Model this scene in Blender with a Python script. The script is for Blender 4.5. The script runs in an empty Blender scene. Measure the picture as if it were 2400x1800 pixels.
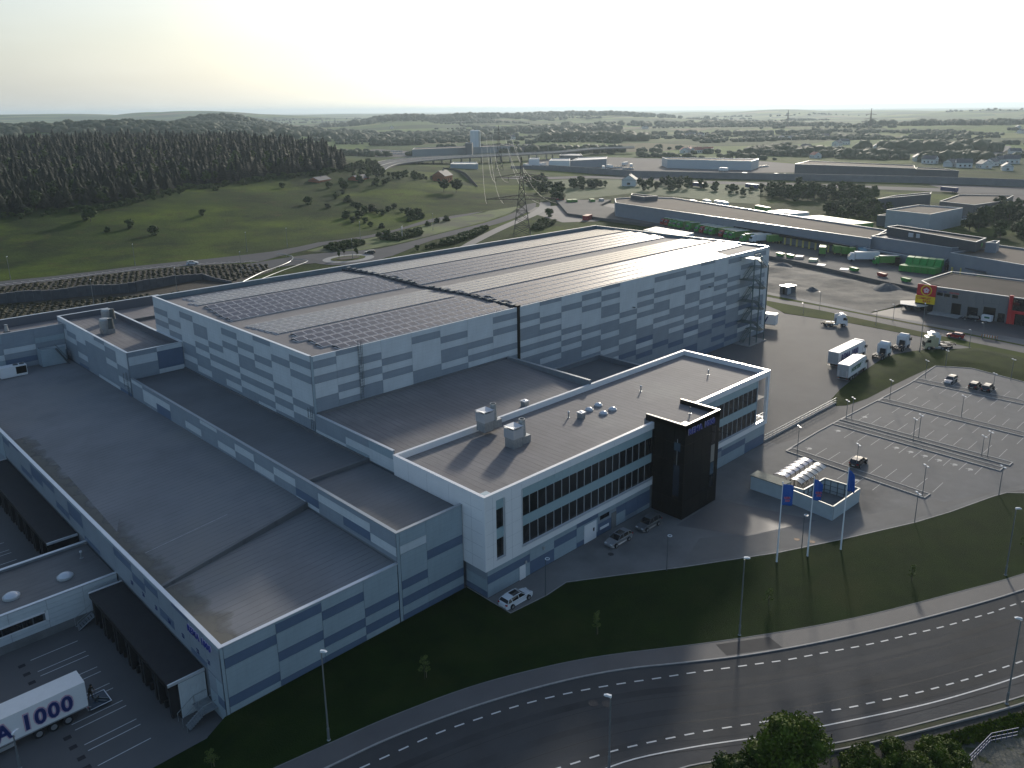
import bpy, bmesh, math, random
import numpy as np
from mathutils import Vector, Matrix, noise as mnoise

random.seed(7)
rng = np.random.default_rng(11)
SC = bpy.context.scene
COL = SC.collection

# ------------------------------------------------------------------ camera, sky, sun, exposure
cam_data = bpy.data.cameras.new('camera')
cam = bpy.data.objects.new('camera', cam_data); COL.objects.link(cam)
SC.camera = cam
CAM_PITCH, CAM_ROLL, CAM_YAW = 0.264133, -0.009080, 0.787041
_f = Vector((math.cos(CAM_YAW)*math.cos(CAM_PITCH), math.sin(CAM_YAW)*math.cos(CAM_PITCH), -math.sin(CAM_PITCH)))
_r0 = Vector((math.sin(CAM_YAW), -math.cos(CAM_YAW), 0.0)); _u0 = _r0.cross(_f)
_r = _r0*math.cos(CAM_ROLL) + _u0*math.sin(CAM_ROLL); _u = _u0*math.cos(CAM_ROLL) - _r0*math.sin(CAM_ROLL)
cam.matrix_world = Matrix(((_r.x, _u.x, -_f.x, 0), (_r.y, _u.y, -_f.y, 0), (_r.z, _u.z, -_f.z, 60.0), (0, 0, 0, 1)))
cam_data.sensor_width = 36.0
cam_data.lens = 28.610237
cam_data.shift_x = -0.013534
cam_data.shift_y = -0.053414
cam_data.clip_start = 0.5
cam_data.clip_end = 80000.0

SUN_AZ, SUN_EL = math.radians(29.0), math.radians(16.5)
SUN_DIR = Vector((math.cos(SUN_AZ)*math.cos(SUN_EL), math.sin(SUN_AZ)*math.cos(SUN_EL), math.sin(SUN_EL)))
world = bpy.data.worlds.new('World'); SC.world = world; world.use_nodes = True
nt = world.node_tree; N, L = nt.nodes, nt.links
for n in list(N): N.remove(n)
def wn(t, **k):
    n = N.new(t)
    for a, b in k.items(): setattr(n, a, b)
    return n
def wmath(op, a, b=None, clamp=False):
    n = wn('ShaderNodeMath', operation=op, use_clamp=clamp)
    for i, v in enumerate((a, b)):
        if v is None: continue
        if isinstance(v, (int, float)): n.inputs[i].default_value = v
        else: L.new(v, n.inputs[i])
    return n.outputs[0]
sky = wn('ShaderNodeTexSky', sky_type='NISHITA', sun_disc=False)
sky.sun_elevation = SUN_EL
sky.sun_rotation = math.pi/2 - SUN_AZ
sky.altitude = 60; sky.air_density = 1.0; sky.dust_density = 2.0; sky.ozone_density = 2.2
tc = wn('ShaderNodeTexCoord')
sep = wn('ShaderNodeSeparateXYZ'); L.new(tc.outputs['Generated'], sep.inputs[0])
dotn = wn('ShaderNodeVectorMath', operation='DOT_PRODUCT'); L.new(tc.outputs['Generated'], dotn.inputs[0]); dotn.inputs[1].default_value = SUN_DIR
dsun = wmath('MAXIMUM', dotn.outputs['Value'], 0.0)
elev = wmath('MAXIMUM', sep.outputs['Z'], 0.0)
# thin high cloud veil, brighter round the sun (forward scattering), thinner towards the zenith
mp = wn('ShaderNodeMapping'); L.new(tc.outputs['Generated'], mp.inputs[0]); mp.inputs['Scale'].default_value = (1.0, 1.0, 5.5)
cl = wn('ShaderNodeTexNoise'); L.new(mp.outputs[0], cl.inputs[0]); cl.inputs['Scale'].default_value = 2.3; cl.inputs['Detail'].default_value = 7; cl.inputs['Roughness'].default_value = 0.55
clr = wn('ShaderNodeMapRange'); L.new(cl.outputs[0], clr.inputs[0]); clr.inputs[1].default_value = 0.35; clr.inputs[2].default_value = 0.75
glow = wmath('POWER', dsun, 7.0)
vb = wmath('ADD', wmath('MULTIPLY', glow, 10.0), 4.6)
vb = wmath('MULTIPLY', vb, wmath('ADD', wmath('MULTIPLY', clr.outputs[0], 0.20), 0.84))
warm = wn('ShaderNodeMixRGB'); L.new(wmath('MINIMUM', wmath('POWER', dsun, 1.1), 1.0), warm.inputs[0])
warm.inputs[1].default_value = (0.66, 0.83, 0.98, 1); warm.inputs[2].default_value = (1.0, 0.955, 0.80, 1)
veil = wn('ShaderNodeVectorMath', operation='SCALE'); L.new(warm.outputs[0], veil.inputs[0]); L.new(vb, veil.inputs['Scale'])
fac = wmath('POWER', wmath('SUBTRACT', 1.0, elev), 5.0)
fac = wmath('ADD', wmath('MULTIPLY', fac, 0.93), wmath('MULTIPLY', clr.outputs[0], 0.06), clamp=True)
mx = wn('ShaderNodeMixRGB'); L.new(fac, mx.inputs[0]); L.new(sky.outputs[0], mx.inputs[1]); L.new(veil.outputs[0], mx.inputs[2])
bg = wn('ShaderNodeBackground'); L.new(mx.outputs[0], bg.inputs[0]); bg.inputs[1].default_value = 0.10
wo = wn('ShaderNodeOutputWorld'); L.new(bg.outputs[0], wo.inputs[0])

sun_l = bpy.data.lights.new('sun', 'SUN'); sun_l.energy = 2.0; sun_l.angle = math.radians(4.0); sun_l.color = (1.0, 0.91, 0.78)
sun_o = bpy.data.objects.new('sun', sun_l); COL.objects.link(sun_o)
sun_o.rotation_euler = SUN_DIR.to_track_quat('Z', 'Y').to_euler()

SC.view_settings.view_transform = 'Standard'; SC.view_settings.look = 'None'
SC.view_settings.gamma = 1.0; SC.view_settings.use_curve_mapping = False
SC.view_settings.exposure = 0.72
SC.render.engine = 'CYCLES'
SC.cycles.max_bounces = 6; SC.cycles.diffuse_bounces = 3; SC.cycles.glossy_bounces = 3; SC.cycles.transmission_bounces = 4
SC.cycles.volume_bounces = 0; SC.cycles.transparent_max_bounces = 8

# ------------------------------------------------------------------ helpers
def tag(o, label=None, cat=None, group=None, kind=None):
    if label: o['label'] = label
    if cat: o['category'] = cat
    if group: o['group'] = group
    if kind: o['kind'] = kind
    return o
def thing(name, label, cat, loc=(0, 0, 0), rz=0.0, group=None):
    o = bpy.data.objects.new(name, None); COL.objects.link(o)
    o.empty_display_size = 0.5
    o.location = (loc[0], loc[1], loc[2] if len(loc) > 2 else 0.0); o.rotation_euler = (0, 0, rz)
    return tag(o, label, cat, group)
class MB:
    """collects faces of one mesh object"""
    def __init__(s): s.v = []; s.f = []; s.m = []
    def add(s, vs, fs, m=0):
        b = len(s.v); s.v += [tuple(v) for v in vs]
        for f in fs: s.f.append(tuple(b+i for i in f)); s.m.append(m)
        return s
    def box(s, x0, x1, y0, y1, z0, z1, m=0, mt=None):
        b = len(s.v)
        s.v += [(x0,y0,z0),(x1,y0,z0),(x1,y1,z0),(x0,y1,z0),(x0,y0,z1),(x1,y0,z1),(x1,y1,z1),(x0,y1,z1)]
        for f in ((0,3,2,1),(4,5,6,7),(0,1,5,4),(1,2,6,5),(2,3,7,6),(3,0,4,7)): s.f.append(tuple(b+i for i in f))
        s.m += [m, m if mt is None else mt, m, m, m, m]
        return s
    def prism(s, poly, z0, z1, m=0, mt=None):
        a = sum(poly[i][0]*poly[(i+1) % len(poly)][1]-poly[(i+1) % len(poly)][0]*poly[i][1] for i in range(len(poly)))
        if a < 0: poly = poly[::-1]
        n = len(poly); b = len(s.v)
        s.v += [(p[0], p[1], z0) for p in poly] + [(p[0], p[1], z1) for p in poly]
        s.f.append(tuple(b+n+i for i in range(n))); s.m.append(m if mt is None else mt)
        s.f.append(tuple(b+n-1-i for i in range(n))); s.m.append(m)
        for i in range(n):
            j = (i+1) % n; s.f.append((b+i, b+j, b+n+j, b+n+i)); s.m.append(m)
        return s
    def tube(s, a, b, r0, r1=None, n=8, m=0, cap=True):
        r1 = r0 if r1 is None else r1
        a, b = Vector(a), Vector(b); d = (b-a).normalized()
        u = d.orthogonal().normalized(); w = d.cross(u)
        k = len(s.v)
        for c, r in ((a, r0), (b, r1)):
            for i in range(n):
                t = 2*math.pi*i/n; s.v.append(tuple(c+u*math.cos(t)*r+w*math.sin(t)*r))
        for i in range(n):
            j = (i+1) % n; s.f.append((k+i, k+j, k+n+j, k+n+i)); s.m.append(m)
        if cap:
            s.f.append(tuple(k+n-1-i for i in range(n))); s.m.append(m)
            s.f.append(tuple(k+n+i for i in range(n))); s.m.append(m)
        return s
    def lathe(s, c, prof, n=12, m=0):
        k = len(s.v)
        for r, z in prof:
            for i in range(n):
                t = 2*math.pi*i/n; s.v.append((c[0]+r*math.cos(t), c[1]+r*math.sin(t), c[2]+z))
        for q in range(len(prof)-1):
            for i in range(n):
                j = (i+1) % n; s.f.append((k+q*n+i, k+q*n+j, k+(q+1)*n+j, k+(q+1)*n+i)); s.m.append(m)
        s.f.append(tuple(k+(len(prof)-1)*n+i for i in range(n))); s.m.append(m)
        return s
    def extr(s, prof, y0, y1, m=0, ins=None):
        """side profile (x,z) extruded along y; ins: per-vertex inset at the sides"""
        n = len(prof); k = len(s.v); ins = ins or [0]*n
        s.v += [(p[0], y0+ins[i], p[1]) for i, p in enumerate(prof)] + [(p[0], y1-ins[i], p[1]) for i, p in enumerate(prof)]
        a = sum(prof[i][0]*prof[(i+1) % n][1]-prof[(i+1) % n][0]*prof[i][1] for i in range(n))
        f0 = tuple(k+i for i in range(n)); f1 = tuple(k+2*n-1-i for i in range(n))
        if a < 0: f0 = f0[::-1]; f1 = f1[::-1]
        s.f += [f0, f1]; s.m += [m, m]
        for i in range(n):
            j = (i+1) % n
            q = (k+i, k+n+i, k+n+j, k+j)
            s.f.append(q if a > 0 else q[::-1]); s.m.append(m)
        return s
    def mesh(s, name, mats, smooth=False):
        me = bpy.data.meshes.new(name); me.from_pydata(s.v, [], s.f)
        for m in (mats if isinstance(mats, (list, tuple)) else [mats]): me.materials.append(m)
        if any(s.m): me.polygons.foreach_set('material_index', s.m)
        if smooth: me.polygons.foreach_set('use_smooth', [True]*len(me.polygons))
        me.update(); return me
    def build(s, name, mats, parent=None, world=False, smooth=False, loc=None, rz=0.0):
        if world and parent is not None:
            lx, ly, lz = parent.location
            s.v = [(x-lx, y-ly, z-lz) for x, y, z in s.v]
        me = s.mesh(name, mats, smooth)
        return put(name, me, parent, loc, rz)
def put(name, me, parent=None, loc=None, rz=0.0):
    o = bpy.data.objects.new(name, me); COL.objects.link(o)
    if parent is not None: o.parent = parent
    if loc is not None: o.location = loc
    if rz: o.rotation_euler = (0, 0, rz)
    return o
def copy_tree(o, parent=None):
    c = o.copy(); COL.objects.link(c)
    if parent is not None: c.parent = parent
    for ch in list(o.children): copy_tree(ch, c)
    return c
def clone(proto, loc, rz=0.0, label=None, sc=None):
    """first use moves the prototype itself"""
    if proto.get('_used'): c = copy_tree(proto)
    else: c = proto; proto['_used'] = 1
    c.location = (loc[0], loc[1], loc[2] if len(loc) > 2 else 0.0); c.rotation_euler = (0, 0, rz)
    if sc: c.scale = (sc, sc, sc) if isinstance(sc, (int, float)) else sc
    if label: c['label'] = label
    return c
def structure(name, mb, mats, **k):
    return tag(mb.build(name, mats, **k), kind='structure')

# ------------------------------------------------------------------ materials
MATS = {}
def mat(name, col, rough=0.7, metal=0.0, var=0.0, vscale=1.0, bump=0.0, bscale=8.0, spec=0.5, col2=None, seam=None, streak=None, patch=None, emit=None, detail=4, coat=0.0):
    """procedural surface: base colour with noise variation (var, or a mix to col2), fine bump, optional seams (axis, period, width, depth)"""
    if name in MATS: return MATS[name]
    m = bpy.data.materials.new(name); m.use_nodes = True; t = m.node_tree; n_, l_ = t.nodes, t.links
    b = n_['Principled BSDF']; b.inputs['Roughness'].default_value = rough; b.inputs['Metallic'].default_value = metal
    b.inputs['Specular IOR Level'].default_value = spec
    if coat: b.inputs['Coat Weight'].default_value = coat; b.inputs['Coat Roughness'].default_value = 0.05
    c4 = (*col, 1); b.inputs['Base Color'].default_value = c4
    tcn = n_.new('ShaderNodeTexCoord').outputs['Object']
    def mth(op, a, b2=None, clamp=False):
        q = n_.new('ShaderNodeMath'); q.operation = op; q.use_clamp = clamp
        for i, v in enumerate((a, b2)):
            if v is None: continue
            if isinstance(v, (int, float)): q.inputs[i].default_value = v
            else: l_.new(v, q.inputs[i])
        return q.outputs[0]
    def nz(scale, det=4, rgh=0.6, stretch=None):
        q = n_.new('ShaderNodeTexNoise'); q.inputs['Scale'].default_value = scale; q.inputs['Detail'].default_value = det; q.inputs['Roughness'].default_value = rgh
        if stretch:
            mpn = n_.new('ShaderNodeMapping'); mpn.inputs['Scale'].default_value = stretch; l_.new(tcn, mpn.inputs[0]); l_.new(mpn.outputs[0], q.inputs[0])
        else: l_.new(tcn, q.inputs[0])
        return q.outputs[0]
    def mixc(f, a, c):
        q = n_.new('ShaderNodeMixRGB')
        for i, v in ((0, f), (1, a), (2, c)):
            if isinstance(v, (int, float)): q.inputs[i].default_value = v
            elif isinstance(v, tuple): q.inputs[i].default_value = v
            else: l_.new(v, q.inputs[i])
        return q.outputs[0]
    cur = c4
    if var or col2:
        f = n_.new('ShaderNodeMapRange'); l_.new(nz(vscale, detail), f.inputs[0]); f.inputs[1].default_value = 0.3; f.inputs[2].default_value = 0.7
        dark = tuple(c*(1-var) for c in col); lite = tuple(min(1, c*(1+var)) for c in col)
        cur = mixc(f.outputs[0], (*(dark if not col2 else col), 1), (*(lite if not col2 else col2), 1))
    if patch:
        pc, ps, lo, hi = patch
        f = n_.new('ShaderNodeMapRange'); l_.new(nz(ps, 5), f.inputs[0]); f.inputs[1].default_value = lo; f.inputs[2].default_value = hi
        cur = mixc(f.outputs[0], cur, (*pc, 1))
    if streak:
        sc_, amt = streak
        f = n_.new('ShaderNodeMapRange'); l_.new(nz(1.0, 4, 0.6, sc_), f.inputs[0]); f.inputs[1].default_value = 0.35; f.inputs[2].default_value = 0.75; f.inputs[4].default_value = amt
        cur = mixc(f.outputs[0], cur, tuple([c*0.55 for c in col]+[1]))
    h = None
    if seam:
        ax, per, wd, dk = seam
        sp = n_.new('ShaderNodeSeparateXYZ'); l_.new(tcn, sp.inputs[0])
        fr = mth('FRACT', mth('DIVIDE', mth('ADD', sp.outputs[ax], 1000.0), per))
        ln = mth('LESS_THAN', fr, wd/per)
        # seams lap unevenly: fade parts of them with noise
        fade = n_.new('ShaderNodeMapRange'); l_.new(nz(0.35, 3), fade.inputs[0]); fade.inputs[1].default_value = 0.35; fade.inputs[2].default_value = 0.65; fade.inputs[3].default_value = 0.35
        lf = mth('MULTIPLY', ln, fade.outputs[0])
        cur = mixc(mth('MULTIPLY', lf, dk), cur, tuple([c*0.3 for c in col]+[1]))
    if not isinstance(cur, tuple): l_.new(cur, b.inputs['Base Color'])
    if bump:
        bn = n_.new('ShaderNodeBump'); bn.inputs['Strength'].default_value = bump; bn.inputs['Distance'].default_value = 0.1
        l_.new(nz(bscale, 5, 0.65), bn.inputs['Height']); l_.new(bn.outputs[0], b.inputs['Normal'])
    if emit:
        b.inputs['Emission Color'].default_value = (*emit[0], 1); b.inputs['Emission Strength'].default_value = emit[1]
    MATS[name] = m; return m

P_LIGHT = mat('panel_light_grey', (0.52, 0.57, 0.60), 0.42, var=0.06, vscale=0.4, seam=(2, 0.585, 0.03, 0.3), streak=((1.5, 1.5, 0.25), 0.18))
P_MID = mat('panel_mid_grey', (0.235, 0.28, 0.325), 0.42, var=0.07, vscale=0.4, seam=(2, 0.585, 0.03, 0.3), streak=((1.5, 1.5, 0.25), 0.15))
P_DARK = mat('panel_dark_blue_grey', (0.095, 0.14, 0.215), 0.42, var=0.07, vscale=0.4)
P_BASE = mat('panel_steel_grey', (0.29, 0.365, 0.41), 0.42, var=0.06, vscale=0.4, seam=(2, 0.585, 0.03, 0.3), streak=((1.5, 1.5, 0.25), 0.2))
PM = {'L': P_LIGHT, 'M': P_MID, 'D': P_DARK, 'B': P_BASE}
WALLC = mat('wall_core', (0.17, 0.19, 0.21), 0.7, var=0.1, vscale=1.0)
CAPM = mat('parapet_cap_metal', (0.62, 0.64, 0.66), 0.32, 0.35, var=0.05, vscale=0.6)
ROOFX = mat('roof_felt_seams_x', (0.205, 0.207, 0.212), 0.8, spec=0.25, var=0.16, vscale=0.11, bump=0.25, bscale=5, seam=(1, 1.02, 0.10, 0.55), patch=((0.215, 0.21, 0.20), 0.055, 0.5, 0.72), detail=6)
ROOFY = mat('roof_felt_seams_y', (0.20, 0.19, 0.19), 0.75, spec=0.25, var=0.14, vscale=0.13, bump=0.25, bscale=5, seam=(0, 1.02, 0.11, 0.6), patch=((0.26, 0.25, 0.235), 0.07, 0.52, 0.7), streak=((2.2, 0.25, 1), 0.35), detail=6)
ROOFL = mat('roof_membrane_light', (0.215, 0.20, 0.195), 0.75, spec=0.25, var=0.1, vscale=0.3, bump=0.1, seam=(0, 2.0, 0.06, 0.4))
ROOFD = mat('roof_membrane_dark', (0.125, 0.13, 0.135), 0.6, var=0.18, vscale=0.12, bump=0.2, bscale=5, seam=(1, 1.02, 0.1, 0.4), detail=6)
BLACKROOF = mat('black_roof_felt', (0.012, 0.012, 0.014), 0.75, var=0.3, vscale=1.0, bump=0.2)
WHITE = mat('white_cladding', (0.72, 0.73, 0.74), 0.35, var=0.03, vscale=0.5)
WHITED = mat('white_joint', (0.35, 0.37, 0.39), 0.6)
TEAL = mat('teal_spandrel_glass', (0.30, 0.41, 0.44), 0.2, var=0.06, vscale=0.6, coat=0.5)
GLASS = mat('dark_window_glass', (0.012, 0.014, 0.017), 0.05, spec=0.6, var=0.5, vscale=0.5)
BLACKCLAD = mat('black_cladding', (0.006, 0.0065, 0.007), 0.4, spec=0.2, var=0.3, vscale=0.6)
ALU = mat('aluminium', (0.55, 0.56, 0.57), 0.35, 0.6)
STEEL = mat('galvanised_steel', (0.30, 0.32, 0.33), 0.45, 0.5, var=0.15, vscale=3)
DKSTEEL = mat('dark_steel', (0.09, 0.11, 0.12), 0.5, 0.3, var=0.2, vscale=3)
RUBBER = mat('rubber', (0.015, 0.015, 0.016), 0.8)
CONC = mat('concrete', (0.30, 0.295, 0.28), 0.8, var=0.14, vscale=0.8, bump=0.2, bscale=12)
CONCD = mat('concrete_dark', (0.16, 0.165, 0.165), 0.85, var=0.2, vscale=0.6, bump=0.2, bscale=10)
ASPH = mat('asphalt', (0.062, 0.062, 0.063), 0.72, var=0.16, vscale=0.09, bump=0.35, bscale=30, patch=((0.085, 0.084, 0.082), 0.03, 0.45, 0.7), detail=8)
ASPHY = mat('asphalt_yard', (0.125, 0.122, 0.119), 0.8, spec=0.2, var=0.14, vscale=0.06, bump=0.3, bscale=30, patch=((0.145, 0.14, 0.135), 0.02, 0.45, 0.7), detail=9)
PAVER = mat('paver_grey', (0.175, 0.173, 0.168), 0.8, spec=0.2, var=0.17, vscale=0.16, bump=0.4, bscale=12, patch=((0.10, 0.10, 0.10), 0.07, 0.5, 0.7), detail=9)
PATH = mat('footpath_asphalt', (0.088, 0.088, 0.090), 0.72, var=0.12, vscale=0.2, bump=0.3, bscale=30, detail=8)
KERB = mat('kerb_stone', (0.30, 0.295, 0.285), 0.7, var=0.15, vscale=1.2)
PAINT = mat('white_road_paint', (0.62, 0.62, 0.60), 0.6, var=0.16, vscale=2.5, detail=6)
PAINTW = mat('worn_road_paint', (0.36, 0.36, 0.35), 0.7, var=0.3, vscale=2.5, detail=6)
GRAVELM = mat('gravel', (0.12, 0.12, 0.118), 0.9, var=0.45, vscale=7, bump=0.9, bscale=9, detail=8)
LAWN = mat('lawn_grass', (0.006, 0.018, 0.0015), 0.95, col2=(0.013, 0.032, 0.0025), vscale=0.22, bump=0.9, bscale=7, spec=0.1, patch=((0.020, 0.032, 0.005), 0.09, 0.52, 0.74), detail=10)
GRASSY = mat('rough_grass', (0.025, 0.045, 0.004), 0.95, col2=(0.070, 0.095, 0.009), vscale=0.06, bump=0.8, bscale=2, spec=0.1, patch=((0.085, 0.075, 0.032), 0.03, 0.5, 0.7), detail=10)
DIRT = mat('bare_dirt', (0.085, 0.080, 0.070), 0.9, col2=(0.22, 0.20, 0.165), vscale=0.09, bump=0.8, bscale=1.2, patch=((0.055, 0.056, 0.052), 0.05, 0.46, 0.60), detail=9)
FENCEM = mat('black_fence', (0.02, 0.024, 0.028), 0.7)
# ================================================================== THE COLD STORE COMPLEX
PANEL_MESH = {}
def panel(parent, plane, c, a0, a1, z0, z1, letter, sgn=-1, t=0.06):
    """one cladding panel standing proud of the wall by t, with an open joint round it"""
    g = 0.022
    w, h = round(a1-a0-2*g, 2), round(z1-z0-2*g, 2)
    if w <= 0.05 or h <= 0.05: return
    key = (plane, w, h, letter, sgn)
    if key not in PANEL_MESH:
        mb = MB()
        if plane == 'y': mb.box(0, w, *((-t, 0) if sgn < 0 else (0, t)), 0, h)
        else: mb.box(*((-t, 0) if sgn < 0 else (0, t)), 0, w, 0, h)
        PANEL_MESH[key] = mb.mesh('panel', PM[letter])
    p = parent.location
    loc = (a0+g-p.x, c-p.y, z0+g-p.z) if plane == 'y' else (c-p.x, a0+g-p.y, z0+g-p.z)
    put('panel', PANEL_MESH[key], parent, loc)
def facade(parent, plane, c, edges, zs, cols, sgn=-1):
    """cols[i][k] is the shade of row k (between zs[k] and zs[k+1]); rows of one shade run together as in the cladding"""
    for i, s in enumerate(cols):
        k = 0; s = s + s[-1]*(len(zs)-1-len(s))
        s = s[:len(zs)-1]
        while k < len(s):
            j = k
            while j+1 < len(s) and s[j+1] == s[k]: j += 1
            za, zb = zs[k], zs[j+1]
            panel(parent, plane, c, edges[i], edges[i+1], min(za, zb), max(za, zb), s[k], sgn)
            k = j+1
def parapet(parent, x0, x1, y0, y1, z0, z1, t=0.32, sides='SWNE', capm=None, inner=None, capo=0.07, caph=0.09):
    """upstands round a roof with a pale metal capping; sides S = front (-y), W = left (-x), N = back, E = right"""
    mb = MB(); cp = MB()
    seg = {'S': (x0, x1, y0, y0+t), 'N': (x0, x1, y1-t, y1), 'W': (x0, x0+t, y0+t, y1-t), 'E': (x1-t, x1, y0+t, y1-t)}
    for s in sides:
        a, b, c, d = seg[s]
        mb.box(a, b, c, d, z0, z1)
        o = capo
        if s in 'SN': cp.box(a-o, b+o, c-o, d+o, z1, z1+caph)
        else: cp.box(a-o, b+o, c+o+0.003, d-o-0.003, z1, z1+caph)
    mb.build('parapet', inner or WALLC, parent, world=True)
    cp.build('parapet_cap', capm or CAPM, parent, world=True)

def rnd_cols(n, rows, base='M', seed=1, alt='LD'):
    r = random.Random(seed); out = []
    for i in range(n):
        s = ''
        while len(s) < rows:
            s += r.choice([base, base, alt[0], alt[1], base*2])
        out.append(s[:rows])
    return out

# ---- the tall storage hall
HX0, HX1, HY0, HY1, HT = 60.34, 199.44, 107.09, 168.08, 23.90
hall = thing('storage_hall', 'tall storage hall in patchwork grey panels with rows of solar panels on its roof', 'warehouse', (HX0, HY0, 0))
MB().box(HX0+0.1, HX1-0.1, HY0+0.1, HY1-0.1, -0.5, 22.6).build('wall', WALLC, hall, world=True)
rf = MB()
YR = [(HY0+0.12, 23.42), (122.4, 23.75), (137.7, 23.12), (153.5, 23.6), (HY1-0.2, 22.9)]
for (ya_, za_), (yb_, zb_) in zip(YR[:-1], YR[1:]):
    rf.add([(HX0+0.2, ya_, za_), (HX1-0.2, ya_, za_), (HX1-0.2, yb_, zb_), (HX0+0.2, yb_, zb_)], [(0, 1, 2, 3)])
rf.build('roof', ROOFL, hall, world=True)
parapet(hall, HX0, HX1, HY0, HY1, 22.5, HT, sides='WNE', inner=mat('parapet_inner_blue_grey', (0.13, 0.18, 0.21), 0.5, var=0.1, vscale=0.5))
parapet(hall, HX0+0.33, HX1-0.33, HY0, HY0+5, 22.5, HT-0.06, t=0.14, sides='S', capo=0.03, caph=0.05)
hz = [HT] + [HT-0.85-1.2*k for k in range(0, 20)]; hz = [z for z in hz if z > 0.2] + [0.15]
fx = [60.75, 64.8, 69.0] + [73.26+6.22*i for i in range(21)]
FC = ["LMLMLLMMM", "MLLMLMLMM", "LLMLMLMMM", "LLLMLMLLM", "LMLLLLMMM", "LLMLMMLMM", "LLLLMLMLM", "LMLMLLMLM", "LLMLMMLMLMMM",
      "MLLMLMLMLMLM", "LLMLLLMLMLMM", "LMLMLLLMLMMLM", "MLMLMMLMMLMMLMLM", "LLLLLLMLMMMLMMDMM", "LLLMLMLMLLMMDLMDMM",
      "LMLLMLMMLMLMMMDMMM", "LMLLMLLLMMLMLMMDMMM", "LLMLLLMMLMMLMDLMMDD", "MLLMLMLLMLMMLMMDMMMD", "LLLLMLMLMMLMDMDMMDMD", "LMLLLMLMLMMLMMMDMMDM",
      "LLLMLLMMLLMMDLMMDLMM", "LMLLMLMLMLLMMDLMDMLM"]
fx = fx[:24]; fx[-1] = 197.66
facade(hall, 'y', HY0, fx, hz, FC[:len(fx)-1])
facade(hall, 'y', HY0, [197.7, 199.4], hz, ["L"*20])
panel(hall, 'y', HY0, HX0-0.02, 60.74, 0.2, HT, 'B')
fy = [107.15, 113.5] + [113.5+5.95*i for i in range(1, 10)]; fy[-1] = 167.9
LC = ["LMLMLLLMLMMMM", "LLMLLLMLMLMM", "MLLMLMLMLMLM", "LLMLMMLMLMM", "LMLMLLMLMLM", "LLLLMLMLMMM", "LLMMLMLMMLM", "LMLLLLMMLM", "LLLMLMLM", "LLMLML"]
facade(hall, 'x', HX0, fy, [z for z in hz if z > 8], LC)
# black expansion joint with its rooftop seal
MB().box(104.35, 105.05, HY0-0.16, HY0-0.065, 0.2, HT+0.12).box(104.25, 105.15, HY0-0.2, HY0+0.5, HT-0.02, HT+0.3).build('expansion_joint', BLACKCLAD, hall, world=True)
jt = MB()
for (ya_, za_), (yb_, zb_) in zip(YR[:-1], YR[1:]):
    n_ = 12
    for i in range(n_):
        a, b = i/n_, (i+1)/n_
        jt.tube((105.2, ya_+(yb_-ya_)*a, za_+(zb_-za_)*a+0.2), (105.2+0.12*(-1)**i, ya_+(yb_-ya_)*b, za_+(zb_-za_)*b+0.2), 0.26, n=6, cap=False)
jt.build('joint_seal', mat('rubber_seal', (0.05, 0.055, 0.07), 0.6), hall, world=True)
# shallow arched covers where the joint crosses the panel rows
jc = MB()
for i in range(26):
    y = 109+i*2.25
    if not 135.5 < y < 139.5: jc.box(104.75, 105.75, y-0.4, y+0.4, 23.4+0.25, 24.02)
jc.build('joint_cover', DKSTEEL, hall, world=True)
def ladder(parent, plane, c, a, z0, z1, cage=True, sgn=-1):
    mb = MB(); o = 0.25
    def P(u, d, z): return (u, c+sgn*d, z) if plane == 'y' else (c+sgn*d, u, z)
    for u in (a-0.28, a+0.28): mb.tube(P(u, o, z0), P(u, o, z1+0.9), 0.035, n=5)
    z = z0+0.3
    while z < z1: mb.tube(P(a-0.28, o, z), P(a+0.28, o, z), 0.022, n=4); z += 0.45
    if cage:
        z = z0+2.2
        while z < z1+0.9:
            pts = [P(a+0.42*math.cos(t), o+0.05+0.55*math.sin(t), z) for t in [math.pi*i/5 for i in range(6)]]
            for p, q in zip(pts[:-1], pts[1:]): mb.tube(p, q, 0.022, n=4, cap=False)
            z += 1.1
        for i in (1, 2, 3, 4):
            t = math.pi*i/5
            mb.tube(P(a+0.42*math.cos(t), o+0.05+0.55*math.sin(t), z0+2.2), P(a+0.42*math.cos(t), o+0.05+0.55*math.sin(t), z1+0.9), 0.018, n=4)
    mb.build('ladder', DKSTEEL, parent, world=True)
ladder(hall, 'y', HY0, 69.0, 14.9, 23.9)
ladder(hall, 'x', HX0, 107.6, 12.0, 14.8)
# emergency light arms on the walls
for (x, z) in ((104.0, 12.5), (140.3, 17.6), (170.6, 17.4)):
    MB().box(x-0.5, x, HY0-0.6, HY0-0.06, z, z+0.06).box(x-0.5, x-0.1, HY0-0.75, HY0-0.45, z-0.05, z+0.1).build('wall_lamp', DKSTEEL, hall, world=True)

# solar arrays: tiles in staggered rows on the two folds of the roof, split at the expansion joint
PVG = mat('solar_cell_glass', (0.020, 0.018, 0.040), 0.3, spec=0.3, var=0.25, vscale=0.3)
PVF = mat('solar_frame', (0.62, 0.60, 0.60), 0.6, 0.0, spec=0.2)
def tile_mesh(w, d, tilt):
    mb = MB(); r = 0.075; t = 0.05
    mb.box(0, w, 0, d, 0, t, 1)
    mb.add([(r, r, t+0.004), (w-r, r, t+0.004), (w-r, d-r, t+0.004), (r, d-r, t+0.004)], [(0, 1, 2, 3)], 0)
    mb.v = [(x, y*math.cos(tilt), z+0.10+(y*math.sin(tilt) if tilt > 0 else (y-d)*math.sin(tilt))) for x, y, z in mb.v]
    return mb.mesh('solar_tile', [PVG, PVF])
T_NEAR, T_FAR = tile_mesh(1.70, 1.72, math.radians(8)), tile_mesh(1.70, 1.66, -math.radians(1.0))
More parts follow.
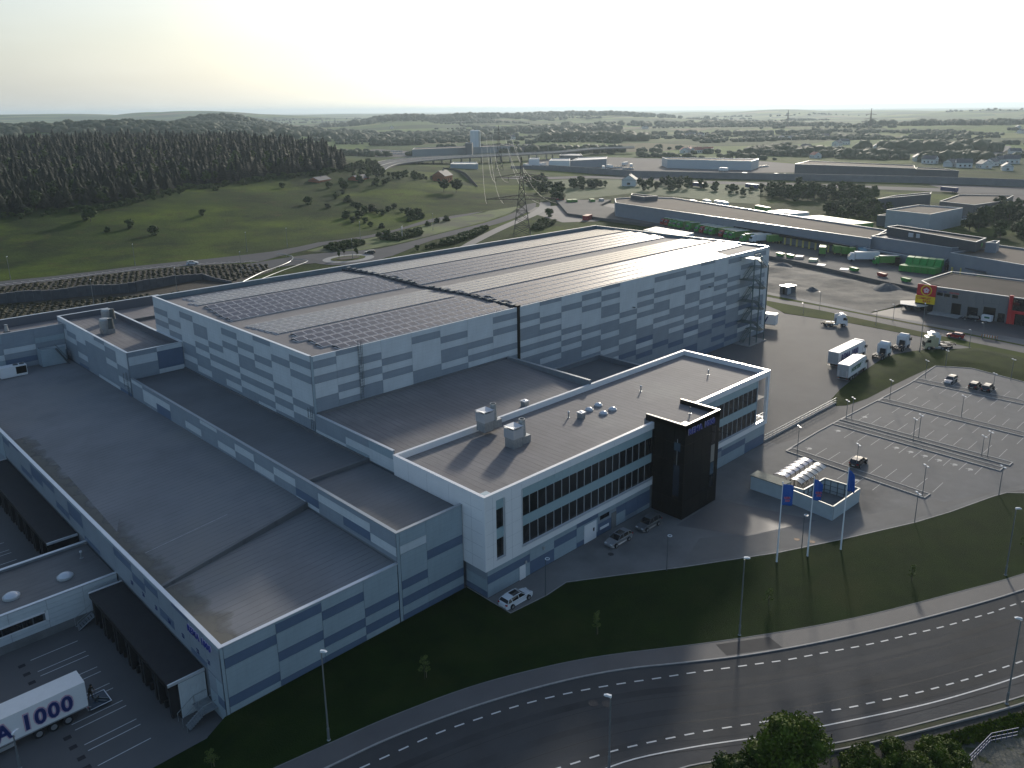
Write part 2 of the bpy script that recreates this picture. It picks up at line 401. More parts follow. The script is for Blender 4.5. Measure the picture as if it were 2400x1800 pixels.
def roofz(y):
    for (a, za_), (b, zb_) in zip(YR[:-1], YR[1:]):
        if a <= y <= b: return za_+(zb_-za_)*(y-a)/(b-a)
    return 23.1
ARR = [('front', [108.35+2.68*i for i in range(5)], T_NEAR, (66.6, 65.0, 65.4, 63.8, 65.2)),
       ('far side of the first fold', [123.0+2.15*i for i in range(5)], T_FAR, (63.7, 63.5, 63.5, 63.3, 63.1)),
       ('second fold facing the camera', [139.2+2.72*i for i in range(5)], T_NEAR, (63.4, 63.3, 63.6, 63.9, 64.2)),
       ('far side of the second fold', [154.2+2.2*i for i in range(5)], T_FAR, (63.8, 63.6, 65.3, 65.2, 65.1))]
names = ['nearest the office roof', 'behind the first bright ridge', 'in front of the second bright ridge', 'along the back parapet']
for ai, (nm, ys, tm, xs) in enumerate(ARR):
    for half in (0, 1):
        a = thing('solar_array', ('short' if half == 0 else 'long') + ' solar block ' + names[ai] + (', left of the roof joint' if half == 0 else ', right of the roof joint'), 'solar array', (xs[0] if half == 0 else 106.2, ys[0], roofz(ys[0])), group='solar arrays on the storage hall roof')
        rails = MB(); deck = MB()
        for y, xs_ in zip(ys, xs):
            x = xs_ + (0.88 if (ys.index(y) % 2) else 0.0)*0 if half == 0 else 106.2 + (0.9 if (ys.index(y) % 2) else 0.0); xe = 103.9 if half == 0 else (197.4-(2.0 if y < 112 else 0))
            if half == 1 and y < 112: xe = 181.5
            z = roofz(y+0.8); x_s = x
            while x+1.7 < xe:
                put('solar_tile', tm, a, (x-a.location.x, y-a.location.y, z-a.location.z+0.06)); x += 1.77
            rails.box(x_s-0.25, x, y-0.10, y-0.02, z+0.02, z+0.10)
            if tm is T_NEAR: deck.add([(x_s, y+1.72, z+0.36), (x, y+1.72, z+0.36), (x, y+2.55, z+0.22), (x_s, y+2.55, z+0.22), (x_s, y+1.72, z+0.05), (x, y+1.72, z+0.05), (x_s, y+2.55, z+0.05), (x, y+2.55, z+0.05)], [(0, 1, 2, 3), (4, 5, 1, 0), (2, 7, 6, 3)])
            else: deck.box(x_s, x, y+1.70, y+1.98, z+0.10, z+0.15)
            rails.box(x_s-0.2, x_s-0.03, y, y+1.7, z+0.02, z+0.10)
        rails.build('mounting_rail', PVF, a, world=True); deck.build('wind_deflector', mat('deflector_metal', (0.44, 0.42, 0.41), 0.7, var=0.08, spec=0.2), a, world=True)

# ---- outside stair tower on the hall's right end
st = thing('fire_stair', 'green grey steel fire escape stair zigzagging up the right end of the tall hall', 'fire escape', (184.2, 102.7, 0))
MB().box(183.6, 192.4, 102.4, 106.95, 0.0, 0.25).build('base_slab', CONC, st, world=True)
STG = mat('green_grey_steel', (0.10, 0.15, 0.155), 0.45, 0.4, var=0.15, vscale=2)
for x in (184.4, 187.9, 191.6):
    for y in (102.8,):
        MB().box(x-0.11, x+0.11, y-0.11, y+0.11, 0.25, 23.2 if x < 190 else 20.6).build('post', STG, st, world=True)
for i, z in enumerate([3.2, 6.0, 8.8, 11.6, 14.4, 17.2, 20.0, 22.9]):
    x0, x1 = (184.3, 187.2) if i % 2 == 1 else (189.0, 191.7)
    lp = MB().box(x0, x1, 102.7, 106.9, z-0.08, z)
    for xx in (x0, x1):
        lp.tube((xx, 102.75, z), (xx, 102.75, z+1.1), 0.035, n=5)
    lp.tube((x0, 102.75, z+1.1), (x1, 102.75, z+1.1), 0.035, n=5); lp.tube((x0, 102.75, z+0.55), (x1, 102.75, z+0.55), 0.025, n=5)
    lp.build('landing', STG, st, world=True)
    zl = z-2.8 if i else 0.25
    xa, xb = (191.0, 187.0) if i % 2 == 1 else (185.2, 189.2)
    yy = 103.0 if i % 2 == 1 else 105.2
    fl = MB()
    for s_ in range(11):
        u = s_/10
        fl.box(min(xa+(xb-xa)*u-0.16, xa+(xb-xa)*u+0.16), xa+(xb-xa)*u+0.16, yy, yy+1.1, zl+(z-zl)*u-0.05, zl+(z-zl)*u)
    for y2 in (yy, yy+1.1):
        fl.tube((xa, y2, zl), (xb, y2, z), 0.09, n=5); fl.tube((xa, y2, zl+1.0), (xb, y2, z+1.0), 0.035, n=5)
        fl.tube((xa, y2, zl+0.5), (xb, y2, z+0.5), 0.02, n=4)
    fl.build('flight', STG, st, world=True)

# ---- low warehouse in front (V1): its front runs on under the strip roof
V1x, V1y = 27.80, 71.95
low = thing('low_warehouse', 'long low warehouse with seamed grey roof running from the near corner to the left edge', 'warehouse', (V1x, V1y, 0))
MB().box(V1x+0.08, 49.76, V1y+0.08, 192.6, -1.6, 7.0).build('wall', WALLC, low, world=True)
rf = MB()
rf.add([(V1x+0.1, V1y+0.1, 7.35), (49.78, V1y+0.1, 7.85), (49.78, 92.3, 7.95), (V1x+0.1, 87.9, 7.35)], [(0, 1, 2, 3)])
rf.add([(V1x+0.1, 88.0, 7.35), (49.78, 92.4, 8.72), (49.78, 155.3, 8.20), (49.78, 192.6, 7.9), (V1x+0.1, 192.6, 7.3)], [(0, 1, 2, 3, 4)])
rf.build('roof', ROOFX, low, world=True)
parapet(low, V1x, 49.79, V1y, 192.6, 6.9, 7.94, t=0.35, sides='SW')
# dark kerb across the roof
kb = MB(); kb.add([(V1x+0.4, 87.6, 7.3), (49.78, 92.1, 7.9), (49.78, 92.1, 8.85), (V1x+0.4, 87.6, 7.75), (V1x+0.4, 88.1, 7.3), (49.78, 92.6, 7.9), (49.78, 92.6, 8.85), (V1x+0.4, 88.1, 7.75)],
       [(0, 1, 2, 3), (5, 4, 7, 6), (3, 2, 6, 7), (0, 3, 7, 4), (1, 5, 6, 2)])
kb.build('roof_kerb', ROOFD, low, world=True)
# white chalky joints on the roof
MB().add([(30, 97.0, 7.49), (41.1, 97.9, 8.20), (41.1, 98.05, 8.20), (30, 97.15, 7.49)], [(0, 1, 2, 3)]).add([(30, 175.5, 7.42), (47.2, 177.6, 7.93), (47.2, 177.8, 7.93), (30, 175.7, 7.42)], [(0, 1, 2, 3)]).build('roof_joint', mat('chalk_joint', (0.34, 0.35, 0.35), 0.7, var=0.3, vscale=2), low, world=True)
stain = bpy.data.materials.new('moss_and_silt'); stain.use_nodes = True; t_ = stain.node_tree; b_s = t_.nodes['Principled BSDF']; b_s.inputs['Base Color'].default_value = (0.17, 0.165, 0.14, 1); b_s.inputs['Roughness'].default_value = 0.9
tcs = t_.nodes.new('ShaderNodeTexCoord'); ns_ = t_.nodes.new('ShaderNodeTexNoise'); ns_.inputs['Scale'].default_value = 0.45; ns_.inputs['Detail'].default_value = 8; t_.links.new(tcs.outputs['Object'], ns_.inputs[0])
sx_ = t_.nodes.new('ShaderNodeSeparateXYZ'); t_.links.new(tcs.outputs['Object'], sx_.inputs[0]); mr_ = t_.nodes.new('ShaderNodeMapRange'); t_.links.new(sx_.outputs[0], mr_.inputs[0]); mr_.inputs[1].default_value = 0.3; mr_.inputs[2].default_value = 4.6; mr_.inputs[3].default_value = 0.75; mr_.inputs[4].default_value = -0.15
ml_ = t_.nodes.new('ShaderNodeMath'); ml_.operation = 'ADD'; t_.links.new(mr_.outputs[0], ml_.inputs[0]); t_.links.new(ns_.outputs[0], ml_.inputs[1]); m2_ = t_.nodes.new('ShaderNodeMapRange'); t_.links.new(ml_.outputs[0], m2_.inputs[0]); m2_.inputs[1].default_value = 0.6; m2_.inputs[2].default_value = 1.0; m2_.inputs[4].default_value = 0.8
tp2 = t_.nodes.new('ShaderNodeBsdfTransparent'); mxs = t_.nodes.new('ShaderNodeMixShader'); t_.links.new(m2_.outputs[0], mxs.inputs[0]); t_.links.new(tp2.outputs[0], mxs.inputs[1]); t_.links.new(b_s.outputs[0], mxs.inputs[2]); t_.links.new(mxs.outputs[0], t_.nodes['Material Output'].inputs[0])
MB().add([(28.2, 72.3, 7.37), (33.0, 72.3, 7.485), (33.0, 87.5, 7.50), (28.2, 87.5, 7.38)], [(0, 1, 2, 3)]).add([(28.2, 88.3, 7.38), (33.0, 88.8, 7.69), (33.0, 150, 7.61), (28.2, 150, 7.40)], [(0, 1, 2, 3)]).build('roof_stain', stain, low, world=True)
zv = [0.05, 0.8, 1.95, 3.1, 4.25, 5.4, 6.55, 7.7, 7.92]
facade(low, 'y', V1y, [28.15, 33.9, 39.4, 44.9, 49.7], zv, ["BDBBBDBB", "DBBDBBDB", "DBDBBDBB", "BDBDBBBB"])
panel(low, 'y', V1y, V1x-0.02, 28.13, -1.3, 7.92, 'B')
zl_ = [3.75, 4.4, 5.4, 6.5, 7.5, 7.92]
ly = [72.1, 75.5, 79.4, 83.6, 87.6, 91.6, 95.6, 101.5, 107.5, 113.5, 119.5, 125.5, 131.5, 137.5, 143.5, 149.5, 153.4]
LV = ["MMMMB", "DMMMM", "MMMMD", "MDMMM", "MMMDB", "MMDMM", "MMMDM", "MMMMB", "DMMMM", "MMDDB", "MDMMM", "MMMDM", "MMDDB", "MDMMM", "MMMMD", "MMMDB"]
facade(low, 'x', V1x, ly, zl_, LV)
facade(low, 'x', V1x, [72.1, 73.6, 75.4], [-1.15, 0.6, 1.6, 3.7], ["BDB", "BBM"])
# the wall below the canopies
facade(low, 'x', V1x, [153.6, 160, 166, 172, 178, 184, 190], [-1.1, 1, 3.2, 5.4, 7.9], rnd_cols(6, 4, 'M', 5, 'BD'))

# ---- strip building (V2) between the low warehouse and the hall
strip = thing('strip_warehouse', 'narrow flat roofed block one storey above the low warehouse, beside the tall hall', 'warehouse', (49.83, 71.95, 0))
MB().box(49.9, 59.98, 72.03, 155.3, -0.3, 10.9).build('wall', WALLC, strip, world=True)
rf = MB(); rf.add([(49.9, 72.03, 11.3), (59.98, 72.03, 11.3), (59.98, 92.6, 11.35), (49.9, 92.6, 11.3)], [(0, 1, 2, 3)])
rf.add([(49.9, 92.6, 11.35), (60.3, 92.6, 11.45), (60.3, 155.3, 11.45), (49.9, 155.3, 11.35)], [(0, 1, 2, 3)])
rf.build('roof', ROOFD, strip, world=True)
MB().box(50.2, 60.2, 92.4, 93.0, 11.2, 11.85).build('roof_kerb', ROOFD, strip, world=True)
MB().box(60.0, 60.32, 93.1, 155.3, 11.3, 11.75).build('roof_upstand', ROOFD, strip, world=True)
parapet(strip, 49.83, 60.0, 71.95, 155.35, 10.8, 11.92, t=0.32, sides='SW', capm=mat('cap_grey', (0.34, 0.37, 0.39), 0.4, 0.3))
panel(strip, 'y', 71.95, 49.80, 50.22, 0.05, 11.9, 'B')
zs2 = [0.05, 0.8, 1.95, 3.1, 4.25, 5.4, 6.6, 7.8, 9.0, 10.1, 11.2, 11.9]
facade(strip, 'y', 71.95, [50.25, 54.2, 59.95], zs2, ["DBDBDBBBLBB", "DBDBBBDBBBB"])
zs3 = [8.25, 8.85, 10.05, 11.25, 11.9]
sy = [72.0, 77.3, 83.3, 89.2, 95.1, 101.1, 107.0, 113.05, 119.0, 125.1, 131.2, 137.25, 143.35, 149.4, 154.7]
SV = ["MLMM", "MDLM", "MMLM", "LDMM", "MMLM", "MLMM", "MMLM", "MLMM", "MMML", "MLMM", "MMMM", "DDLM", "MLLM", "MMML"]
facade(strip, 'x', 49.83, sy, zs3, SV)

# ---- plant block (W2) with the big exhaust cowls, at the hall's left corner
plant = thing('plant_block', 'taller windowless roof block carrying two exhaust cowls left of the tall hall', 'plant building', (49.83, 155.4, 0))
MB().box(49.9, 60.25, 155.45, 196.4, -0.3, 15.3).build('wall', WALLC, plant, world=True)
MB().box(50.0, 60.2, 155.5, 196.3, 15.3, 15.6).build('roof', ROOFY, plant, world=True)
parapet(plant, 49.83, 60.3, 155.4, 196.5, 15.3, 16.78, t=0.3, inner=mat('parapet_inner_dark', (0.10, 0.11, 0.13), 0.6))
zp = [16.75, 15.95, 14.75, 13.55, 12.35, 11.15, 9.95, 8.75, 8.1]
py = [155.5, 161.3, 167.2, 173.1, 179, 184.9, 190.8, 196.4]
PV = ["LLLMMLMD", "LMMLMMMLM", "MLMMMMML", "LLMMMMMM", "LLLMMLMD", "LLMLMMMM", "LMLLMMLM"]
facade(plant, 'x', 49.83, py, zp, PV)
facade(plant, 'y', 155.4, [50.0, 55.3, 60.2], [16.75, 15.9, 14.2, 12.4, 11.5], ["MLMM", "LDDL"])
panel(plant, 'y', 155.4, 49.81, 49.98, 8.0, 16.7, 'M')
ladder(plant, 'x', 49.83, 156.3, 8.1, 12.0)

# ---- rear block (W3) along the back, left edge of the picture
rear = thing('rear_block', 'pale roofed rear block beyond the low roof at the left edge', 'warehouse', (20, 192.7, 0))
MB().box(20, 49.8, 192.75, 202.0, -0.3, 14.6).box(49.8, 60.3, 196.6, 202.0, -0.3, 14.6).box(60.3, 74, 168.3, 202.0, -0.3, 14.2).build('wall', WALLC, rear, world=True)
MB().box(20.1, 49.75, 192.8, 201.9, 14.6, 14.9).box(49.8, 60.3, 196.65, 201.9, 14.6, 14.9).box(60.35, 74, 168.4, 201.9, 14.2, 14.6).build('roof', ROOFL, rear, world=True)
parapet(rear, 20, 74, 192.7, 202.3, 14.6, 16.75, t=0.3, sides='N', inner=mat('parapet_inner_dark', (0.1, 0.1, 0.1)))
parapet(rear, 20, 49.79, 192.7, 200, 14.6, 15.75, t=0.3, sides='S', capm=mat('cap_grey', (0.3, 0.3, 0.3)))
MB().box(60.35, 74, 187.6, 187.9, 14.6, 15.3).build('roof_kerb', ROOFD, rear, world=True)
facade(rear, 'y', 192.7, [20, 26, 32, 37.9, 43.9, 49.7], [7.9, 8.9, 10.1, 11.3, 12.5, 13.7, 15.7], ["BMLDMB", "MLMMDB", "BBLMMB", "MDMLMM", "BMLMBM"])
for x, y in ((37.8, 197.0), (39.9, 196.6)):
    v = thing('roof_vent', 'small grey box vent on the rear roof, %s' % ('the left one' if x < 38.5 else 'the right one'), 'roof vent', (x, y, 14.9), group='vents on the rear roof')
    MB().box(-0.55, 0.55, -0.5, 0.5, 0, 0.5).build('curb', CONCD, v); MB().lathe((0, 0, 0.5), [(0.42, 0), (0.3, 1.1), (0.36, 1.4)], 10).build('cowl', STEEL, v)
stb = thing('stair_box', 'small open topped stair housing in the roof corner at far left', 'stair housing', (43.9, 189.5, 7.9))
MB().box(43.9, 48.6, 189.6, 189.75, 7.9, 11.6).box(43.9, 44.05, 189.75, 192.6, 7.9, 11.6).build('wall', P_BASE, stb, world=True)
MB().box(44.05, 48.6, 189.75, 192.6, 10.6, 10.7).build('floor', ROOFD, stb, world=True)
sr = MB()
for i in range(12):
    u = i/11; sr.box(46.6+1.8*u, 46.9+1.8*u, 188.2, 189.3, 11.5-3.4*u, 11.56-3.4*u)
for y in (188.2, 189.3): sr.tube((46.6, y, 11.5), (48.7, y, 7.9), 0.06, n=5); sr.tube((46.6, y, 12.5), (48.7, y, 8.9), 0.03, n=5)
sr.build('flight', DKSTEEL, stb, world=True)
ac = thing('cooling_unit', 'white rooftop cooling unit with two fans by the left edge', 'cooling unit', (38.2, 188.3, 7.75))
MB().box(-2.6, 2.2, -1.1, 1.1, 0.25, 2.2).box(-2.6, 2.2, -1.0, 1.0, 0.0, 0.25).build('case', WHITE, ac)
MB().box(0.2, 2.1, -1.13, -1.1, 0.5, 2.0).build('coil', BLACKCLAD, ac)
for x in (0.45, 1.6): MB().lathe((x, 0, 2.2), [(0.5, 0), (0.5, 0.14), (0.42, 0.14), (0.42, 0.02)], 16).build('fan', DKSTEEL, ac)

# ---- exhaust cowls on the plant block and on the middle roof
def cowl_pair(label, x, y, z, rz=0.0):
    t = thing('exhaust_unit', label, 'exhaust unit', (x, y, z), rz, 'exhaust units on the flat roofs')
    MB().box(-0.9, 0.9, -0.9, 0.9, 0, 1.45).build('plinth', STEEL, t)
    b = MB().box(-1.0, 1.0, -1.0, 1.0, 1.5, 2.9)
    b.build('intake_box', mat('light_steel', (0.46, 0.49, 0.52), 0.35, 0.5), t)
    pw = MB(); 
    for a in ((-1, -1), (1, -1), (1, 1), (-1, 1)): pw.tube((a[0], a[1], 2.9), (a[0], a[1], 3.15), 0.05, n=4)
    pw.add([(-1.03, -1.03, 3.16), (1.03, -1.03, 3.16), (1.03, 1.03, 3.16), (-1.03, 1.03, 3.16), (0, 0, 2.85)], [(0, 1, 4), (1, 2, 4), (2, 3, 4), (3, 0, 4)])
    pw.build('pyramid_top', mat('light_steel', (0.46, 0.49, 0.52)), t)
    MB().box(1.15, 2.75, -0.7, 0.9, 0, 1.2).build('stack_base', STEEL, t)
    MB().lathe((1.75, 0.1, 1.2), [(0.62, 0), (0.46, 2.3), (0.46, 2.5), (0.38, 2.5), (0.38, 2.0)], 16).build('stack', STEEL, t, smooth=False)
    return t
cowl_pair('square intake box and dark round stack, the left of two pairs on the middle roof', 75.4, 84.4, 14.0)
cowl_pair('square intake box and dark round stack, the right of two pairs on the middle roof', 75.2, 78.1, 13.3)
for (x, y, w, nm) in ((54.0, 178.0, 1.0, 'nearer'), (57.2, 186.6, 1.1, 'farther')):
    t = thing('exhaust_cowl', '%s large round exhaust cowl on the plant block roof' % nm, 'exhaust unit', (x, y, 15.6), group='exhaust cowls on the plant block')
    MB().box(-1.1, 1.2, -1.1, 1.1, 0, 1.0).build('plinth', STEEL, t)
    MB().lathe((-0.3, 0.1, 1.0), [(0.95, 0), (1.0, 1.8), (0.85, 2.2)], 18).build('drum', STEEL, t)
    MB().lathe((0.6, -0.35, 1.0), [(0.75, 0), (0.6, 2.0), (0.6, 2.15), (0.5, 2.15)], 16).build('stack', mat('dark_stack', (0.07, 0.085, 0.09), 0.5, 0.3), t)

# ---- middle block and office block
mid = thing('middle_block', 'flat roofed middle block between the tall hall and the office', 'warehouse', (60.3, 86.4, 0))
MB().box(60.38, 101.4, 86.5, 107.0, -0.3, 13.5).build('wall', WALLC, mid, world=True)
rf = MB().add([(60.4, 86.45, 13.75), (101.4, 86.45, 13.75), (101.4, 107.0, 14.5), (60.4, 107.0, 14.5)], [(0, 1, 2, 3)])
rf.build('roof', ROOFY, mid, world=True)
MB().box(60.7, 101.2, 86.38, 86.52, 13.3, 13.98).box(60.7, 101.2, 106.7, 107.0, 14.3, 14.8).build('roof_kerb', ROOFD, mid, world=True)
parapet(mid, 60.3, 101.5, 86.4, 107.0, 13.4, 14.62, t=0.3, sides='W')
parapet(mid, 60.7, 101.5, 85.7, 107.0, 13.4, 14.95, t=0.35, sides='E', capm=mat('cap_grey', (0.3, 0.3, 0.3)))
facade(mid, 'x', 60.3, [86.5, 92.5, 98.5, 106.9], [14.6, 13.4, 12.2, 11.5], ["BLL", "MLB", "MML"])
court = thing('court_roof_block', 'low dark roofed infill behind the office, against the tall hall', 'warehouse', (101.6, 86.5, 0))
MB().box(101.6, 128.4, 86.5, 107.0, -0.3, 8.2).build('wall', WALLC, court, world=True)
MB().box(101.6, 128.3, 86.55, 106.95, 8.2, 8.35).build('roof', ROOFD, court, world=True)
parapet(court, 109, 128.5, 86.5, 107.0, 8.2, 9.3, t=0.4, sides='WNE', capm=mat('cap_grey', (0.3, 0.3, 0.3)))

OX0, OX1, OY0, OY1, OT, OB = 60.05, 129.65, 67.73, 86.38, 14.20, 4.03
off = thing('office_block', 'white two storey office block raised over a grey ground floor, with two long window bands', 'office building', (OX0, OY0, 0))
# ground floor
MB().box(60.62, 129.6, 68.1, 86.3, -0.3, 4.0).build('ground_floor_wall', WALLC, off, world=True)
facade(off, 'y', 68.1, [60.6, 68.2, 72.9, 77.55, 82.2, 86.35, 88.6, 91.5, 94.6], [3.98, 3.1, 1.95, 0.8, 0.05], ["BDBB", "BBDD", "BDBB", "DBBD", "BMDD", "BDBB", "BDDM", "BDDB"])
facade(off, 'y', 68.1, [103.95, 109, 115, 122.8, 129.55], [3.98, 3.1, 1.95, 0.8, 0.05], ["BDBB", "DMBB", "BDBB", "BBDD"])
facade(off, 'x', 60.6, [68.1, 72.1], [3.98, 2.6, 0.9, 0.05], ["MBD"])
def leaf(name, x0, x1, z0, z1, m, y=68.04, d=0.05, parent=None): return MB().box(x0, x1, y-d-0.03, y-0.03, z0, z1).build(name, m, parent or off, world=True)
dr = leaf('door', 66.2, 67.3, 0.05, 2.05, WHITE); 
leaf('loading_door', 79.1, 81.75, 0.05, 2.9, WHITE); leaf('door', 85.2, 86.3, 0.05, 2.6, CONCD)
leaf('window', 82.6, 84.6, 2.5, 3.1, GLASS); leaf('window', 82.6, 84.6, 0.9, 1.3, WHITE)
MB().box(81.0, 81.25, 67.9, 67.95, 1.4, 1.9).build('door_window', GLASS, off, world=True)
MB().box(70.6, 70.9, 67.85, 68.0, 2.7, 3.2).box(67.2, 67.5, 67.85, 68.0, 2.1, 2.5).build('wall_lamp', ALU, off, world=True)
# upper floors: a white frame round the glazing
WIN = [(66.6, 94.5), (103.98, 125.75)]
FRM = MB()
FRM.box(66.45, 129.65, OY0, 68.2, OB, 5.05)
FRM.box(128.95, 129.65, OY0, 68.2, 5.05, 13.25)
FRM.box(OX0, OX0+0.3, 68.2, 86.3, OB, 13.22).box(129.3, 129.65, 72.0, 86.3, 0.1, 13.22).box(129.3, 129.65, 68.2, 72.0, OB, 5.05)
FRM.build('white_frame', WHITE, off, world=True)
# left part of the front with the two slot windows
LF = MB()
LF.box(OX0, 62.0, OY0, 68.2, OB, 13.22).box(63.38, 66.44, OY0, 68.2, OB, 13.22).box(62.003, 63.377, OY0, 68.2, OB, 5.1)
LF.build('front_wall', WHITE, off, world=True)
for z0, z1 in ((5.12, 7.75), (9.22, 11.85)): MB().box(62.02, 63.36, 67.95, 68.05, z0, z1).build('slot_window', GLASS, off, world=True)
for z0, z1 in ((7.78, 9.2), (11.87, 13.18)): MB().box(62.02, 63.36, 67.85, 67.95, z0, z1).build('spandrel', TEAL, off, world=True)
MB().box(61.9, 63.5, 67.6, 67.72, 5.0, 5.1).box(63.38, 63.46, 67.6, 67.72, 5.1, 13.2).build('window_trim', CAPM, off, world=True)
# fine joints between the white cladding sheets
jn = MB()
for x in (61.4, 64.7): jn.box(x, x+0.03, OY0-0.004, OY0+0.05, OB, 13.9)
for z in (5.7, 7.4, 9.1, 10.8, 12.4):
    jn.box(OX0-0.004, OX0+0.1, 68.2, 72.0, z, z+0.03)
    jn.box(60.3, 61.9, OY0-0.004, OY0+0.05, z, z+0.02); jn.box(63.5, 66.4, OY0-0.004, OY0+0.05, z, z+0.02)
for y in (70.2, 74.5, 79, 83): jn.box(OX0-0.004, OX0+0.1, y, y+0.03, OB, 13.9)
for i in range(10): jn.box(66.5+i*3.12, 66.52+i*3.12, OY0-0.004, OY0+0.05, 13.3, 13.9)
jn.build('cladding_joint', WHITED, off, world=True)
# interior floors and back wall seen through nothing: a closed dark core behind the glazing
MB().box(60.4, 125.8, 68.35, 86.2, OB, 13.2).box(125.8, 129.25, 72.4, 86.2, OB, 13.2).build('inner_core', mat('interior_dark', (0.03, 0.032, 0.035), 0.8), off, world=True)
GP = {}
def glass_pane(x0, x1, z0, z1, m, nm, y=68.02):
    k = (round(x1-x0, 2), round(z1-z0, 2), nm)
    if k not in GP: GP[k] = MB().box(0, k[0], 0, 0.06, 0, k[1]).mesh(nm, m)
    put(nm, GP[k], off, (x0-off.location.x, y-off.location.y, z0))
for a, b in WIN:
    n = round((b-a)/1.555); w = (b-a)/n
    for i in range(n):
        x = a+i*w
        for z0, z1 in ((5.1, 7.75), (9.22, 11.82)): glass_pane(x+0.05, x+w-0.05, z0, z1, GLASS, 'window_pane', 68.02)
        glass_pane(x+0.012, x+w-0.012, 7.78, 9.19, TEAL, 'spandrel', 67.90)
        glass_pane(x+0.012, x+w-0.012, 11.85, 13.22, TEAL, 'spandrel', 67.90)
        for z0, z1 in ((5.1, 7.75), (9.22, 11.82)):
            k = ('mul', z0)
            if k not in GP: GP[k] = MB().box(-0.035, 0.035, -0.01, 0.05, 0, z1-z0).mesh('mullion', CAPM)
            put('mullion', GP[k], off, (x-off.location.x, 67.98-off.location.y, z0))
MB().box(66.45, 94.6, OY0-0.12, OY0, 4.98, 5.06).box(104, 128.9, OY0-0.12, OY0, 4.98, 5.06).box(66.45, 66.55, OY0-0.1, OY0, 5.06, 13.2).build('window_trim', CAPM, off, world=True)
# balcony at the right end
MB().box(125.8, 129.3, 68.2, 72.4, 5.0, 5.1).box(125.8, 129.3, 68.2, 72.4, 9.0, 9.15).build('balcony_floor', CONC, off, world=True)
MB().box(125.75, 125.85, OY0+0.1, 68.3, 5.06, 13.2).build('end_mullion', CAPM, off, world=True)
MB().box(125.9, 129.3, 72.3, 72.42, 5.1, 13.2).build('balcony_wall', mat('cream_render', (0.60, 0.57, 0.47), 0.7, var=0.08), off, world=True)  # back wall of the balcony in one even warm cream colour
bl = MB()
for z in (5.6, 6.1): bl.tube((126, 68.3, z), (129.2, 68.3, z), 0.03, n=5)
for i in range(6): bl.tube((126+i*0.6, 68.3, 5.1), (126+i*0.6, 68.3, 6.1), 0.02, n=4)
bl.build('balcony_rail', ALU, off, world=True)
tb = MB().lathe((127.5, 70, 5.1), [(0.06, 0), (0.06, 0.7), (0.5, 0.72), (0.5, 0.76)], 12).box(126.6, 127.0, 69.4, 69.8, 5.1, 5.6).box(128.2, 128.6, 70.2, 70.6, 5.1, 5.6)
tag(tb.build('terrace_table', mat('yellowish_wood', (0.45, 0.38, 0.22), 0.5)), 'small terrace table with stools on the corner balcony', 'table')
MB().box(60.3, 129.5, 67.9, 86.3, 13.1, 13.35).build('roof', ROOFY, off, world=True)
parapet(off, OX0, OX1, OY0, OY1, 13.225, OT, t=0.42, sides='SWNE', capm=mat('white_cap', (0.74, 0.74, 0.74), 0.3), inner=WHITE, capo=0.03)

# black entrance tower
tw = thing('entrance_tower', 'black clad entrance tower with a blue sign near its top', 'tower', (94.64, 62.12, 0))
TX0, TX1, TY0, TY1, TT = 94.64, 103.94, 62.12, 69.6, 15.2
MB().box(TX0+0.05, TX1-0.05, TY0+0.05, 67.70, 0, 14.3).box(TX0+0.05, TX1-0.05, 67.6, TY1, 13.45, 14.3).build('core', WALLC, tw, world=True)
kw = 0
for plane, c, a, b, sg in (('y', TY0, TX0, TX1, -1), ('x', TX0, TY0, 67.68, -1), ('x', TX1, TY0, 67.68, 1)):
    n = 4 if plane == 'y' else 3; w = (b-a)/n
    zz = [0.02, 3.0, 6.0, 9.0, 12.0, 15.15]
    for i in range(n):
        for z0, z1 in zip(zz[:-1], zz[1:]):
            g = 0.015; t = 0.05
            mb = MB()
            if plane == 'y': mb.box(a+i*w+g, a+(i+1)*w-g, c, c+t, z0+g, z1-g)
            else: mb.box(*((c, c+t) if sg < 0 else (c-t, c)), a+i*w+g+(0.05 if i == 0 else 0), a+(i+1)*w-g, z0+g, z1-g)
            mb.build('panel', BLACKCLAD, tw, world=True)
MB().box(TX0+0.1, TX1-0.1, TY0+0.1, TY1, 14.3, 14.45).build('roof', ROOFY, tw, world=True)
parapet(tw, TX0, TX1, TY0, TY1, 14.2, TT-0.05, t=0.3, sides='SWE', inner=BLACKCLAD, capm=mat('pale_cap', (0.5, 0.48, 0.42), 0.3, 0.2), capo=0.02)
SLOT = mat('tower_window_glass', (0.05, 0.075, 0.10), 0.08, spec=0.8)
PALE_PANE = mat('pale_window_pane', (0.22, 0.21, 0.19), 0.3)  # one tower pane in a paler grey than its neighbours
for y0, y1, z0, z1, m in ((62.85, 63.95, 10.9, 12.2, SLOT), (62.85, 63.95, 3.6, 8.6, mat('tower_window_low', (0.015, 0.022, 0.035), 0.08, spec=0.7))):
    MB().box(TX0-0.03, TX0, y0, y1, z0, z1).build('slot_window', m, tw, world=True)
MB().box(TX0-0.03, TX0-0.005, 63.35, 63.45, 8.6, 10.9).box(TX0-0.03, TX0-0.005, 63.35, 63.45, 12.2, 12.8).build('window_strip', STEEL, tw, world=True)
for z0, z1, m in ((10.2, 13.0, GLASS), (7.1, 9.9, PALE_PANE), (5.0, 7.0, SLOT), (2.9, 4.9, GLASS)):
    MB().box(101.85, 102.85, TY0-0.03, TY0, z0, z1).build('slot_window', m, tw, world=True)
FONT = None
NAVY = mat('sign_navy_blue', (0.02, 0.035, 0.25), 0.4); NAVYD = mat('sign_deep_blue', (0.012, 0.025, 0.13), 0.45)
HALO = mat('sign_pale_violet', (0.50, 0.45, 0.60), 0.5); REDL = mat('sign_red', (0.45, 0.03, 0.06), 0.5)
LETTERS = []
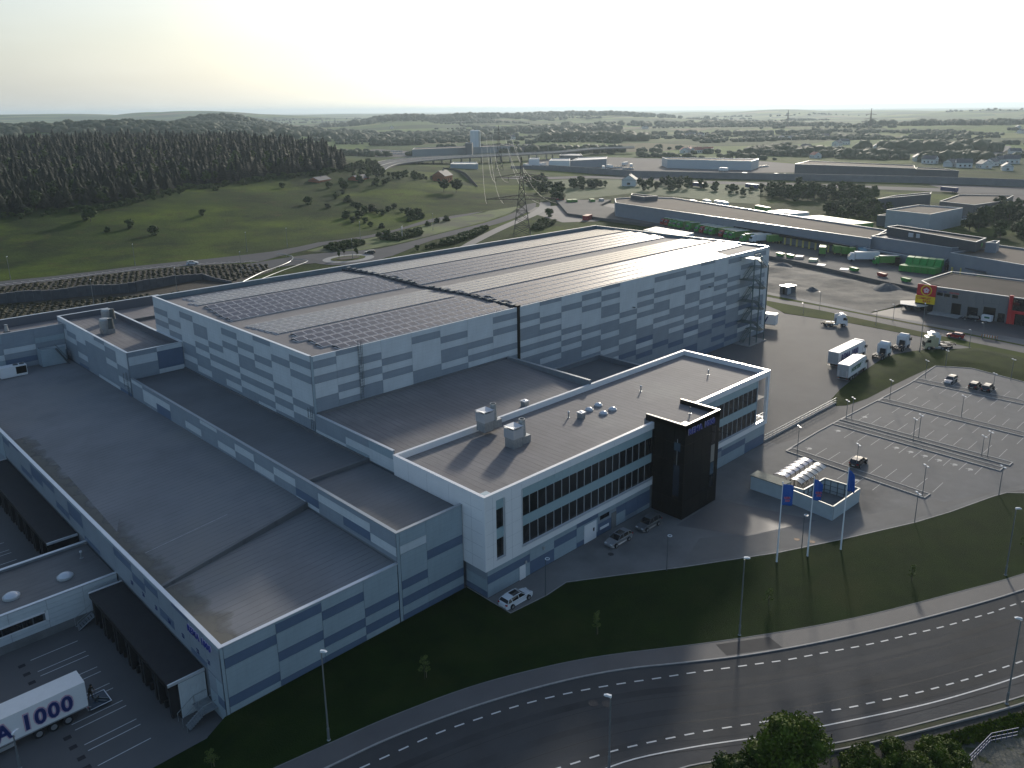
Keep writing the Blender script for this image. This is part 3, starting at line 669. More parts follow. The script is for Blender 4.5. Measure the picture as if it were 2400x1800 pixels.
def text(body, parent, loc, rot, size, mats, offs, ext=0.03, spacing=1.0, xs=1.0, name='lettering'):
    """solid lettering in layers: each further layer is narrower and sits proud of the last"""
    R = Matrix.Rotation(0, 4, 'Z')
    for i, (m, of) in enumerate(zip(mats, offs)):
        cu = bpy.data.curves.new(name, 'FONT'); cu.body = body; cu.size = size; cu.offset = of*size
        cu.extrude = ext*0.5; cu.space_character = spacing; cu.materials.append(m); cu.resolution_u = 3
        cu.align_x = 'LEFT'
        LETTERS.append((name, cu, m, parent, rot, xs, Vector(loc), ext, i))
rotS = (math.pi/2, 0, 0)              # reads along +x on a wall facing -y
rotW = (math.pi/2, 0, -math.pi/2)     # reads along -y on a wall facing -x
text('REMA 1000', tw, (95.35-TX0, -0.02, 13.55), rotS, 1.28, [HALO, NAVY], [0.035, 0.008], 0.10, 1.12, 1.03)
text('REMA 1000', low, (-0.07, 79.4-V1y, 6.55), rotW, 1.1, [HALO, NAVY], [0.03, 0.006], 0.08, 1.1, 0.98)
for i, (y, c) in enumerate(((75.2, '21'), (77.9, '22'), (81.6, '23'), (85.3, '24'), (89, '25'), (92.8, '26'), (96.4, '27'))):
    text(c, low, (-0.07, y-V1y, 4.6), rotW, 0.7, [NAVYD], [0.02], 0.03)

# roof furniture on the office
def dome(label, x, y, z, r=0.62, square=False):
    t = thing('roof_light', label, 'skylight', (x, y, z), group='skylights on the office roof')
    if square:
        MB().box(-0.75, 0.75, -0.6, 0.6, 0, 0.35).build('curb', WHITE, t); MB().box(-0.62, 0.62, -0.48, 0.48, 0.35, 0.42).build('glazing', TEAL, t)
    else:
        MB().lathe((0, 0, 0), [(r*1.12, 0), (r*1.12, 0.22), (r, 0.24)], 20).build('curb', WHITED, t)
        MB().lathe((0, 0, 0.24), [(r*0.98, 0), (r*0.85, 0.14), (r*0.55, 0.26), (r*0.15, 0.32)], 20).build('dome', mat('acrylic_dome', (0.55, 0.58, 0.62), 0.15, spec=0.7), t, smooth=True)
for (x, y, s) in ((93.5, 79.6, 'left'), (96.1, 79.9, 'back'), (93.8, 76.9, 'front'), (96.2, 77.0, 'right')):
    dome('round domed skylight on the office roof, the %s one of the four' % s, x, y, 13.35)
dome('square skylight at the near corner of the office roof', 61.6, 69.3, 13.35, square=True)
dome('square skylight on the roof of the black tower', 96.3, 63.3, 14.45, square=True)
def vent(label, x, y, z, kind):
    t = thing('roof_vent', label, 'roof vent', (x, y, z), group='small roof vents')
    if kind == 'pipe':
        MB().lathe((0, 0, 0), [(0.25, 0), (0.25, 0.05), (0.11, 0.06), (0.11, 0.85)], 10).build('pipe', STEEL, t)
        MB().lathe((0, 0, 0.85), [(0.17, 0), (0.17, 0.18), (0.05, 0.24)], 10).build('cap', CAPM if z < 14 else DKSTEEL, t)
    else:
        MB().box(-0.45, 0.45, -0.45, 0.45, 0, 0.85).build('box', STEEL, t)
        MB().box(-0.55, 0.55, -0.55, 0.55, 0.85, 1.0).lathe((0, 0, 1.0), [(0.4, 0), (0.1, 0.1)], 12).build('cap', CAPM, t)
vent('square capped vent by the roof joint near the hall', 86.9, 87.6, 13.8, 'box')
vent('square capped vent left of the four skylights', 90.2, 78.4, 13.35, 'box')
vent('thin vent pipe left of the square vent', 88.9, 79.9, 13.35, 'pipe')
vent('thin vent pipe towards the back of the office roof', 106.5, 79.2, 13.35, 'pipe')
vent('thin vent pipe near the right end of the office roof', 122.0, 75.8, 13.35, 'pipe')
vent('black vent pipe on the roof of the black tower', 101.0, 65.6, 14.45, 'pipe')
# rope of old leaves and drains along the roof edges is left to the felt material

# ---- loading yard wing and dock canopies (left)
wing = thing('dock_wing', 'low white panelled wing with round skylights between the two dock canopies', 'office building', (0, 101.8, -1.2))
MB().box(-20, 27.7, 101.9, 113.3, -1.2, 3.1).build('wall', WALLC, wing, world=True)
MB().box(-20, 27.7, 101.95, 113.25, 3.1, 3.35).build('roof', mat('wing_felt', (0.12, 0.12, 0.12), 0.6, var=0.2, vscale=0.15, seam=(1, 1.0, 0.08, 0.5), streak=((0.3, 1.6, 1), 0.5), detail=7), wing, world=True)
parapet(wing, -20, 27.74, 101.8, 113.4, 3.0, 3.65, t=0.3, sides='SN')
WM = mat('wing_panel', (0.50, 0.55, 0.57), 0.4, var=0.04)
for i in range(12):
    x1 = 27.74-i*4.05; x0 = x1-4.05
    for z0, z1 in ((-0.1, 0.95), (0.95, 2.3), (2.3, 3.6)):
        for k, (za, zb) in enumerate(((z0, (z0+z1)/2), ((z0+z1)/2, z1))):
            if i >= 2 and z0 == 0.95: continue
            MB().box(x0+0.02, x1-0.02, 101.74, 101.8, za+0.01, zb-0.01).build('panel', WM, wing, world=True)
MB().box(-20, 27.74, 101.76, 101.9, -1.2, -0.12).build('plinth', CONCD, wing, world=True)
for i in range(20):
    x1 = 18.95-i*1.95; w = 1.0 if i in (0, 1, 4) else 1.85
    if i < 2: x0 = 19.2-1.15*(i+1); x1 = x0+1.0
    else: x1 = 16.8-(i-2)*2.1; x0 = x1-2.0
    MB().box(x0, x1, 101.72, 101.78, 1.15, 2.0).build('window', GLASS, wing, world=True)
MB().box(-20, 19.4, 101.70, 101.76, 2.05, 2.3).box(-20, 19.4, 101.70, 101.76, 0.95, 1.1).box(19.3, 19.64, 101.7, 101.76, 0.95, 2.3).build('window_frame', WHITE, wing, world=True)
for (x, y, s) in ((23.0, 106.0, 'right'), (17.0, 105.9, 'left')):
    t = thing('roof_light', 'round domed skylight on the low white wing, the %s one' % s, 'skylight', (x, y, 3.35), group='skylights on the dock wing')
    MB().lathe((0, 0, 0), [(0.95, 0), (0.95, 0.25), (0.85, 0.28)], 22).build('curb', mat('pale_curb', (0.4, 0.42, 0.42)), t)
    MB().lathe((0, 0, 0.28), [(0.82, 0), (0.7, 0.18), (0.4, 0.33), (0.1, 0.38)], 22).build('dome', mat('acrylic_dome', (0.5, 0.5, 0.5)), t, smooth=True)
vent('tiny vent pipe on the low white wing by the wall', 26.0, 109.5, 3.35, 'pipe')
def dock(label, y0, y1, n, endwall):
    t = thing('dock_canopy', label, 'loading dock', (24.2, y0, -1.2), group='black dock canopies')
    MB().box(23.9, 27.74, y0, y1, 3.05, 3.3).build('canopy_roof', BLACKROOF, t, world=True)
    MB().box(23.85, 24.0, y0, y1, 2.75, 3.28).build('fascia', BLACKCLAD, t, world=True)
    MB().box(24.8, 27.7, y0+0.1, y1-0.1, -1.2, 3.0).build('dock_wall', BLACKROOF, t, world=True)
    w = (y1-y0)/n
    for i in range(n):
        y = y0+w*(i+0.5)
        MB().box(24.65, 24.8, y-1.3, y+1.3, -0.1, 2.6).build('dock_door', mat('dock_door', (0.02, 0.022, 0.024), 0.6), t, world=True)
        MB().box(24.0, 24.8, y-1.75, y-1.35, -0.9, 2.75).build('dock_shelter', RUBBER, t, world=True); MB().box(24.0, 24.8, y+1.35, y+1.75, -0.9, 2.75).build('dock_shelter', RUBBER, t, world=True)
        MB().box(24.05, 24.15, y-1.5, y-1.44, -0.2, 0.8).build('guide_stripe', PAINT, t, world=True)
        MB().box(24.2, 24.8, y-0.9, y-0.6, -1.1, -0.3).box(24.2, 24.8, y+0.6, y+0.9, -1.1, -0.3).build('buffer', RUBBER, t, world=True)
    if endwall:
        for k in range(14):
            x = 24.9+k*0.2
            MB().box(x+0.01, x+0.19, y0-0.06-0.02*(k % 2), y0+0.05, -1.15, 3.0).build('end_panel', WM, t, world=True)
    MB().box(23.85, 27.74, y0-0.12, y0+0.05, 3.1, 3.42).box(23.85, 27.74, y1-0.05, y1+0.12, 3.1, 3.42).build('edge_cap', CAPM, t, world=True)
dock('black roofed loading dock canopy by the near corner of the low warehouse', 76.4, 100.0, 6, True)
dock('black roofed loading dock canopy beyond the low white wing', 116.9, 153.2, 9, False)
ds = thing('dock_stair', 'steel stair down to the loading yard beside the near warehouse corner', 'stair', (26.5, 73.2, -1.2))
MB().box(26.0, 27.7, 73.9, 76.2, -0.15, -0.05).build('platform', STEEL, ds, world=True)
q = MB()
for i in range(7): u = i/7; q.box(25.2-u*1.6+0.8, 25.5-u*1.6+0.8, 73.9, 75.0, -0.2-u*1.0, -0.16-u*1.0)
for y in (73.9, 75.0, 76.2):
    q.tube((26.2, y, 0.9), (24.4, y, -0.2), 0.03, n=5); q.tube((26.2, y, 0.9), (27.6, y, 0.9), 0.03, n=5); q.tube((26.2, y, -0.1), (26.2, y, 0.9), 0.03, n=5); q.tube((24.4, y, -1.2), (24.4, y, -0.2), 0.03, n=5)
q.build('handrail', STEEL, ds, world=True)
ds2 = thing('dock_stair', 'steel stair at the far end of the near dock canopy by the white wing', 'stair', (24, 100.4, -1.2))
q = MB()
for y in (100.3, 101.4): q.tube((24.2, y, 1.0), (22.2, y, 0.0), 0.03, n=5); q.tube((24.2, y, -0.1), (22.2, y, -1.2), 0.06, n=5); q.tube((22.2, y, -1.2), (22.2, y, 0), 0.03, n=5)
for i in range(6): q.box(22.3+i*0.33, 22.6+i*0.33, 100.3, 101.4, -1.1+i*0.18, -1.06+i*0.18)
q.build('handrail', STEEL, ds2, world=True)
rw = thing('retaining_wall', 'short concrete retaining wall between lawn and loading yard at the building corner', 'wall', (27.5, 70, -1.3))
rwb = MB(); rwb.extr([(0, 0), (0.35, 0), (0.35, 1.3), (0, 1.3)], -1.8, 1.9)
rwb.v = [(x, y, z*(0.25+0.75*min(1, max(0, (y+1.8)/3.0)))) for x, y, z in rwb.v]
rwb.build('wall', CONC, rw)
# ================================================================== GROUND OF THE SITE
def smooth(a, b, x): t = np.clip((x-a)/(b-a), 0, 1); return t*t*(3-2*t)
HILLS = [  # centre x, y, height, sigma along/across (m), heading (radians) : far ridges
]
def bump(X, Y, cx, cy, h, sa, sb, ang):
    dx, dy = X-cx, Y-cy; c, s = math.cos(ang), math.sin(ang)
    u, v = dx*c+dy*s, -dx*s+dy*c
    return h*np.exp(-0.5*((u/sa)**2+(v/sb)**2))
def far_h(p): return p[0], p[1], p[2]
RIDGES = []
def ridge(p, sa, sb, ang=None):
    """p = crest point (x, y, z); sa = half length across the view, sb = half depth"""
    a = math.atan2(p[1], p[0])+math.pi/2 if ang is None else ang
    RIDGES.append((p[0], p[1], p[2], sa, sb, a))
ridge((968, 2086, 43.9), 110, 120); ridge((866, 1968, 32.6), 190, 160)
ridge((469, 1841, 29.2), 330, 160); ridge((569, 1655, 34.0), 260, 150)
ridge((2264, 5122, 66.4), 420, 500); ridge((2092, 5409, 60.6), 300, 500); ridge((2533, 4994, 46.7), 400, 500)
ridge((1620, 6295, 59.0), 900, 900); ridge((1927, 2555, 33.4), 130, 300); ridge((2248, 2551, 34.7), 260, 350)
ridge((2838, 2527, 31.7), 380, 380); ridge((6244, 4155, 23.3), 260, 500); ridge((5752, 3026, 42.8), 330, 700)
ridge((6221, 2746, 31.4), 600, 700); ridge((6125, 2177, 22.8), 500, 700); ridge((5002, 1420, 37.6), 360, 500)
ridge((6040, 3538, 22.6), 300, 500); ridge((5047, 1254, 26.8), 500, 500); ridge((2185, 719, 15.8), 420, 260); ridge((4790, 7620, 25.8), 1500, 1200)
ridge((2063, 1017, 8.1), 420, 260); ridge((2506, 1825, 13.2), 300, 260)
def terrain_h(X, Y):
    X = np.asarray(X, float); Y = np.asarray(Y, float)
    r = np.hypot(X, Y)
    z = np.full(X.shape, -0.04)
    # hill with meadow and wood on the left
    up = smooth(0, 1, (Y-348-0.06*(X-120))/215.0) * smooth(470, 330, X-0.10*(Y-400)) * smooth(1500, 900, Y)
    z = z + up*13.5
    z = z + 11.0*smooth(520, 760, Y)*smooth(620, 420, X-0.1*(Y-500))*smooth(1500, 1000, Y)
    z = z + 2.0*np.sin(X/37.0)*np.sin(Y/45.0)*up
    # campus interior lowered under the paved sheets and the loading yard
    yard = smooth(46, 38, X)*smooth(64, 70, Y)*smooth(215, 205, Y)
    z = z - 3.2*yard
    site = smooth(-30, -20, X)*smooth(246, 240, X)*smooth(-30, -20, Y)*smooth(125, 118, Y)
    z = z - 0.5*site - 0.5*smooth(14, 20, X)*smooth(60, 50, Y)*smooth(60, 50, X)*0
    z = z - 1.6*smooth(8, -6, Y+0.62*X-79+22*0)*smooth(150, 110, r)*0
    # valley towards the motorway, then rolling country
    val = smooth(420, 620, r)*smooth(-0.2, 0.05, X/np.maximum(r, 1)-0.35)
    for cx, cy, h, sa, sb, a in RIDGES:
        b_ = bump(X, Y, cx, cy, max(h, 4.0), sa, sb, a)
        z = np.where(b_ > 0.8, np.maximum(z, b_-0.8), z)
    roll = smooth(1100, 1700, r)
    z = z + roll*4.0*(np.sin(X/310.0+1.3)*np.cos(Y/270.0)+0.6*np.sin(X/140.0)*np.sin(Y/170.0+2))
    # southern bank below the main road
    return z
def terrain_z(x, y): return float(terrain_h(np.array([x]), np.array([y]))[0])

TERR = bpy.data.materials.new('countryside'); TERR.use_nodes = True
def make_terrain_mat(m):
    t = m.node_tree; n_, l_ = t.nodes, t.links; b = n_['Principled BSDF']
    b.inputs['Roughness'].default_value = 0.95; b.inputs['Specular IOR Level'].default_value = 0.08
    g = n_.new('ShaderNodeNewGeometry').outputs['Position']
    def nz(sc, det=5, rg=0.6):
        q = n_.new('ShaderNodeTexNoise'); q.inputs['Scale'].default_value = sc; q.inputs['Detail'].default_value = det; q.inputs['Roughness'].default_value = rg; l_.new(g, q.inputs[0]); return q.outputs[0]
    def mr(v, a, b2, c=0.0, d=1.0):
        q = n_.new('ShaderNodeMapRange'); l_.new(v, q.inputs[0]); q.inputs[1].default_value = a; q.inputs[2].default_value = b2; q.inputs[3].default_value = c; q.inputs[4].default_value = d; return q.outputs[0]
    def mix(f, a, c):
        q = n_.new('ShaderNodeMixRGB')
        for i, v in ((0, f), (1, a), (2, c)):
            if isinstance(v, tuple): q.inputs[i].default_value = v
            else: l_.new(v, q.inputs[i])
        return q.outputs[0]
    near = mix(mr(nz(0.035, 8, 0.65), 0.35, 0.65), (0.008, 0.022, 0.0012, 1), (0.034, 0.062, 0.0025, 1))
    near = mix(mr(nz(0.012, 6), 0.50, 0.66), near, (0.085, 0.125, 0.005, 1))
    near = mix(mr(nz(0.09, 9, 0.7), 0.55, 0.72), near, (0.050, 0.045, 0.010, 1))
    near = mix(mr(nz(0.5, 8, 0.7), 0.52, 0.75, 0, 0.7), near, (0.012, 0.020, 0.006, 1))
    # field mosaic
    sx = n_.new('ShaderNodeMapping'); l_.new(g, sx.inputs[0]); sx.inputs['Rotation'].default_value = (0, 0, 0.35); sx.inputs['Scale'].default_value = (1/230.0, 1/120.0, 0)
    vo = n_.new('ShaderNodeTexVoronoi'); vo.inputs['Scale'].default_value = 1.0; l_.new(sx.outputs[0], vo.inputs[0])
    sc = n_.new('ShaderNodeSeparateColor'); l_.new(vo.outputs['Color'], sc.inputs[0])
    cr = n_.new('ShaderNodeValToRGB'); l_.new(sc.outputs[0], cr.inputs[0]); cr.color_ramp.interpolation = 'CONSTANT'
    stops = [(0, (0.035, 0.065, 0.014)), (0.14, (0.080, 0.135, 0.020)), (0.34, (0.050, 0.090, 0.016)), (0.48, (0.11, 0.17, 0.028)), (0.66, (0.035, 0.060, 0.013)), (0.74, (0.16, 0.19, 0.05)), (0.84, (0.065, 0.11, 0.02)), (0.93, (0.14, 0.12, 0.06))]
    e = cr.color_ramp.elements
    while len(e) > 1: e.remove(e[-1])
    e[0].position = 0; e[0].color = (*stops[0][1], 1)
    for p, c in stops[1:]: q = e.new(p); q.color = (*c, 1)
    fld = mix(mr(nz(0.02, 6), 0.3, 0.7), cr.outputs[0], (0.035, 0.055, 0.015, 1))
    # keep most of the field colour
    fm = n_.new('ShaderNodeMixRGB'); fm.inputs[0].default_value = 0.65; l_.new(fld, fm.inputs[1]); l_.new(cr.outputs[0], fm.inputs[2])
    sp = n_.new('ShaderNodeVectorMath'); sp.operation = 'LENGTH'; l_.new(g, sp.inputs[0])
    col = mix(mr(sp.outputs['Value'], 800, 1150), near, fm.outputs[0])
    l_.new(col, b.inputs['Base Color'])
    bn = n_.new('ShaderNodeBump'); bn.inputs['Strength'].default_value = 0.8; bn.inputs['Distance'].default_value = 0.6
    l_.new(nz(0.6, 8, 0.7), bn.inputs['Height']); l_.new(bn.outputs[0], b.inputs['Normal'])
make_terrain_mat(TERR)
rr = np.concatenate([[1.0], np.geomspace(12, 32000, 430)]); th = np.radians(np.linspace(-42, 132, 420))
RR, TH = np.meshgrid(rr, th, indexing='ij'); TXc, TYc = RR*np.cos(TH), RR*np.sin(TH); TZ = terrain_h(TXc, TYc)
TZ = TZ - (np.maximum(RR-3000, 0)/1000.0)**2*0.03
def grid_mesh(name, X, Y, Z, m, smooth_=True):
    ni, nj = X.shape; me = bpy.data.meshes.new(name)
    co = np.stack([X, Y, Z], -1).reshape(-1, 3).astype(np.float32)
    idx = np.arange(ni*nj).reshape(ni, nj); q = np.stack([idx[:-1, :-1], idx[1:, :-1], idx[1:, 1:], idx[:-1, 1:]], -1).reshape(-1, 4)
    me.vertices.add(len(co)); me.vertices.foreach_set('co', co.ravel()); me.loops.add(q.size); me.loops.foreach_set('vertex_index', q.ravel().astype(np.int32))
    me.polygons.add(len(q)); me.polygons.foreach_set('loop_start', np.arange(0, q.size, 4, dtype=np.int32)); me.polygons.foreach_set('loop_total', np.full(len(q), 4, dtype=np.int32))
    me.polygons.foreach_set('use_smooth', np.full(len(q), smooth_)); me.update(calc_edges=True); me.validate(); me.materials.append(m)
    return put(name, me)
tag(grid_mesh('terrain', TXc, TYc, TZ, TERR), kind='structure')

def sheet(name, poly, z, m, t=0.0, kind='structure'):
    mb = MB()
    if t: mb.prism(poly, z-t, z)
    else:
        a = sum(poly[i][0]*poly[(i+1) % len(poly)][1]-poly[(i+1) % len(poly)][0]*poly[i][1] for i in range(len(poly)))
        if a < 0: poly = poly[::-1]
        mb.add([(p[0], p[1], z) for p in poly], [tuple(range(len(poly)))])
    return tag(mb.build(name, m), kind=kind)
# truck yard and forecourt
sheet('yard', [(58, 100), (58, 60), (100, 30), (128, 22), (225, 20), (223.5, 73.5), (224.8, 93.3), (222.6, 113.1), (229, 121), (231, 150), (198, 112), (198, 107.2), (129, 107.2), (129, 100)], 0.0, ASPHY)
FORE = [(60.4, 71.8), (60.4, 63.9), (66.2, 63.2), (70.2, 63.4), (83.9, 54.5), (100.1, 44.9), (110.6, 40.0), (118.1, 36.8), (135.4, 31.1), (138.4, 30.0), (146, 26), (170, 22), (190, 20), (200.7, 43.5), (203.5, 55.3), (199.5, 62.0), (182.5, 61.4), (166.6, 62.2), (152.0, 63.0), (141, 63.2), (131, 66), (131, 68.0), (60.6, 68.0)]
sheet('forecourt', FORE, 0.006, PAVER)
sheet('yard_lower', [(-60, 71.8), (27.75, 71.8), (27.75, 192), (-60, 192)], -1.2, ASPHY)
# lighter concrete strip along the lawn, darker patch lines
sheet('pavement', [(84.5, 55.0), (100.4, 45.6), (118.5, 37.5), (138.8, 30.8), (146.5, 26.8), (170, 23), (170, 25.5), (148, 29.6), (139.6, 33.2), (122, 39.8), (104, 48.2), (92.0, 57.2)], 0.011, mat('pavement_light', (0.16, 0.157, 0.15), 0.8, spec=0.2, var=0.12, vscale=0.2, bump=0.2, detail=8))
sheet('apron', [(92.8, 61.8), (104.4, 61.8), (108.6, 47.5), (97.3, 52.6)], 0.012, mat('apron_dark', (0.095, 0.097, 0.10), 0.6, var=0.12, vscale=0.2, bump=0.2, detail=8))

# foreground lawn with its bank down to the lower yard
def poly_in(px, py, poly):
    ins = np.zeros(px.shape, bool); n = len(poly); j = n-1
    for i in range(n):
        xi, yi = poly[i]; xj, yj = poly[j]
        c = ((yi > py) != (yj > py)) & (px < (xj-xi)*(py-yi)/(yj-yi+1e-12)+xi); ins ^= c; j = i
    return ins
def clip_sheet(name, poly, hf, m, step=1.0):
    """polygon sheet cut into a grid of heights; the outline stays exact"""
    bm = bmesh.new(); a = sum(poly[i][0]*poly[(i+1) % len(poly)][1]-poly[(i+1) % len(poly)][0]*poly[i][1] for i in range(len(poly)))
    if a < 0: poly = poly[::-1]
    bm.faces.new([bm.verts.new((p[0], p[1], 0)) for p in poly])
    bmesh.ops.triangulate(bm, faces=bm.faces[:])
    x0, x1 = min(p[0] for p in poly), max(p[0] for p in poly); y0, y1 = min(p[1] for p in poly), max(p[1] for p in poly)
    x = x0+step
    while x < x1: bmesh.ops.bisect_plane(bm, geom=bm.verts[:]+bm.edges[:]+bm.faces[:], plane_co=(x, 0, 0), plane_no=(1, 0, 0)); x += step
    y = y0+step
    while y < y1: bmesh.ops.bisect_plane(bm, geom=bm.verts[:]+bm.edges[:]+bm.faces[:], plane_co=(0, y, 0), plane_no=(0, 1, 0)); y += step
    for v in bm.verts: v.co.z = hf(v.co.x, v.co.y)
    me = bpy.data.meshes.new(name); bm.to_mesh(me); bm.free(); me.materials.append(m)
    for p in me.polygons: p.use_smooth = True
    return tag(put(name, me), kind='structure')
PTOP = [(6, 64.8), (22, 63.0), (34.3, 60.8), (40.4, 59.5), (48.5, 57.1), (56.1, 53.7), (62.1, 50.3), (69.8, 44.9), (75.7, 40.9), (83.9, 35.8), (92.6, 31.1), (102.5, 26.4), (110.6, 22.6), (114.0, 21.2), (130, 14), (150, 6)]
LAWNP = PTOP + [(178, 8), (172, 21.5), (146, 25.8), (140.0, 27.9), (138.2, 29.9), (135.4, 31.0), (125.2, 34.1), (118.1, 36.7), (105.6, 42.4), (96.1, 47.1), (83.9, 54.4), (76.5, 59.3), (70.2, 63.3), (66.2, 63.1), (60.4, 63.7), (60.4, 71.9), (27.5, 71.9), (14, 71.8), (6, 71.8)]
def lawn_h(x, y):
    s = max(0.0, min(1.0, (27.4-x)/1.5))*max(0.0, min(1.0, (y-66.0)/5.8))
    w = max(0.0, min(1.0, (22-x)/12.0))*max(0.0, min(1.0, (y-60)/11))
    return 0.03 - 1.25*max(s, 0.0) - 0.0*w + 0.10*math.sin(x*0.31)*math.cos(y*0.27)*min(1, abs(y-66)/8)*0.0
clip_sheet('lawn', LAWNP, lawn_h, LAWN, 1.5)
# fine tufts that break up the turf: short blades, one mass
def grass_mass(name, poly, n, h, m, zf, seed=3):
    r = np.random.default_rng(seed); P = np.array(poly); lo, hi = P.min(0), P.max(0)
    pts = r.uniform(lo, hi, (n*2, 2)); pts = pts[poly_in(pts[:, 0], pts[:, 1], poly)][:n]; n = len(pts)
    z = np.array([zf(a, b) for a, b in pts]); a = r.uniform(0, 2*np.pi, n); hh = h*r.uniform(0.5, 1.4, n); w = hh*r.uniform(0.5, 1.1, n)
    lean = r.normal(0, 0.35, (n, 2))*hh[:, None]
    v = np.zeros((n, 3, 3)); dx, dy = np.cos(a)*w, np.sin(a)*w
    v[:, 0] = np.stack([pts[:, 0]-dx, pts[:, 1]-dy, z], -1); v[:, 1] = np.stack([pts[:, 0]+dx, pts[:, 1]+dy, z], -1); v[:, 2] = np.stack([pts[:, 0]+lean[:, 0], pts[:, 1]+lean[:, 1], z+hh], -1)
    me = bpy.data.meshes.new(name); me.vertices.add(n*3); me.vertices.foreach_set('co', v.ravel().astype(np.float32)); me.loops.add(n*3); me.loops.foreach_set('vertex_index', np.arange(n*3, dtype=np.int32))
    me.polygons.add(n); me.polygons.foreach_set('loop_start', np.arange(0, n*3, 3, dtype=np.int32)); me.polygons.foreach_set('loop_total', np.full(n, 3, dtype=np.int32)); me.update(calc_edges=True); me.materials.append(m)
    return tag(put(name, me), kind='stuff')

# road in front: footpath, kerb, carriageway
def offset_line(pts, d):
    out = []
    for i, p in enumerate(pts):
        a = pts[max(0, i-1)]; b = pts[min(len(pts)-1, i+1)]; dx, dy = b[0]-a[0], b[1]-a[1]; l = math.hypot(dx, dy)
        out.append((p[0]-dy/l*d, p[1]+dx/l*d))
    return out
def spline(pts, n=6):
    out = []
    P = [pts[0]]+list(pts)+[pts[-1]]
    for i in range(1, len(P)-2):
        for k in range(n):
            t = k/n; a, b, c, d = P[i-1], P[i], P[i+1], P[i+2]
            out.append(tuple(0.5*((2*b[j])+(-a[j]+c[j])*t+(2*a[j]-5*b[j]+4*c[j]-d[j])*t*t+(-a[j]+3*b[j]-3*c[j]+d[j])*t**3) for j in range(2)))
    out.append(tuple(pts[-1])); return out
def ribbon(name, left, right, z, m, t=0.0, kind='structure', parent=None, **k):
    mb = MB(); n = len(left)
    for i in range(n-1):
        if t:
            mb.add([(left[i][0], left[i][1], z), (left[i+1][0], left[i+1][1], z), (right[i+1][0], right[i+1][1], z), (right[i][0], right[i][1], z),
                    (left[i][0], left[i][1], z-t), (left[i+1][0], left[i+1][1], z-t), (right[i+1][0], right[i+1][1], z-t), (right[i][0], right[i][1], z-t)],
                   [(3, 2, 1, 0), (0, 1, 5, 4), (2, 3, 7, 6)])
        else: mb.add([(left[i][0], left[i][1], z), (left[i+1][0], left[i+1][1], z), (right[i+1][0], right[i+1][1], z), (right[i][0], right[i][1], z)], [(3, 2, 1, 0)])
    # face upwards
    o = mb.build(name, m, parent)
    return tag(o, kind=kind) if kind else o
KT = spline([(6, 62.2), (22, 60.2), (32.7, 58.4), (37.5, 57.5), (43.9, 55.7), (50.4, 53.3), (56.9, 50.3), (62.3, 47.1), (67.4, 43.3), (73.4, 39.0), (80.9, 34.4), (89.4, 29.8), (97.7, 25.7), (104.6, 22.5), (110.0, 20.2), (126, 13.5), (146, 5.5)], 5)
PT = spline(PTOP, 5)
def resample(pts, n):
    d = [0]
    for a, b in zip(pts[:-1], pts[1:]): d.append(d[-1]+math.hypot(b[0]-a[0], b[1]-a[1]))
    out = []
    for i in range(n):
        s = d[-1]*i/(n-1); k = max(j for j in range(len(d)) if d[j] <= s+1e-9); k = min(k, len(pts)-2)
        t = (s-d[k])/(d[k+1]-d[k]); out.append((pts[k][0]+(pts[k+1][0]-pts[k][0])*t, pts[k][1]+(pts[k+1][1]-pts[k][1])*t))
    return out
PTr, KTr = resample(PT, 90), resample(KT, 90)
ribbon('footpath', PTr, offset_line(KTr, 0.0), 0.05, PATH)
ribbon('kerb', offset_line(KTr, 0.02), offset_line(KTr, -0.16), 0.075, KERB, 0.2)
ribbon('edging', offset_line(PTr, 0.06), offset_line(PTr, -0.06), 0.07, CONCD, 0.2)
LOWL = [(8, 46.8), (29.5, 43.8), (41, 41.9), (50.2, 39.5), (56.8, 35.9), (64.2, 30.8), (68.2, 28.2), (74.1, 24.6), (79.2, 21.6), (84.4, 18.9), (91.7, 15.5), (104, 10.5), (125, 3)]
LOWE = [(8, 43.2), (29, 40.4), (42, 38.6), (49, 36.9), (54.8, 34.6), (58.1, 32.5), (66.8, 26.4), (72.4, 23.0), (78.9, 19.4), (88.0, 14.6), (101, 9), (122, 1)]
LLr, LEr = resample(spline(LOWL, 5), 90), resample(spline(LOWE, 5), 90)
road = ribbon('road', offset_line(KTr, -0.14), LLr, -0.03, mat('road_asphalt', (0.060, 0.062, 0.064), 0.85, spec=0.15, var=0.18, vscale=0.12, bump=0.4, bscale=30, patch=((0.078, 0.078, 0.077), 0.055, 0.42, 0.68), detail=9))
ribbon('pavement', offset_line(LLr, 0.4), LEr, -0.022, mat('shoulder_asphalt', (0.080, 0.080, 0.081), 0.85, spec=0.15, var=0.14, vscale=0.2, bump=0.4, bscale=30, detail=8))
lw = ribbon('edge_line', offset_line(LLr, 0.10), offset_line(LLr, -0.05), -0.014, PAINT, kind=None); lw.parent = road
lk = ribbon('kerb', offset_line(LEr, 0.05), offset_line(LEr, -0.10), 0.05, KERB, 0.2)
LW2 = offset_line(LEr, -0.85); ribbon('verge', offset_line(LEr, -0.10), LW2, 0.01, mat('verge', (0.03, 0.045, 0.01), 0.95, col2=(0.055, 0.05, 0.025), vscale=0.8, bump=0.8, bscale=5, detail=8))
ribbon('kerb', LW2, offset_line(LW2, -0.14), 0.16, KERB, 0.35)
ribbon('ditch', offset_line(LW2, -0.14), offset_line(LW2, -2.4), -0.05, mat('ditch_soil', (0.05, 0.048, 0.04), 0.95, var=0.4, vscale=1.2, bump=0.8, bscale=5, detail=8))
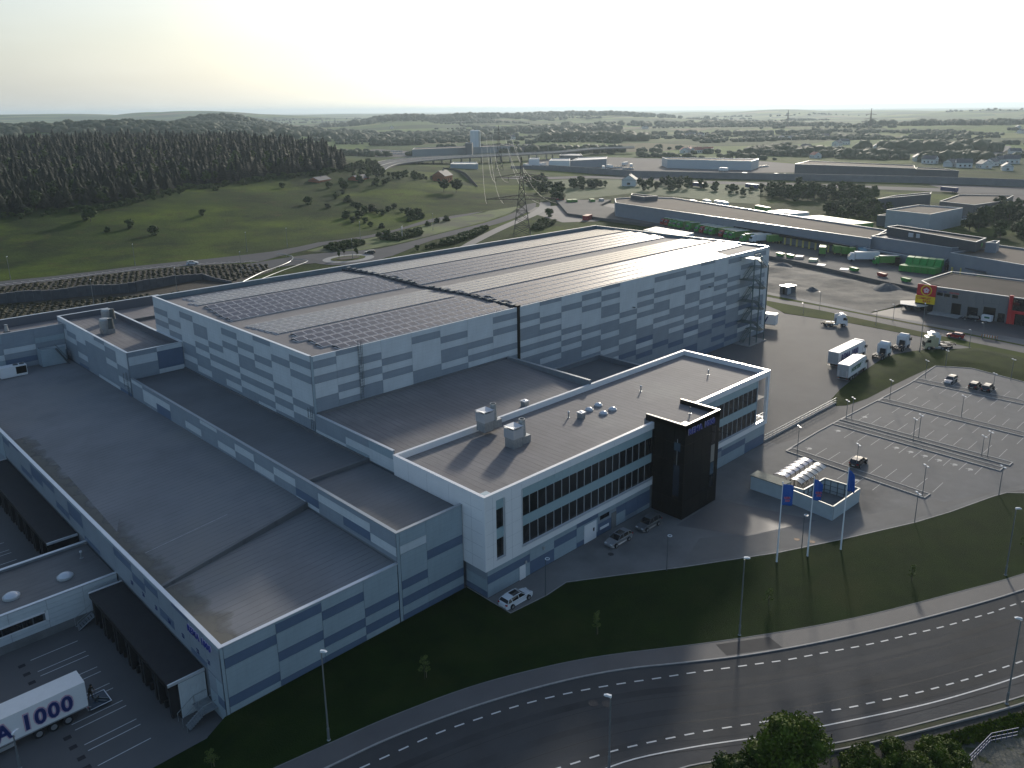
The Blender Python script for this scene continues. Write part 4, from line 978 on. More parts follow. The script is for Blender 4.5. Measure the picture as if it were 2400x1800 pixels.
for dd, w_ in ((-5.1, 0.05), (-8.9, 0.06), (-12.6, 0.05)):
    s_ = ribbon('road_seam', offset_line(KTr, dd), offset_line(KTr, dd-w_), -0.022, mat('seam_tar', (0.012, 0.012, 0.013), 0.7, var=0.4, vscale=0.4), kind=None); s_.parent = road
for dd, w_ in ((-3.6, 0.9), (-6.9, 0.8), (-10.4, 0.9)):
    s_ = ribbon('wheel_track', offset_line(KTr, dd), offset_line(KTr, dd-w_), -0.0255, mat('worn_track', (0.052, 0.054, 0.056), 0.8, var=0.3, vscale=0.12, detail=9, spec=0.15), kind=None); s_.parent = road
pp_ = sheet('footpath_patch', [(72.69, 42.28), (78.26, 38.60), (77.56, 36.56), (71.87, 40.35)], 0.056, mat('patch_asphalt', (0.036, 0.036, 0.038), 0.85, var=0.1))
pp_.parent = road
D1 = [(33.9, 56.2), (37.6, 55.4), (41.6, 54.5), (45.4, 53.2), (49.2, 51.8), (52.9, 50.1), (56.4, 48.2), (59.8, 46.1), (63.1, 43.9), (66.5, 41.7), (69.7, 39.5), (72.9, 37.3), (76.1, 35.1), (79.5, 33.1), (82.8, 31.1), (86.1, 29.2), (89.6, 27.4), (94.6, 24.8), (98.1, 23.2), (101.6, 21.6), (105.2, 20.2), (118, 15), (135, 8)]
D2 = [(40.8, 45.4), (44.4, 43.9), (48.0, 42.3), (51.6, 40.7), (55.1, 38.8), (60.1, 35.8), (63.4, 33.6), (66.7, 31.4), (70.0, 29.3), (73.2, 27.1), (76.6, 25.1), (80.0, 23.1), (83.4, 21.3), (86.8, 19.6), (90.3, 18.0), (93.9, 16.4), (104, 12.2), (118, 7)]
DM = MB().box(-0.52, 0.52, -0.085, 0.085, 0, 0.004).mesh('dash', PAINT)
for dl in (D1, D2):
    s = spline(dl, 8); L_ = sum(math.hypot(b[0]-a[0], b[1]-a[1]) for a, b in zip(s[:-1], s[1:])); n = int(L_/1.985)
    rs = resample(s, n+1)
    for i, p in enumerate(rs):
        q = rs[min(n, i+1)]; o_ = rs[max(0, i-1)]
        put('dash', DM, road, (p[0], p[1], -0.016), math.atan2(q[1]-o_[1], q[0]-o_[0]))
def manhole(x, y, z, r=0.38, col='m'):
    t = tag(MB().lathe((0, 0, 0), [(r, 0), (r, 0.012), (r*0.85, 0.012), (r*0.8, 0.005)], 20).build('manhole_cover', mat('cast_iron', (0.045, 0.045, 0.047), 0.6, 0.4, var=0.3, vscale=6) if col == 'm' else mat('rusty_iron', (0.20, 0.11, 0.05), 0.7, var=0.3, vscale=5), loc=(x, y, z)), kind=None)
    return t
for (x, y, z, r, c, lb) in ((82.0, 65.1, 0.012, 0.45, 'm', 'round iron manhole cover by the silver estate car'), (79.7, 63.6, 0.012, 0.42, 'm', 'round iron manhole cover nearer the lawn than its twin'),
                            (55.5, 46.2, -0.024, 0.5, 'm', 'left one of two manhole covers in the road'), (56.4, 45.2, -0.024, 0.5, 'm', 'right one of two manhole covers in the road, under the lamp head'),
                            (101.4, 47.0, 0.016, 0.42, 'r', 'rusty manhole cover left of the ring lamp by the flagpoles'), (102.3, 45.1, 0.016, 0.42, 'r', 'rusty manhole cover right of the ring lamp, at the lawn edge')):
    tag(manhole(x, y, z, r, c), lb, 'manhole cover', 'manhole covers')
# edging along the lawn
E1 = [(60.4, 71.8), (60.4, 63.7), (66.2, 63.15), (70.2, 63.35), (76.5, 59.35), (83.9, 54.5), (96.1, 47.2), (105.6, 42.5), (118.1, 36.8), (125.2, 34.2), (135.4, 31.1), (138.2, 30.0), (140, 28.0), (146, 26)]
ribbon('kerb', offset_line(E1, 0.07), offset_line(E1, -0.07), 0.06, KERB, 0.15)
# grassy berm between yard and car park
BERM = [(157.4, 67.0), (160.7, 69.6), (168, 71.0), (182, 72.6), (195.2, 73.4), (202.1, 73.0), (209, 70.5), (212.4, 68.4), (219.3, 62.6), (223.3, 60), (221.8, 50), (216.8, 44), (214, 28), (206, 22), (196, 22), (200.7, 43.5), (203.6, 55.3), (199.9, 62.2), (190, 63.0), (178.1, 63.8), (166, 64.3), (159.3, 65.6)]
def berm_h(x, y):
    d = 99
    for i in range(len(BERM)):
        a, b = BERM[i], BERM[(i+1) % len(BERM)]; dx, dy = b[0]-a[0], b[1]-a[1]; t = max(0, min(1, ((x-a[0])*dx+(y-a[1])*dy)/(dx*dx+dy*dy)))
        d = min(d, math.hypot(x-a[0]-dx*t, y-a[1]-dy*t))
    return 0.02+0.55*min(1, d/4)
clip_sheet('berm', BERM, berm_h, mat('berm_grass', (0.014, 0.028, 0.003), 0.95, col2=(0.036, 0.055, 0.005), vscale=0.25, bump=0.9, bscale=4, spec=0.1, detail=9), 1.2)
# car park: gravel beds with stone edges, stall lines
def bed(name, a, b, w):
    dx, dy = b[0]-a[0], b[1]-a[1]; l = math.hypot(dx, dy); nx, ny = -dy/l*w/2, dx/l*w/2
    p = [(a[0]-nx, a[1]-ny), (b[0]-nx, b[1]-ny), (b[0]+nx, b[1]+ny), (a[0]+nx, a[1]+ny)]
    r = thing(name[0], name[1], 'planting bed', (a[0], a[1], 0), group='gravel beds between the parking rows')
    MB().prism(p, -0.1, 0.10).build('gravel_fill', GRAVELM, r, world=True)
    k = MB()
    for i in range(4):
        q0, q1 = p[i], p[(i+1) % 4]; ex, ey = q1[0]-q0[0], q1[1]-q0[1]; el = math.hypot(ex, ey); ox, oy = -ey/el*0.1, ex/el*0.1; sx, sy = ex/el*0.1, ey/el*0.1
        if i % 2: sx, sy = -sx, -sy
        k.prism([(q0[0]-ox-sx, q0[1]-oy-sy), (q1[0]-ox+sx, q1[1]-oy+sy), (q1[0]+ox+sx, q1[1]+oy+sy), (q0[0]+ox-sx, q0[1]+oy-sy)], -0.1, 0.16+0.002*i)
    k.build('stone_edge', KERB, r, world=True)
bed(('gravel_bed', 'narrow gravel bed nearest the bicycle shelter'), (130.0, 63.1), (128.2, 38.6), 1.9)
bed(('gravel_bed', 'near half of the double gravel bed across the middle of the car park'), (148.2, 63.0), (147.2, 33.2), 1.7)
bed(('gravel_bed', 'far half of the double gravel bed across the middle of the car park'), (151.4, 62.8), (150.6, 32.7), 1.7)
sheet('pavement', [(149.1, 62.9), (150.5, 62.8), (149.7, 32.9), (148.1, 33.0)], 0.03, GRAVELM)
bed(('gravel_bed', 'third gravel bed of the car park, seen behind the empty stalls'), (167.4, 61.9), (166.6, 24), 2.2)
bed(('gravel_bed', 'farthest gravel bed of the car park beside the parked cars'), (185.8, 61.5), (186.0, 30), 2.4)
kl = [(129.2, 63.3), (141.0, 63.35), (152.2, 62.95), (166.6, 62.2), (182.5, 61.5), (199.5, 62.0), (203.5, 55.3), (200.7, 43.5), (197, 30), (192, 20)]
ribbon('kerb', offset_line(kl, 0.1), offset_line(kl, -0.1), 0.14, KERB, 0.2)
pk = sheet('parking_area', [(129, 63), (152, 62.8), (182.5, 61.2), (199, 61.6), (203.2, 55), (200.4, 43.5), (192, 22), (150, 26), (140, 30.4), (128, 36)], 0.014, mat('parking_paving', (0.155, 0.155, 0.154), 0.8, spec=0.2, var=0.13, vscale=0.3, bump=0.4, bscale=10, patch=((0.15, 0.148, 0.143), 0.05, 0.45, 0.7), detail=9))
LM = MB().box(0, 4.8, -0.05, 0.05, 0, 0.004).mesh('stall_line', PAINTW)
def row(x, y0, n, dy=-2.52, skip=(), z=0.019):
    for i in range(n):
        if i in skip: continue
        put('stall_line', LM, pk, (x+random.uniform(-0.04, 0.04)-0.012*i*3, y0+dy*i, z), random.uniform(-0.01, 0.01))
row(130.6, 58.65, 9); row(124.4, 51.6, 3, dy=-2.95); row(142.3, 58.5, 10); row(152.9, 60.3, 11); row(161.4, 57.2, 13); row(169.6, 59.4, 13); row(179.9, 59.4, 13); row(187.6, 59.2, 12)
# wheelchair symbols: ring and bar painted in the first stalls
sy_ = MB().lathe((0, 0, 0), [(0.42, 0), (0.42, 0.004), (0.30, 0.004), (0.30, 0.002)], 16).box(-0.1, 0.75, 0.1, 0.22, 0, 0.004).box(-0.1, 0.0, -0.25, 0.5, 0, 0.004).lathe((0.0, 0.75, 0), [(0.14, 0), (0.14, 0.004), (0.02, 0.004)], 10)
sym = sy_.mesh('parking_symbol', PAINTW)
for (x, y) in ((144.83, 60.73), (133.11, 60.76), (126.26, 49.04), (144.32, 49.57), (144.19, 47.02), (144.15, 44.53), (143.95, 42.08), (143.91, 39.53), (143.67, 36.99), (155.49, 60.11)):
    put('parking_symbol', sym, pk, (x, y, 0.019), 1.5)
# lower yard markings
yl = tag(MB().box(-60, -59, 80, 81, -1.2, -1.19).build('yard_marking', PAINTW), kind='structure')
YL = MB().box(0, 5.05, -0.045, 0.045, 0, 0.004).mesh('bay_line', PAINT)
for y in (75.9, 78.65, 79.75, 82.6, 83.7, 86.5, 87.6, 90.4, 91.55, 94.45, 95.5, 98.3, 115.5, 116.6, 119.4, 120.6, 123.4, 124.6, 127.3, 128.4, 131.3):
    put('bay_line', YL, yl, (16.4, y, -1.194))
for i, (x, y) in enumerate([(15.4, 97.9), (15.4, 95.9), (15.4, 93.9), (15.4, 91.6), (15.5, 89.2), (15.5, 82.0), (15.5, 80.2), (15.6, 78.1), (15.6, 76.4), (15.6, 74.4)]):
    t = tag(MB().box(-0.35, 0.35, -0.3, 0.3, 0, 0.012).build('wheel_pad', mat('pad_dark', (0.025, 0.022, 0.025), 0.8, var=0.3, vscale=3), loc=(x, y, -1.196)), 'dark square plate let into the loading yard, one of a row', 'ground plate', 'ground plates in the loading yard')
# railing on a low wall between forecourt and truck yard
rl = thing('railing', 'long galvanised railing on a low wall between office corner and grass bank', 'railing', (130.6, 68.3, 0))
RA, RB = (130.3, 68.35), (158.9, 67.75)
MB().prism([(RA[0], RA[1]-0.12), (RB[0], RB[1]-0.12), (RB[0], RB[1]+0.12), (RA[0], RA[1]+0.12)], 0, 0.35).build('base_wall', CONC, rl, world=True)
q = MB()
for i in range(20):
    u = i/19; x, y = RA[0]+(RB[0]-RA[0])*u, RA[1]+(RB[1]-RA[1])*u
    q.tube((x, y, 0.35), (x, y, 1.25), 0.04, n=5)
for z in (0.75, 1.25): q.tube((*RA, z), (*RB, z), 0.05, n=6)
q.build('rail', STEEL, rl, world=True)

# ================================================================== STREET FURNITURE
GALV = mat('galvanised_pole', (0.22, 0.24, 0.25), 0.4, 0.5)
LAMPW = mat('lamp_head_white', (0.62, 0.66, 0.70), 0.3)
def street_lamp(h, kind):
    t = thing('street_lamp', 'x', 'street lamp')
    if kind == 'tall':
        MB().lathe((0, 0, 0), [(0.13, 0), (0.13, 1.4), (0.09, 1.45), (0.06, h-0.1)], 8).build('pole', GALV, t)
        MB().lathe((0, 0, 0), [(0.2, 0), (0.2, 0.05), (0.13, 0.12)], 10).build('foot', STEEL, t)
        b = MB(); b.extr([(-0.1, h), (0.55, h+0.08), (0.62, h+0.16), (0.35, h+0.27), (-0.08, h+0.2)], -0.17, 0.17, ins=[0.05, 0.06, 0.06, 0.08, 0.05]); b.build('lamp_head', LAMPW, t)
    elif kind == 'ring':
        MB().lathe((0, 0, 0), [(0.07, 0), (0.045, h-0.05)], 8).build('pole', DKSTEEL, t)
        b = MB(); n = 16
        for i in range(n):
            a0, a1 = 2*math.pi*i/n, 2*math.pi*(i+1)/n
            b.tube((0.25+0.27*math.cos(a0), 0.27*math.sin(a0), h), (0.25+0.27*math.cos(a1), 0.27*math.sin(a1), h), 0.055, n=5, cap=False)
        b.tube((-0.05, 0, h-0.05), (0.03, 0, h), 0.05, n=5); b.build('lamp_ring', LAMPW, t)
    else:
        MB().lathe((0, 0, 0), [(0.07, 0), (0.045, h-0.05)], 8).build('pole', GALV, t)
        for s in ((-1, 1) if kind == 'double' else (1,)):
            MB().tube((0, 0, h-0.1), (0.34*s, 0, h+0.02), 0.03, n=5).box(min(0.2*s, 0.62*s), max(0.2*s, 0.62*s), -0.13, 0.13, h-0.02, h+0.09).build('lamp_head', LAMPW, t)
    return t
def lamps(kind, items, group, label):
    protos = {}
    for (x, y, h, rz, where) in items:
        if h not in protos: protos[h] = street_lamp(h, kind)
        o = clone(protos[h], (x, y, 0 if not isinstance(where, tuple) else where[1]), rz)
        o['label'] = label % (where if not isinstance(where, tuple) else where[0]); o['group'] = group
lamps('tall', [(33.3, 61.5, 10.1, -1.1, 'standing on the lawn by the near warehouse corner'), (76.2, 41.3, 10.1, -1.0, 'on the lawn edge below the middle of the front lawn'),
               (111.9, 22.9, 9.6, -1.0, 'at the right edge of the front lawn'), (49.9, 39.5, 7.9, 2.1, 'whose head covers the road manholes'), (85.4, 15.5, 10.0, 2.1, 'beyond the far side of the road at the right edge'),
               (11.0, 81.0, 3.9, 0.5, ('in front of the lettered trailer in the loading yard', -1.2)), (208.2, 68.8, 12.6, 0.5, 'at the tip of the grass bank by the parked tractor units')],
      'tall street lamps', 'tall grey street lamp %s')
lamps('ring', [(66.1, 63.2, 5.3, -0.8, 'between the white estate car and the lawn'), (81.7, 55.6, 5.2, -0.8, 'at the lawn edge below the silver cars'), (99.5, 45.3, 5.2, -0.8, 'beside the middle flagpole')],
      'ring lamps along the lawn', 'slim dark lamp with ring shaped head %s')
PL = [(118.1, 36.8, 4.8, 'at the lawn edge right of the third flagpole'), (136.5, 30.6, 4.9, 'where the lawn curves away'), (127.9, 39.2, 5.2, 'at the near end of the first gravel bed'), (130.6, 51.1, 4.4, 'behind the black car'),
      (129.6, 61.4, 5.1, 'at the left corner of the first gravel bed'), (152.1, 62.5, 3.7, 'left of two at the railing end'), (152.8, 61.7, 4.3, 'right of two at the railing end'), (169.1, 60.7, 4.2, 'on the path below the grass bank'),
      (188.5, 60.4, 4.2, 'at the top left corner of the car park'), (168.6, 46.4, 4.4, 'in the middle of the third gravel bed'), (149.6, 48.7, 4.3, 'left of two on the double bed\'s middle'), (151.8, 48.5, 4.5, 'right of two on the double bed\'s middle'),
      (150.8, 37.4, 3.8, 'left of two at the double bed\'s near end'), (151.0, 36.5, 4.8, 'right of two at the double bed\'s near end'), (191.5, 47.2, 3.4, 'right of the two black cars'), (200.6, 60.1, 4.0, 'on the bank behind the car park corner'), (199.9, 46.0, 5.0, 'on the bank at the right edge')]
lamps('double', [(x, y, h, 0.9, w) for x, y, h, w in PL], 'small car park lamps', 'small car park lamp with paired heads %s')
lamps('single', [(225.4, 108.6, 3.4, 2.0, 'first from the left along the back road'), (234.2, 107.7, 5.6, 2.0, 'beside the dark site shed across the road'), (227.6, 87.8, 4.3, 2.0, 'on the near verge behind the lone tractor unit'),
                 (234.4, 85.7, 5.2, 2.0, 'on the far verge in front of the store'), (220.9, 61.2, 4.9, 2.0, 'at the right end of the parked tractor units'), (232.4, 61.6, 4.4, 2.0, 'beside the orange barrier')], 'lamps along the back road', 'thin roadside lamp %s')
# flagpoles
FLAG = mat('flag_blue', (0.012, 0.09, 0.36), 0.6, var=0.1, vscale=1)
for i, (x, y, h, w, fz) in enumerate(((93.9, 46.1, 11.8, 'left', 1.0), (98.2, 43.8, 11.8, 'middle', 0.6), (103.1, 41.3, 12.3, 'right', 0.35))):
    t = thing('flagpole', 'white flagpole on the lawn, the %s one of three' % w, 'flagpole', (x, y, 0), group='flagpoles')
    MB().lathe((0, 0, 0), [(0.14, 0), (0.12, 0.3), (0.05, h)], 10).lathe((0, 0, h), [(0.09, 0), (0.09, 0.1), (0.03, 0.16)], 8).build('pole', mat('flagpole_white', (0.75, 0.77, 0.78), 0.35), t)
    W_, H_ = (1.75, 3.1)
    nx, nz_ = 14, 12; vs = []; fs = []
    for a in range(nx+1):
        for b_ in range(nz_+1):
            u, v = a/nx, b_/nz_
            sag = 0.9*u*(0.3+0.7*v)*(1.25-fz)
            px = u*W_*(0.35+0.5*fz) ; py = 0.22*math.sin(u*7+v*2.2+i*1.7)*u**0.6*(1.5-fz)
            vs.append((0.06+px, py, h-0.2-(1-v)*H_*1.0-sag*1.4*u))
    for a in range(nx):
        for b_ in range(nz_): k = a*(nz_+1)+b_; fs.append((k, k+nz_+1, k+nz_+2, k+1))
    fl = tag(MB().add(vs, fs).build('flag', FLAG, loc=(x, y, 0), rz=-0.75, smooth=True), 'blue flag hanging on the %s flagpole' % w, 'flag', 'blue flags')
    sol = fl.modifiers.new('thick', 'SOLIDIFY'); sol.thickness = 0.02
    if i < 2:
        for k, (tx, dz) in enumerate((('REMA', 0.0), ('1000', -0.42))):
            text(tx, fl, (0.22+0.1*k, -0.3, h-2.2+dz), rotS, 0.42, [HALO, REDL], [0.05, 0.02], 0.02, 1.0, 0.8)

# bin and bicycle enclosure
en = thing('waste_enclosure', 'grey walled waste enclosure with an open top, next to the bicycle shelter', 'enclosure', (111, 60.2, 0))
EW = mat('enclosure_panel', (0.40, 0.47, 0.50), 0.45, var=0.05, streak=((1, 1, 0.3), 0.2))
ECAP = mat('enclosure_cap', (0.50, 0.49, 0.42), 0.4)
EH = 2.35
MB().prism([(111.15, 60.1), (111.15, 54.7), (113.2, 54.4), (113.2, 60.1)], 0, 2.35).build('store_room', EW, en, world=True)
MB().prism([(111.0, 60.25), (111.0, 54.6), (113.4, 54.2), (113.4, 60.25)], 2.35, 2.5).build('store_roof', mat('sedum_grey', (0.20, 0.21, 0.17), 0.8, var=0.2, vscale=1), en, world=True)
def wallseg(a, b, h, t=0.14):
    dx, dy = b[0]-a[0], b[1]-a[1]; l = math.hypot(dx, dy); nx, ny = -dy/l*t/2, dx/l*t/2
    MB().prism([(a[0]-nx, a[1]-ny), (b[0]-nx, b[1]-ny), (b[0]+nx, b[1]+ny), (a[0]+nx, a[1]+ny)], 0, h).build('wall', EW, en, world=True)
    MB().prism([(a[0]-nx*1.5, a[1]-ny*1.5), (b[0]-nx*1.5, b[1]-ny*1.5), (b[0]+nx*1.5, b[1]+ny*1.5), (a[0]+nx*1.5, a[1]+ny*1.5)], h, h+0.1).build('wall_cap', ECAP, en, world=True)
    s = MB(); n = max(2, int(l/1.1)); iy = 1 if True else -1
    for i in range(n+1):
        u = i/n; x, y = a[0]+dx*u, a[1]+dy*u; s.box(x-0.05-nx*0, x+0.05, y-0.05, y+0.05, 0.05, h-0.05)
    cx, cy = 114.6, 49.2
    ox, oy = (cx-(a[0]+b[0])/2), (cy-(a[1]+b[1])/2); ol = math.hypot(ox, oy); ox, oy = ox/ol*0.13, oy/ol*0.13
    s.v = [(x+ox, y+oy, z) for x, y, z in s.v]
    for z in (0.5, 1.3, h-0.15): s.tube((a[0]+ox, a[1]+oy, z), (b[0]+ox, b[1]+oy, z), 0.04, n=4)
    s.build('frame', DKSTEEL, en, world=True)
C = [(111.3, 54.5), (110.2, 45.9), (118.9, 45.6), (118.6, 51.2), (112.4, 51.7), (112.2, 54.1)]
for a, b in zip(C[:-1], C[1:]): wallseg(a, b, EH-0.1 if a != C[0] else EH-0.1)
MB().prism([(110.4, 46.1), (118.7, 45.8), (118.4, 51.0), (110.9, 51.5)], -0.02, 0.03).build('floor', CONCD, en, world=True)
MB().prism([(111.0, 46.3), (113.0, 46.2), (113.2, 49.6), (111.2, 49.8)], 0.03, 0.9).build('ramp_block', CONC, en, world=True)
bs = thing('bicycle_shelter', 'bicycle shelter of two curved translucent roofs on black frames', 'shelter', (118.5, 56, 0))
ACR = mat('shelter_acrylic', (0.34, 0.36, 0.45), 0.35, var=0.06, vscale=1.0); ACR2 = mat('shelter_acrylic_warm', (0.45, 0.43, 0.40), 0.35, var=0.06, vscale=1.0)
for (xa, xb, ya_, yb_, m, up) in ((114.3, 123.6, 57.9, 55.6, ACR, 1), (114.1, 123.2, 53.0, 54.9, ACR2, -1)):
    n = 6; w = (xb-xa)/n
    prof = [(t, 2.0+0.55*math.sin(math.pi*(0.12+0.62*t))) for t in [k/6 for k in range(7)]]
    for i in range(n):
        b = MB()
        for k in range(6):
            y0, y1 = ya_+(yb_-ya_)*prof[k][0], ya_+(yb_-ya_)*prof[k+1][0]
            b.add([(xa+i*w+0.05, y0, prof[k][1]), (xa+(i+1)*w-0.05, y0, prof[k][1]), (xa+(i+1)*w-0.05, y1, prof[k+1][1]), (xa+i*w+0.05, y1, prof[k+1][1]),
                   (xa+i*w+0.05, y0, prof[k][1]-0.02), (xa+(i+1)*w-0.05, y0, prof[k][1]-0.02), (xa+(i+1)*w-0.05, y1, prof[k+1][1]-0.02), (xa+i*w+0.05, y1, prof[k+1][1]-0.02)], [(0, 1, 2, 3), (7, 6, 5, 4), (0, 4, 5, 1), (2, 6, 7, 3)])
        b.build('roof_panel', m, bs, world=True)
    for i in range(n+1):
        b = MB(); x = xa+i*w
        for k in range(6): b.tube((x, ya_+(yb_-ya_)*prof[k][0], prof[k][1]+0.03), (x, ya_+(yb_-ya_)*prof[k+1][0], prof[k+1][1]+0.03), 0.05, n=5)
        yp = yb_ if up < 0 else yb_
        b.tube((x, yp, 0), (x, yp, prof[6][1]), 0.05, n=5)
        b.build('frame', BLACKCLAD, bs, world=True)
for i in range(5):
    x = 115.5+i*1.6; b = MB()
    for s in (0, 1.0):
        for k in range(10):
            a0, a1 = 2*math.pi*k/10, 2*math.pi*(k+1)/10; b.tube((x, 53.6+s+0.33*math.cos(a0), 0.34+0.33*math.sin(a0)), (x, 53.6+s+0.33*math.cos(a1), 0.34+0.33*math.sin(a1)), 0.02, n=4, cap=False)
    for p, r_ in (((53.6, 0.34), (54.0, 0.85)), ((54.0, 0.85), (54.55, 0.85)), ((54.55, 0.85), (54.6, 0.34)), ((54.0, 0.85), (54.2, 0.35)), ((54.2, 0.35), (54.55, 0.85))): b.tube((x, p[0], p[1]), (x, r_[0], r_[1]), 0.025, n=5)
    b.box(x-0.07, x+0.07, 53.85, 54.1, 0.9, 0.96).tube((x-0.25, 54.55, 1.0), (x+0.25, 54.55, 1.0), 0.02, n=4)
    tag(b.build('bicycle', DKSTEEL), 'dark bicycle in the rack under the shelter', 'bicycle', 'bicycles under the shelter')
# ================================================================== VEHICLES (built along +x, nose at +x)
HEADL = mat('headlight_glass', (0.6, 0.62, 0.65), 0.1, spec=0.8); TAILL = mat('tail_light_red', (0.35, 0.01, 0.01), 0.2)
RIM = mat('wheel_rim', (0.35, 0.36, 0.37), 0.35, 0.6); CARGLASS = mat('car_glass', (0.01, 0.012, 0.015), 0.06, spec=0.8)
def wheel(parent, x, y, r, w=0.22, rim=RIM):
    t = MB().tube((0, -w/2, 0), (0, w/2, 0), r, n=16).build('wheel', RUBBER, parent, loc=(x, y, r))
    MB().tube((0, -w/2-0.012, 0), (0, w/2+0.012, 0), r*0.6, n=12).build('rim', rim, t)
def car(name, label, paint, kind, loc, rz):
    t = thing(name, label, 'car', loc, rz)
    L_ = 4.75 if kind == 'estate' else (4.35 if kind == 'hatch' else 4.6); h = L_/2; W_ = 0.92
    r = 0.33
    body = [(-h, 0.45), (-h+0.02, 0.85), (-h+0.12, 1.02), (-0.15*h, 0.98), (0.38*h, 0.97), (0.80*h, 0.82), (h-0.06, 0.66), (h, 0.45), (h-0.05, 0.24), (0.82*h, 0.18), (-h+0.25, 0.2), (-h+0.05, 0.28)]
    b = MB(); b.extr(body, -W_, W_, ins=[0.06, 0.05, 0.11, 0.07, 0.09, 0.16, 0.14, 0.12, 0.12, 0.06, 0.06, 0.08])
    for i, v in enumerate(b.v):
        x, y, z = v; k = max(0, (abs(x)-0.78*h)/(0.22*h)); b.v[i] = (x, y*(1-0.16*k*k), z)
    o = b.build('body', paint, t); bv = o.modifiers.new('bevel', 'BEVEL'); bv.width = 0.06; bv.segments = 2
    rear = {'estate': (-h+0.18, -h+0.5), 'hatch': (-h+0.12, -h+0.55), 'suv': (-h+0.12, -h+0.42)}[kind]; top = 1.46 if kind != 'suv' else 1.62
    g = [(rear[0], 1.0), (rear[1], top-0.07), (-0.25*h, top-0.015), (0.12*h, top-0.02), (0.46*h, 0.97)]
    MB().extr(g, -W_+0.1, W_-0.1, ins=[0.02, 0.17, 0.16, 0.17, 0.04]).build('window_glass', CARGLASS, t)
    MB().extr([(rear[1]-0.06, top-0.075), (rear[1]+0.02, top-0.03), (-0.25*h, top+0.02), (0.12*h, top+0.005), (0.16*h, top-0.05)], -W_+0.255, W_-0.255, ins=[0.03, 0.05, 0.04, 0.05, 0.04]).build('roof', paint, t)
    if 'glass roof' in label or kind == 'estate': MB().box(-0.38*h, 0.10*h, -0.5, 0.5, top+0.0, top+0.035).build('sunroof', CARGLASS, t)
    p = MB()
    for s in (-1, 1):
        for (xa, za, xb, zb, ya_, yb_) in ((0.46*h, 0.97, 0.14*h, top-0.03, 0.80, 0.66), (-0.1*h, 0.98, -0.12*h, top-0.03, 0.83, 0.665), (-0.58*h, 1.0, -0.6*h, top-0.05, 0.83, 0.665), (rear[0]+0.02, 1.0, rear[1]+0.03, top-0.06, 0.80, 0.65)):
            p.tube((xa, s*ya_, za), (xb, s*yb_, zb), 0.035, n=4)
        if kind != 'hatch': p.tube((-0.6*h, s*0.62, top+0.04), (0.05*h, s*0.62, top+0.04), 0.022, n=4)
    p.build('pillar', paint, t)
    for s in (-1, 1):
        for x in (-0.58*h, 0.62*h): wheel(t, x, s*0.80, r)
        MB().box(h-0.28, h-0.04, s*0.5-0.17, s*0.5+0.17, 0.60, 0.72).build('headlight', HEADL, t)
        MB().box(-h-0.01, -h+0.16, s*0.68-0.13, s*0.68+0.13, 0.78, 0.95).build('tail_light', TAILL, t)
        MB().box(0.3*h, 0.38*h, s*0.93-0.08, s*0.93+0.08, 0.98, 1.1).build('mirror', paint, t)
    MB().box(-h-0.015, -h+0.02, -0.26, 0.26, 0.5, 0.61).build('number_plate', PAINT, t)
    return t
CW = mat('car_paint_white', (0.62, 0.65, 0.68), 0.22, coat=0.6); CS = mat('car_paint_silver', (0.30, 0.31, 0.33), 0.28, 0.5, coat=0.5)
CG = mat('car_paint_grey', (0.16, 0.17, 0.18), 0.28, 0.5, coat=0.5); CB = mat('car_paint_black', (0.012, 0.012, 0.014), 0.2, coat=0.8)
CR = mat('car_paint_red', (0.35, 0.012, 0.012), 0.25, coat=0.6); CD = mat('car_paint_dark_green', (0.02, 0.035, 0.03), 0.25, coat=0.6)
car('estate_car', 'white estate car with a dark glass roof parked at the building corner', CW, 'estate', (62.55, 64.95, 0.006), 0.0)
car('estate_car', 'silver estate car with dark glass roof by the manhole covers', CS, 'estate', (83.0, 64.9, 0.006), math.pi)
car('suv_car', 'grey crossover car parked beside the black tower', CG, 'suv', (89.6, 64.5, 0.006), math.pi)
car('hatchback_car', 'black hatchback alone in the near row of stalls', CB, 'hatch', (132.4, 51.5, 0.014), 0.0)
car('estate_car', 'silver estate car in the back row of the car park', CS, 'estate', (189.4, 55.3, 0.014), math.pi)
car('hatchback_car', 'black car in the back row, the left of two', CB, 'hatch', (189.2, 50.2, 0.014), 0.0)
car('suv_car', 'black car in the back row, the right of two', CB, 'suv', (189.2, 47.6, 0.014), 0.0)
car('hatchback_car', 'red car driving along the back road behind the tractor units', CR, 'hatch', (229.2, 67.2, 0.02), math.radians(95))
car('estate_car', 'white estate car with roof box on the hillside parking road', CW, 'estate', (135.3, 328.2, 0.1), math.radians(-25))
car('estate_car', 'dark car leaving the roundabout', CD, 'estate', (199.3, 295.6, 0.1), math.radians(150))

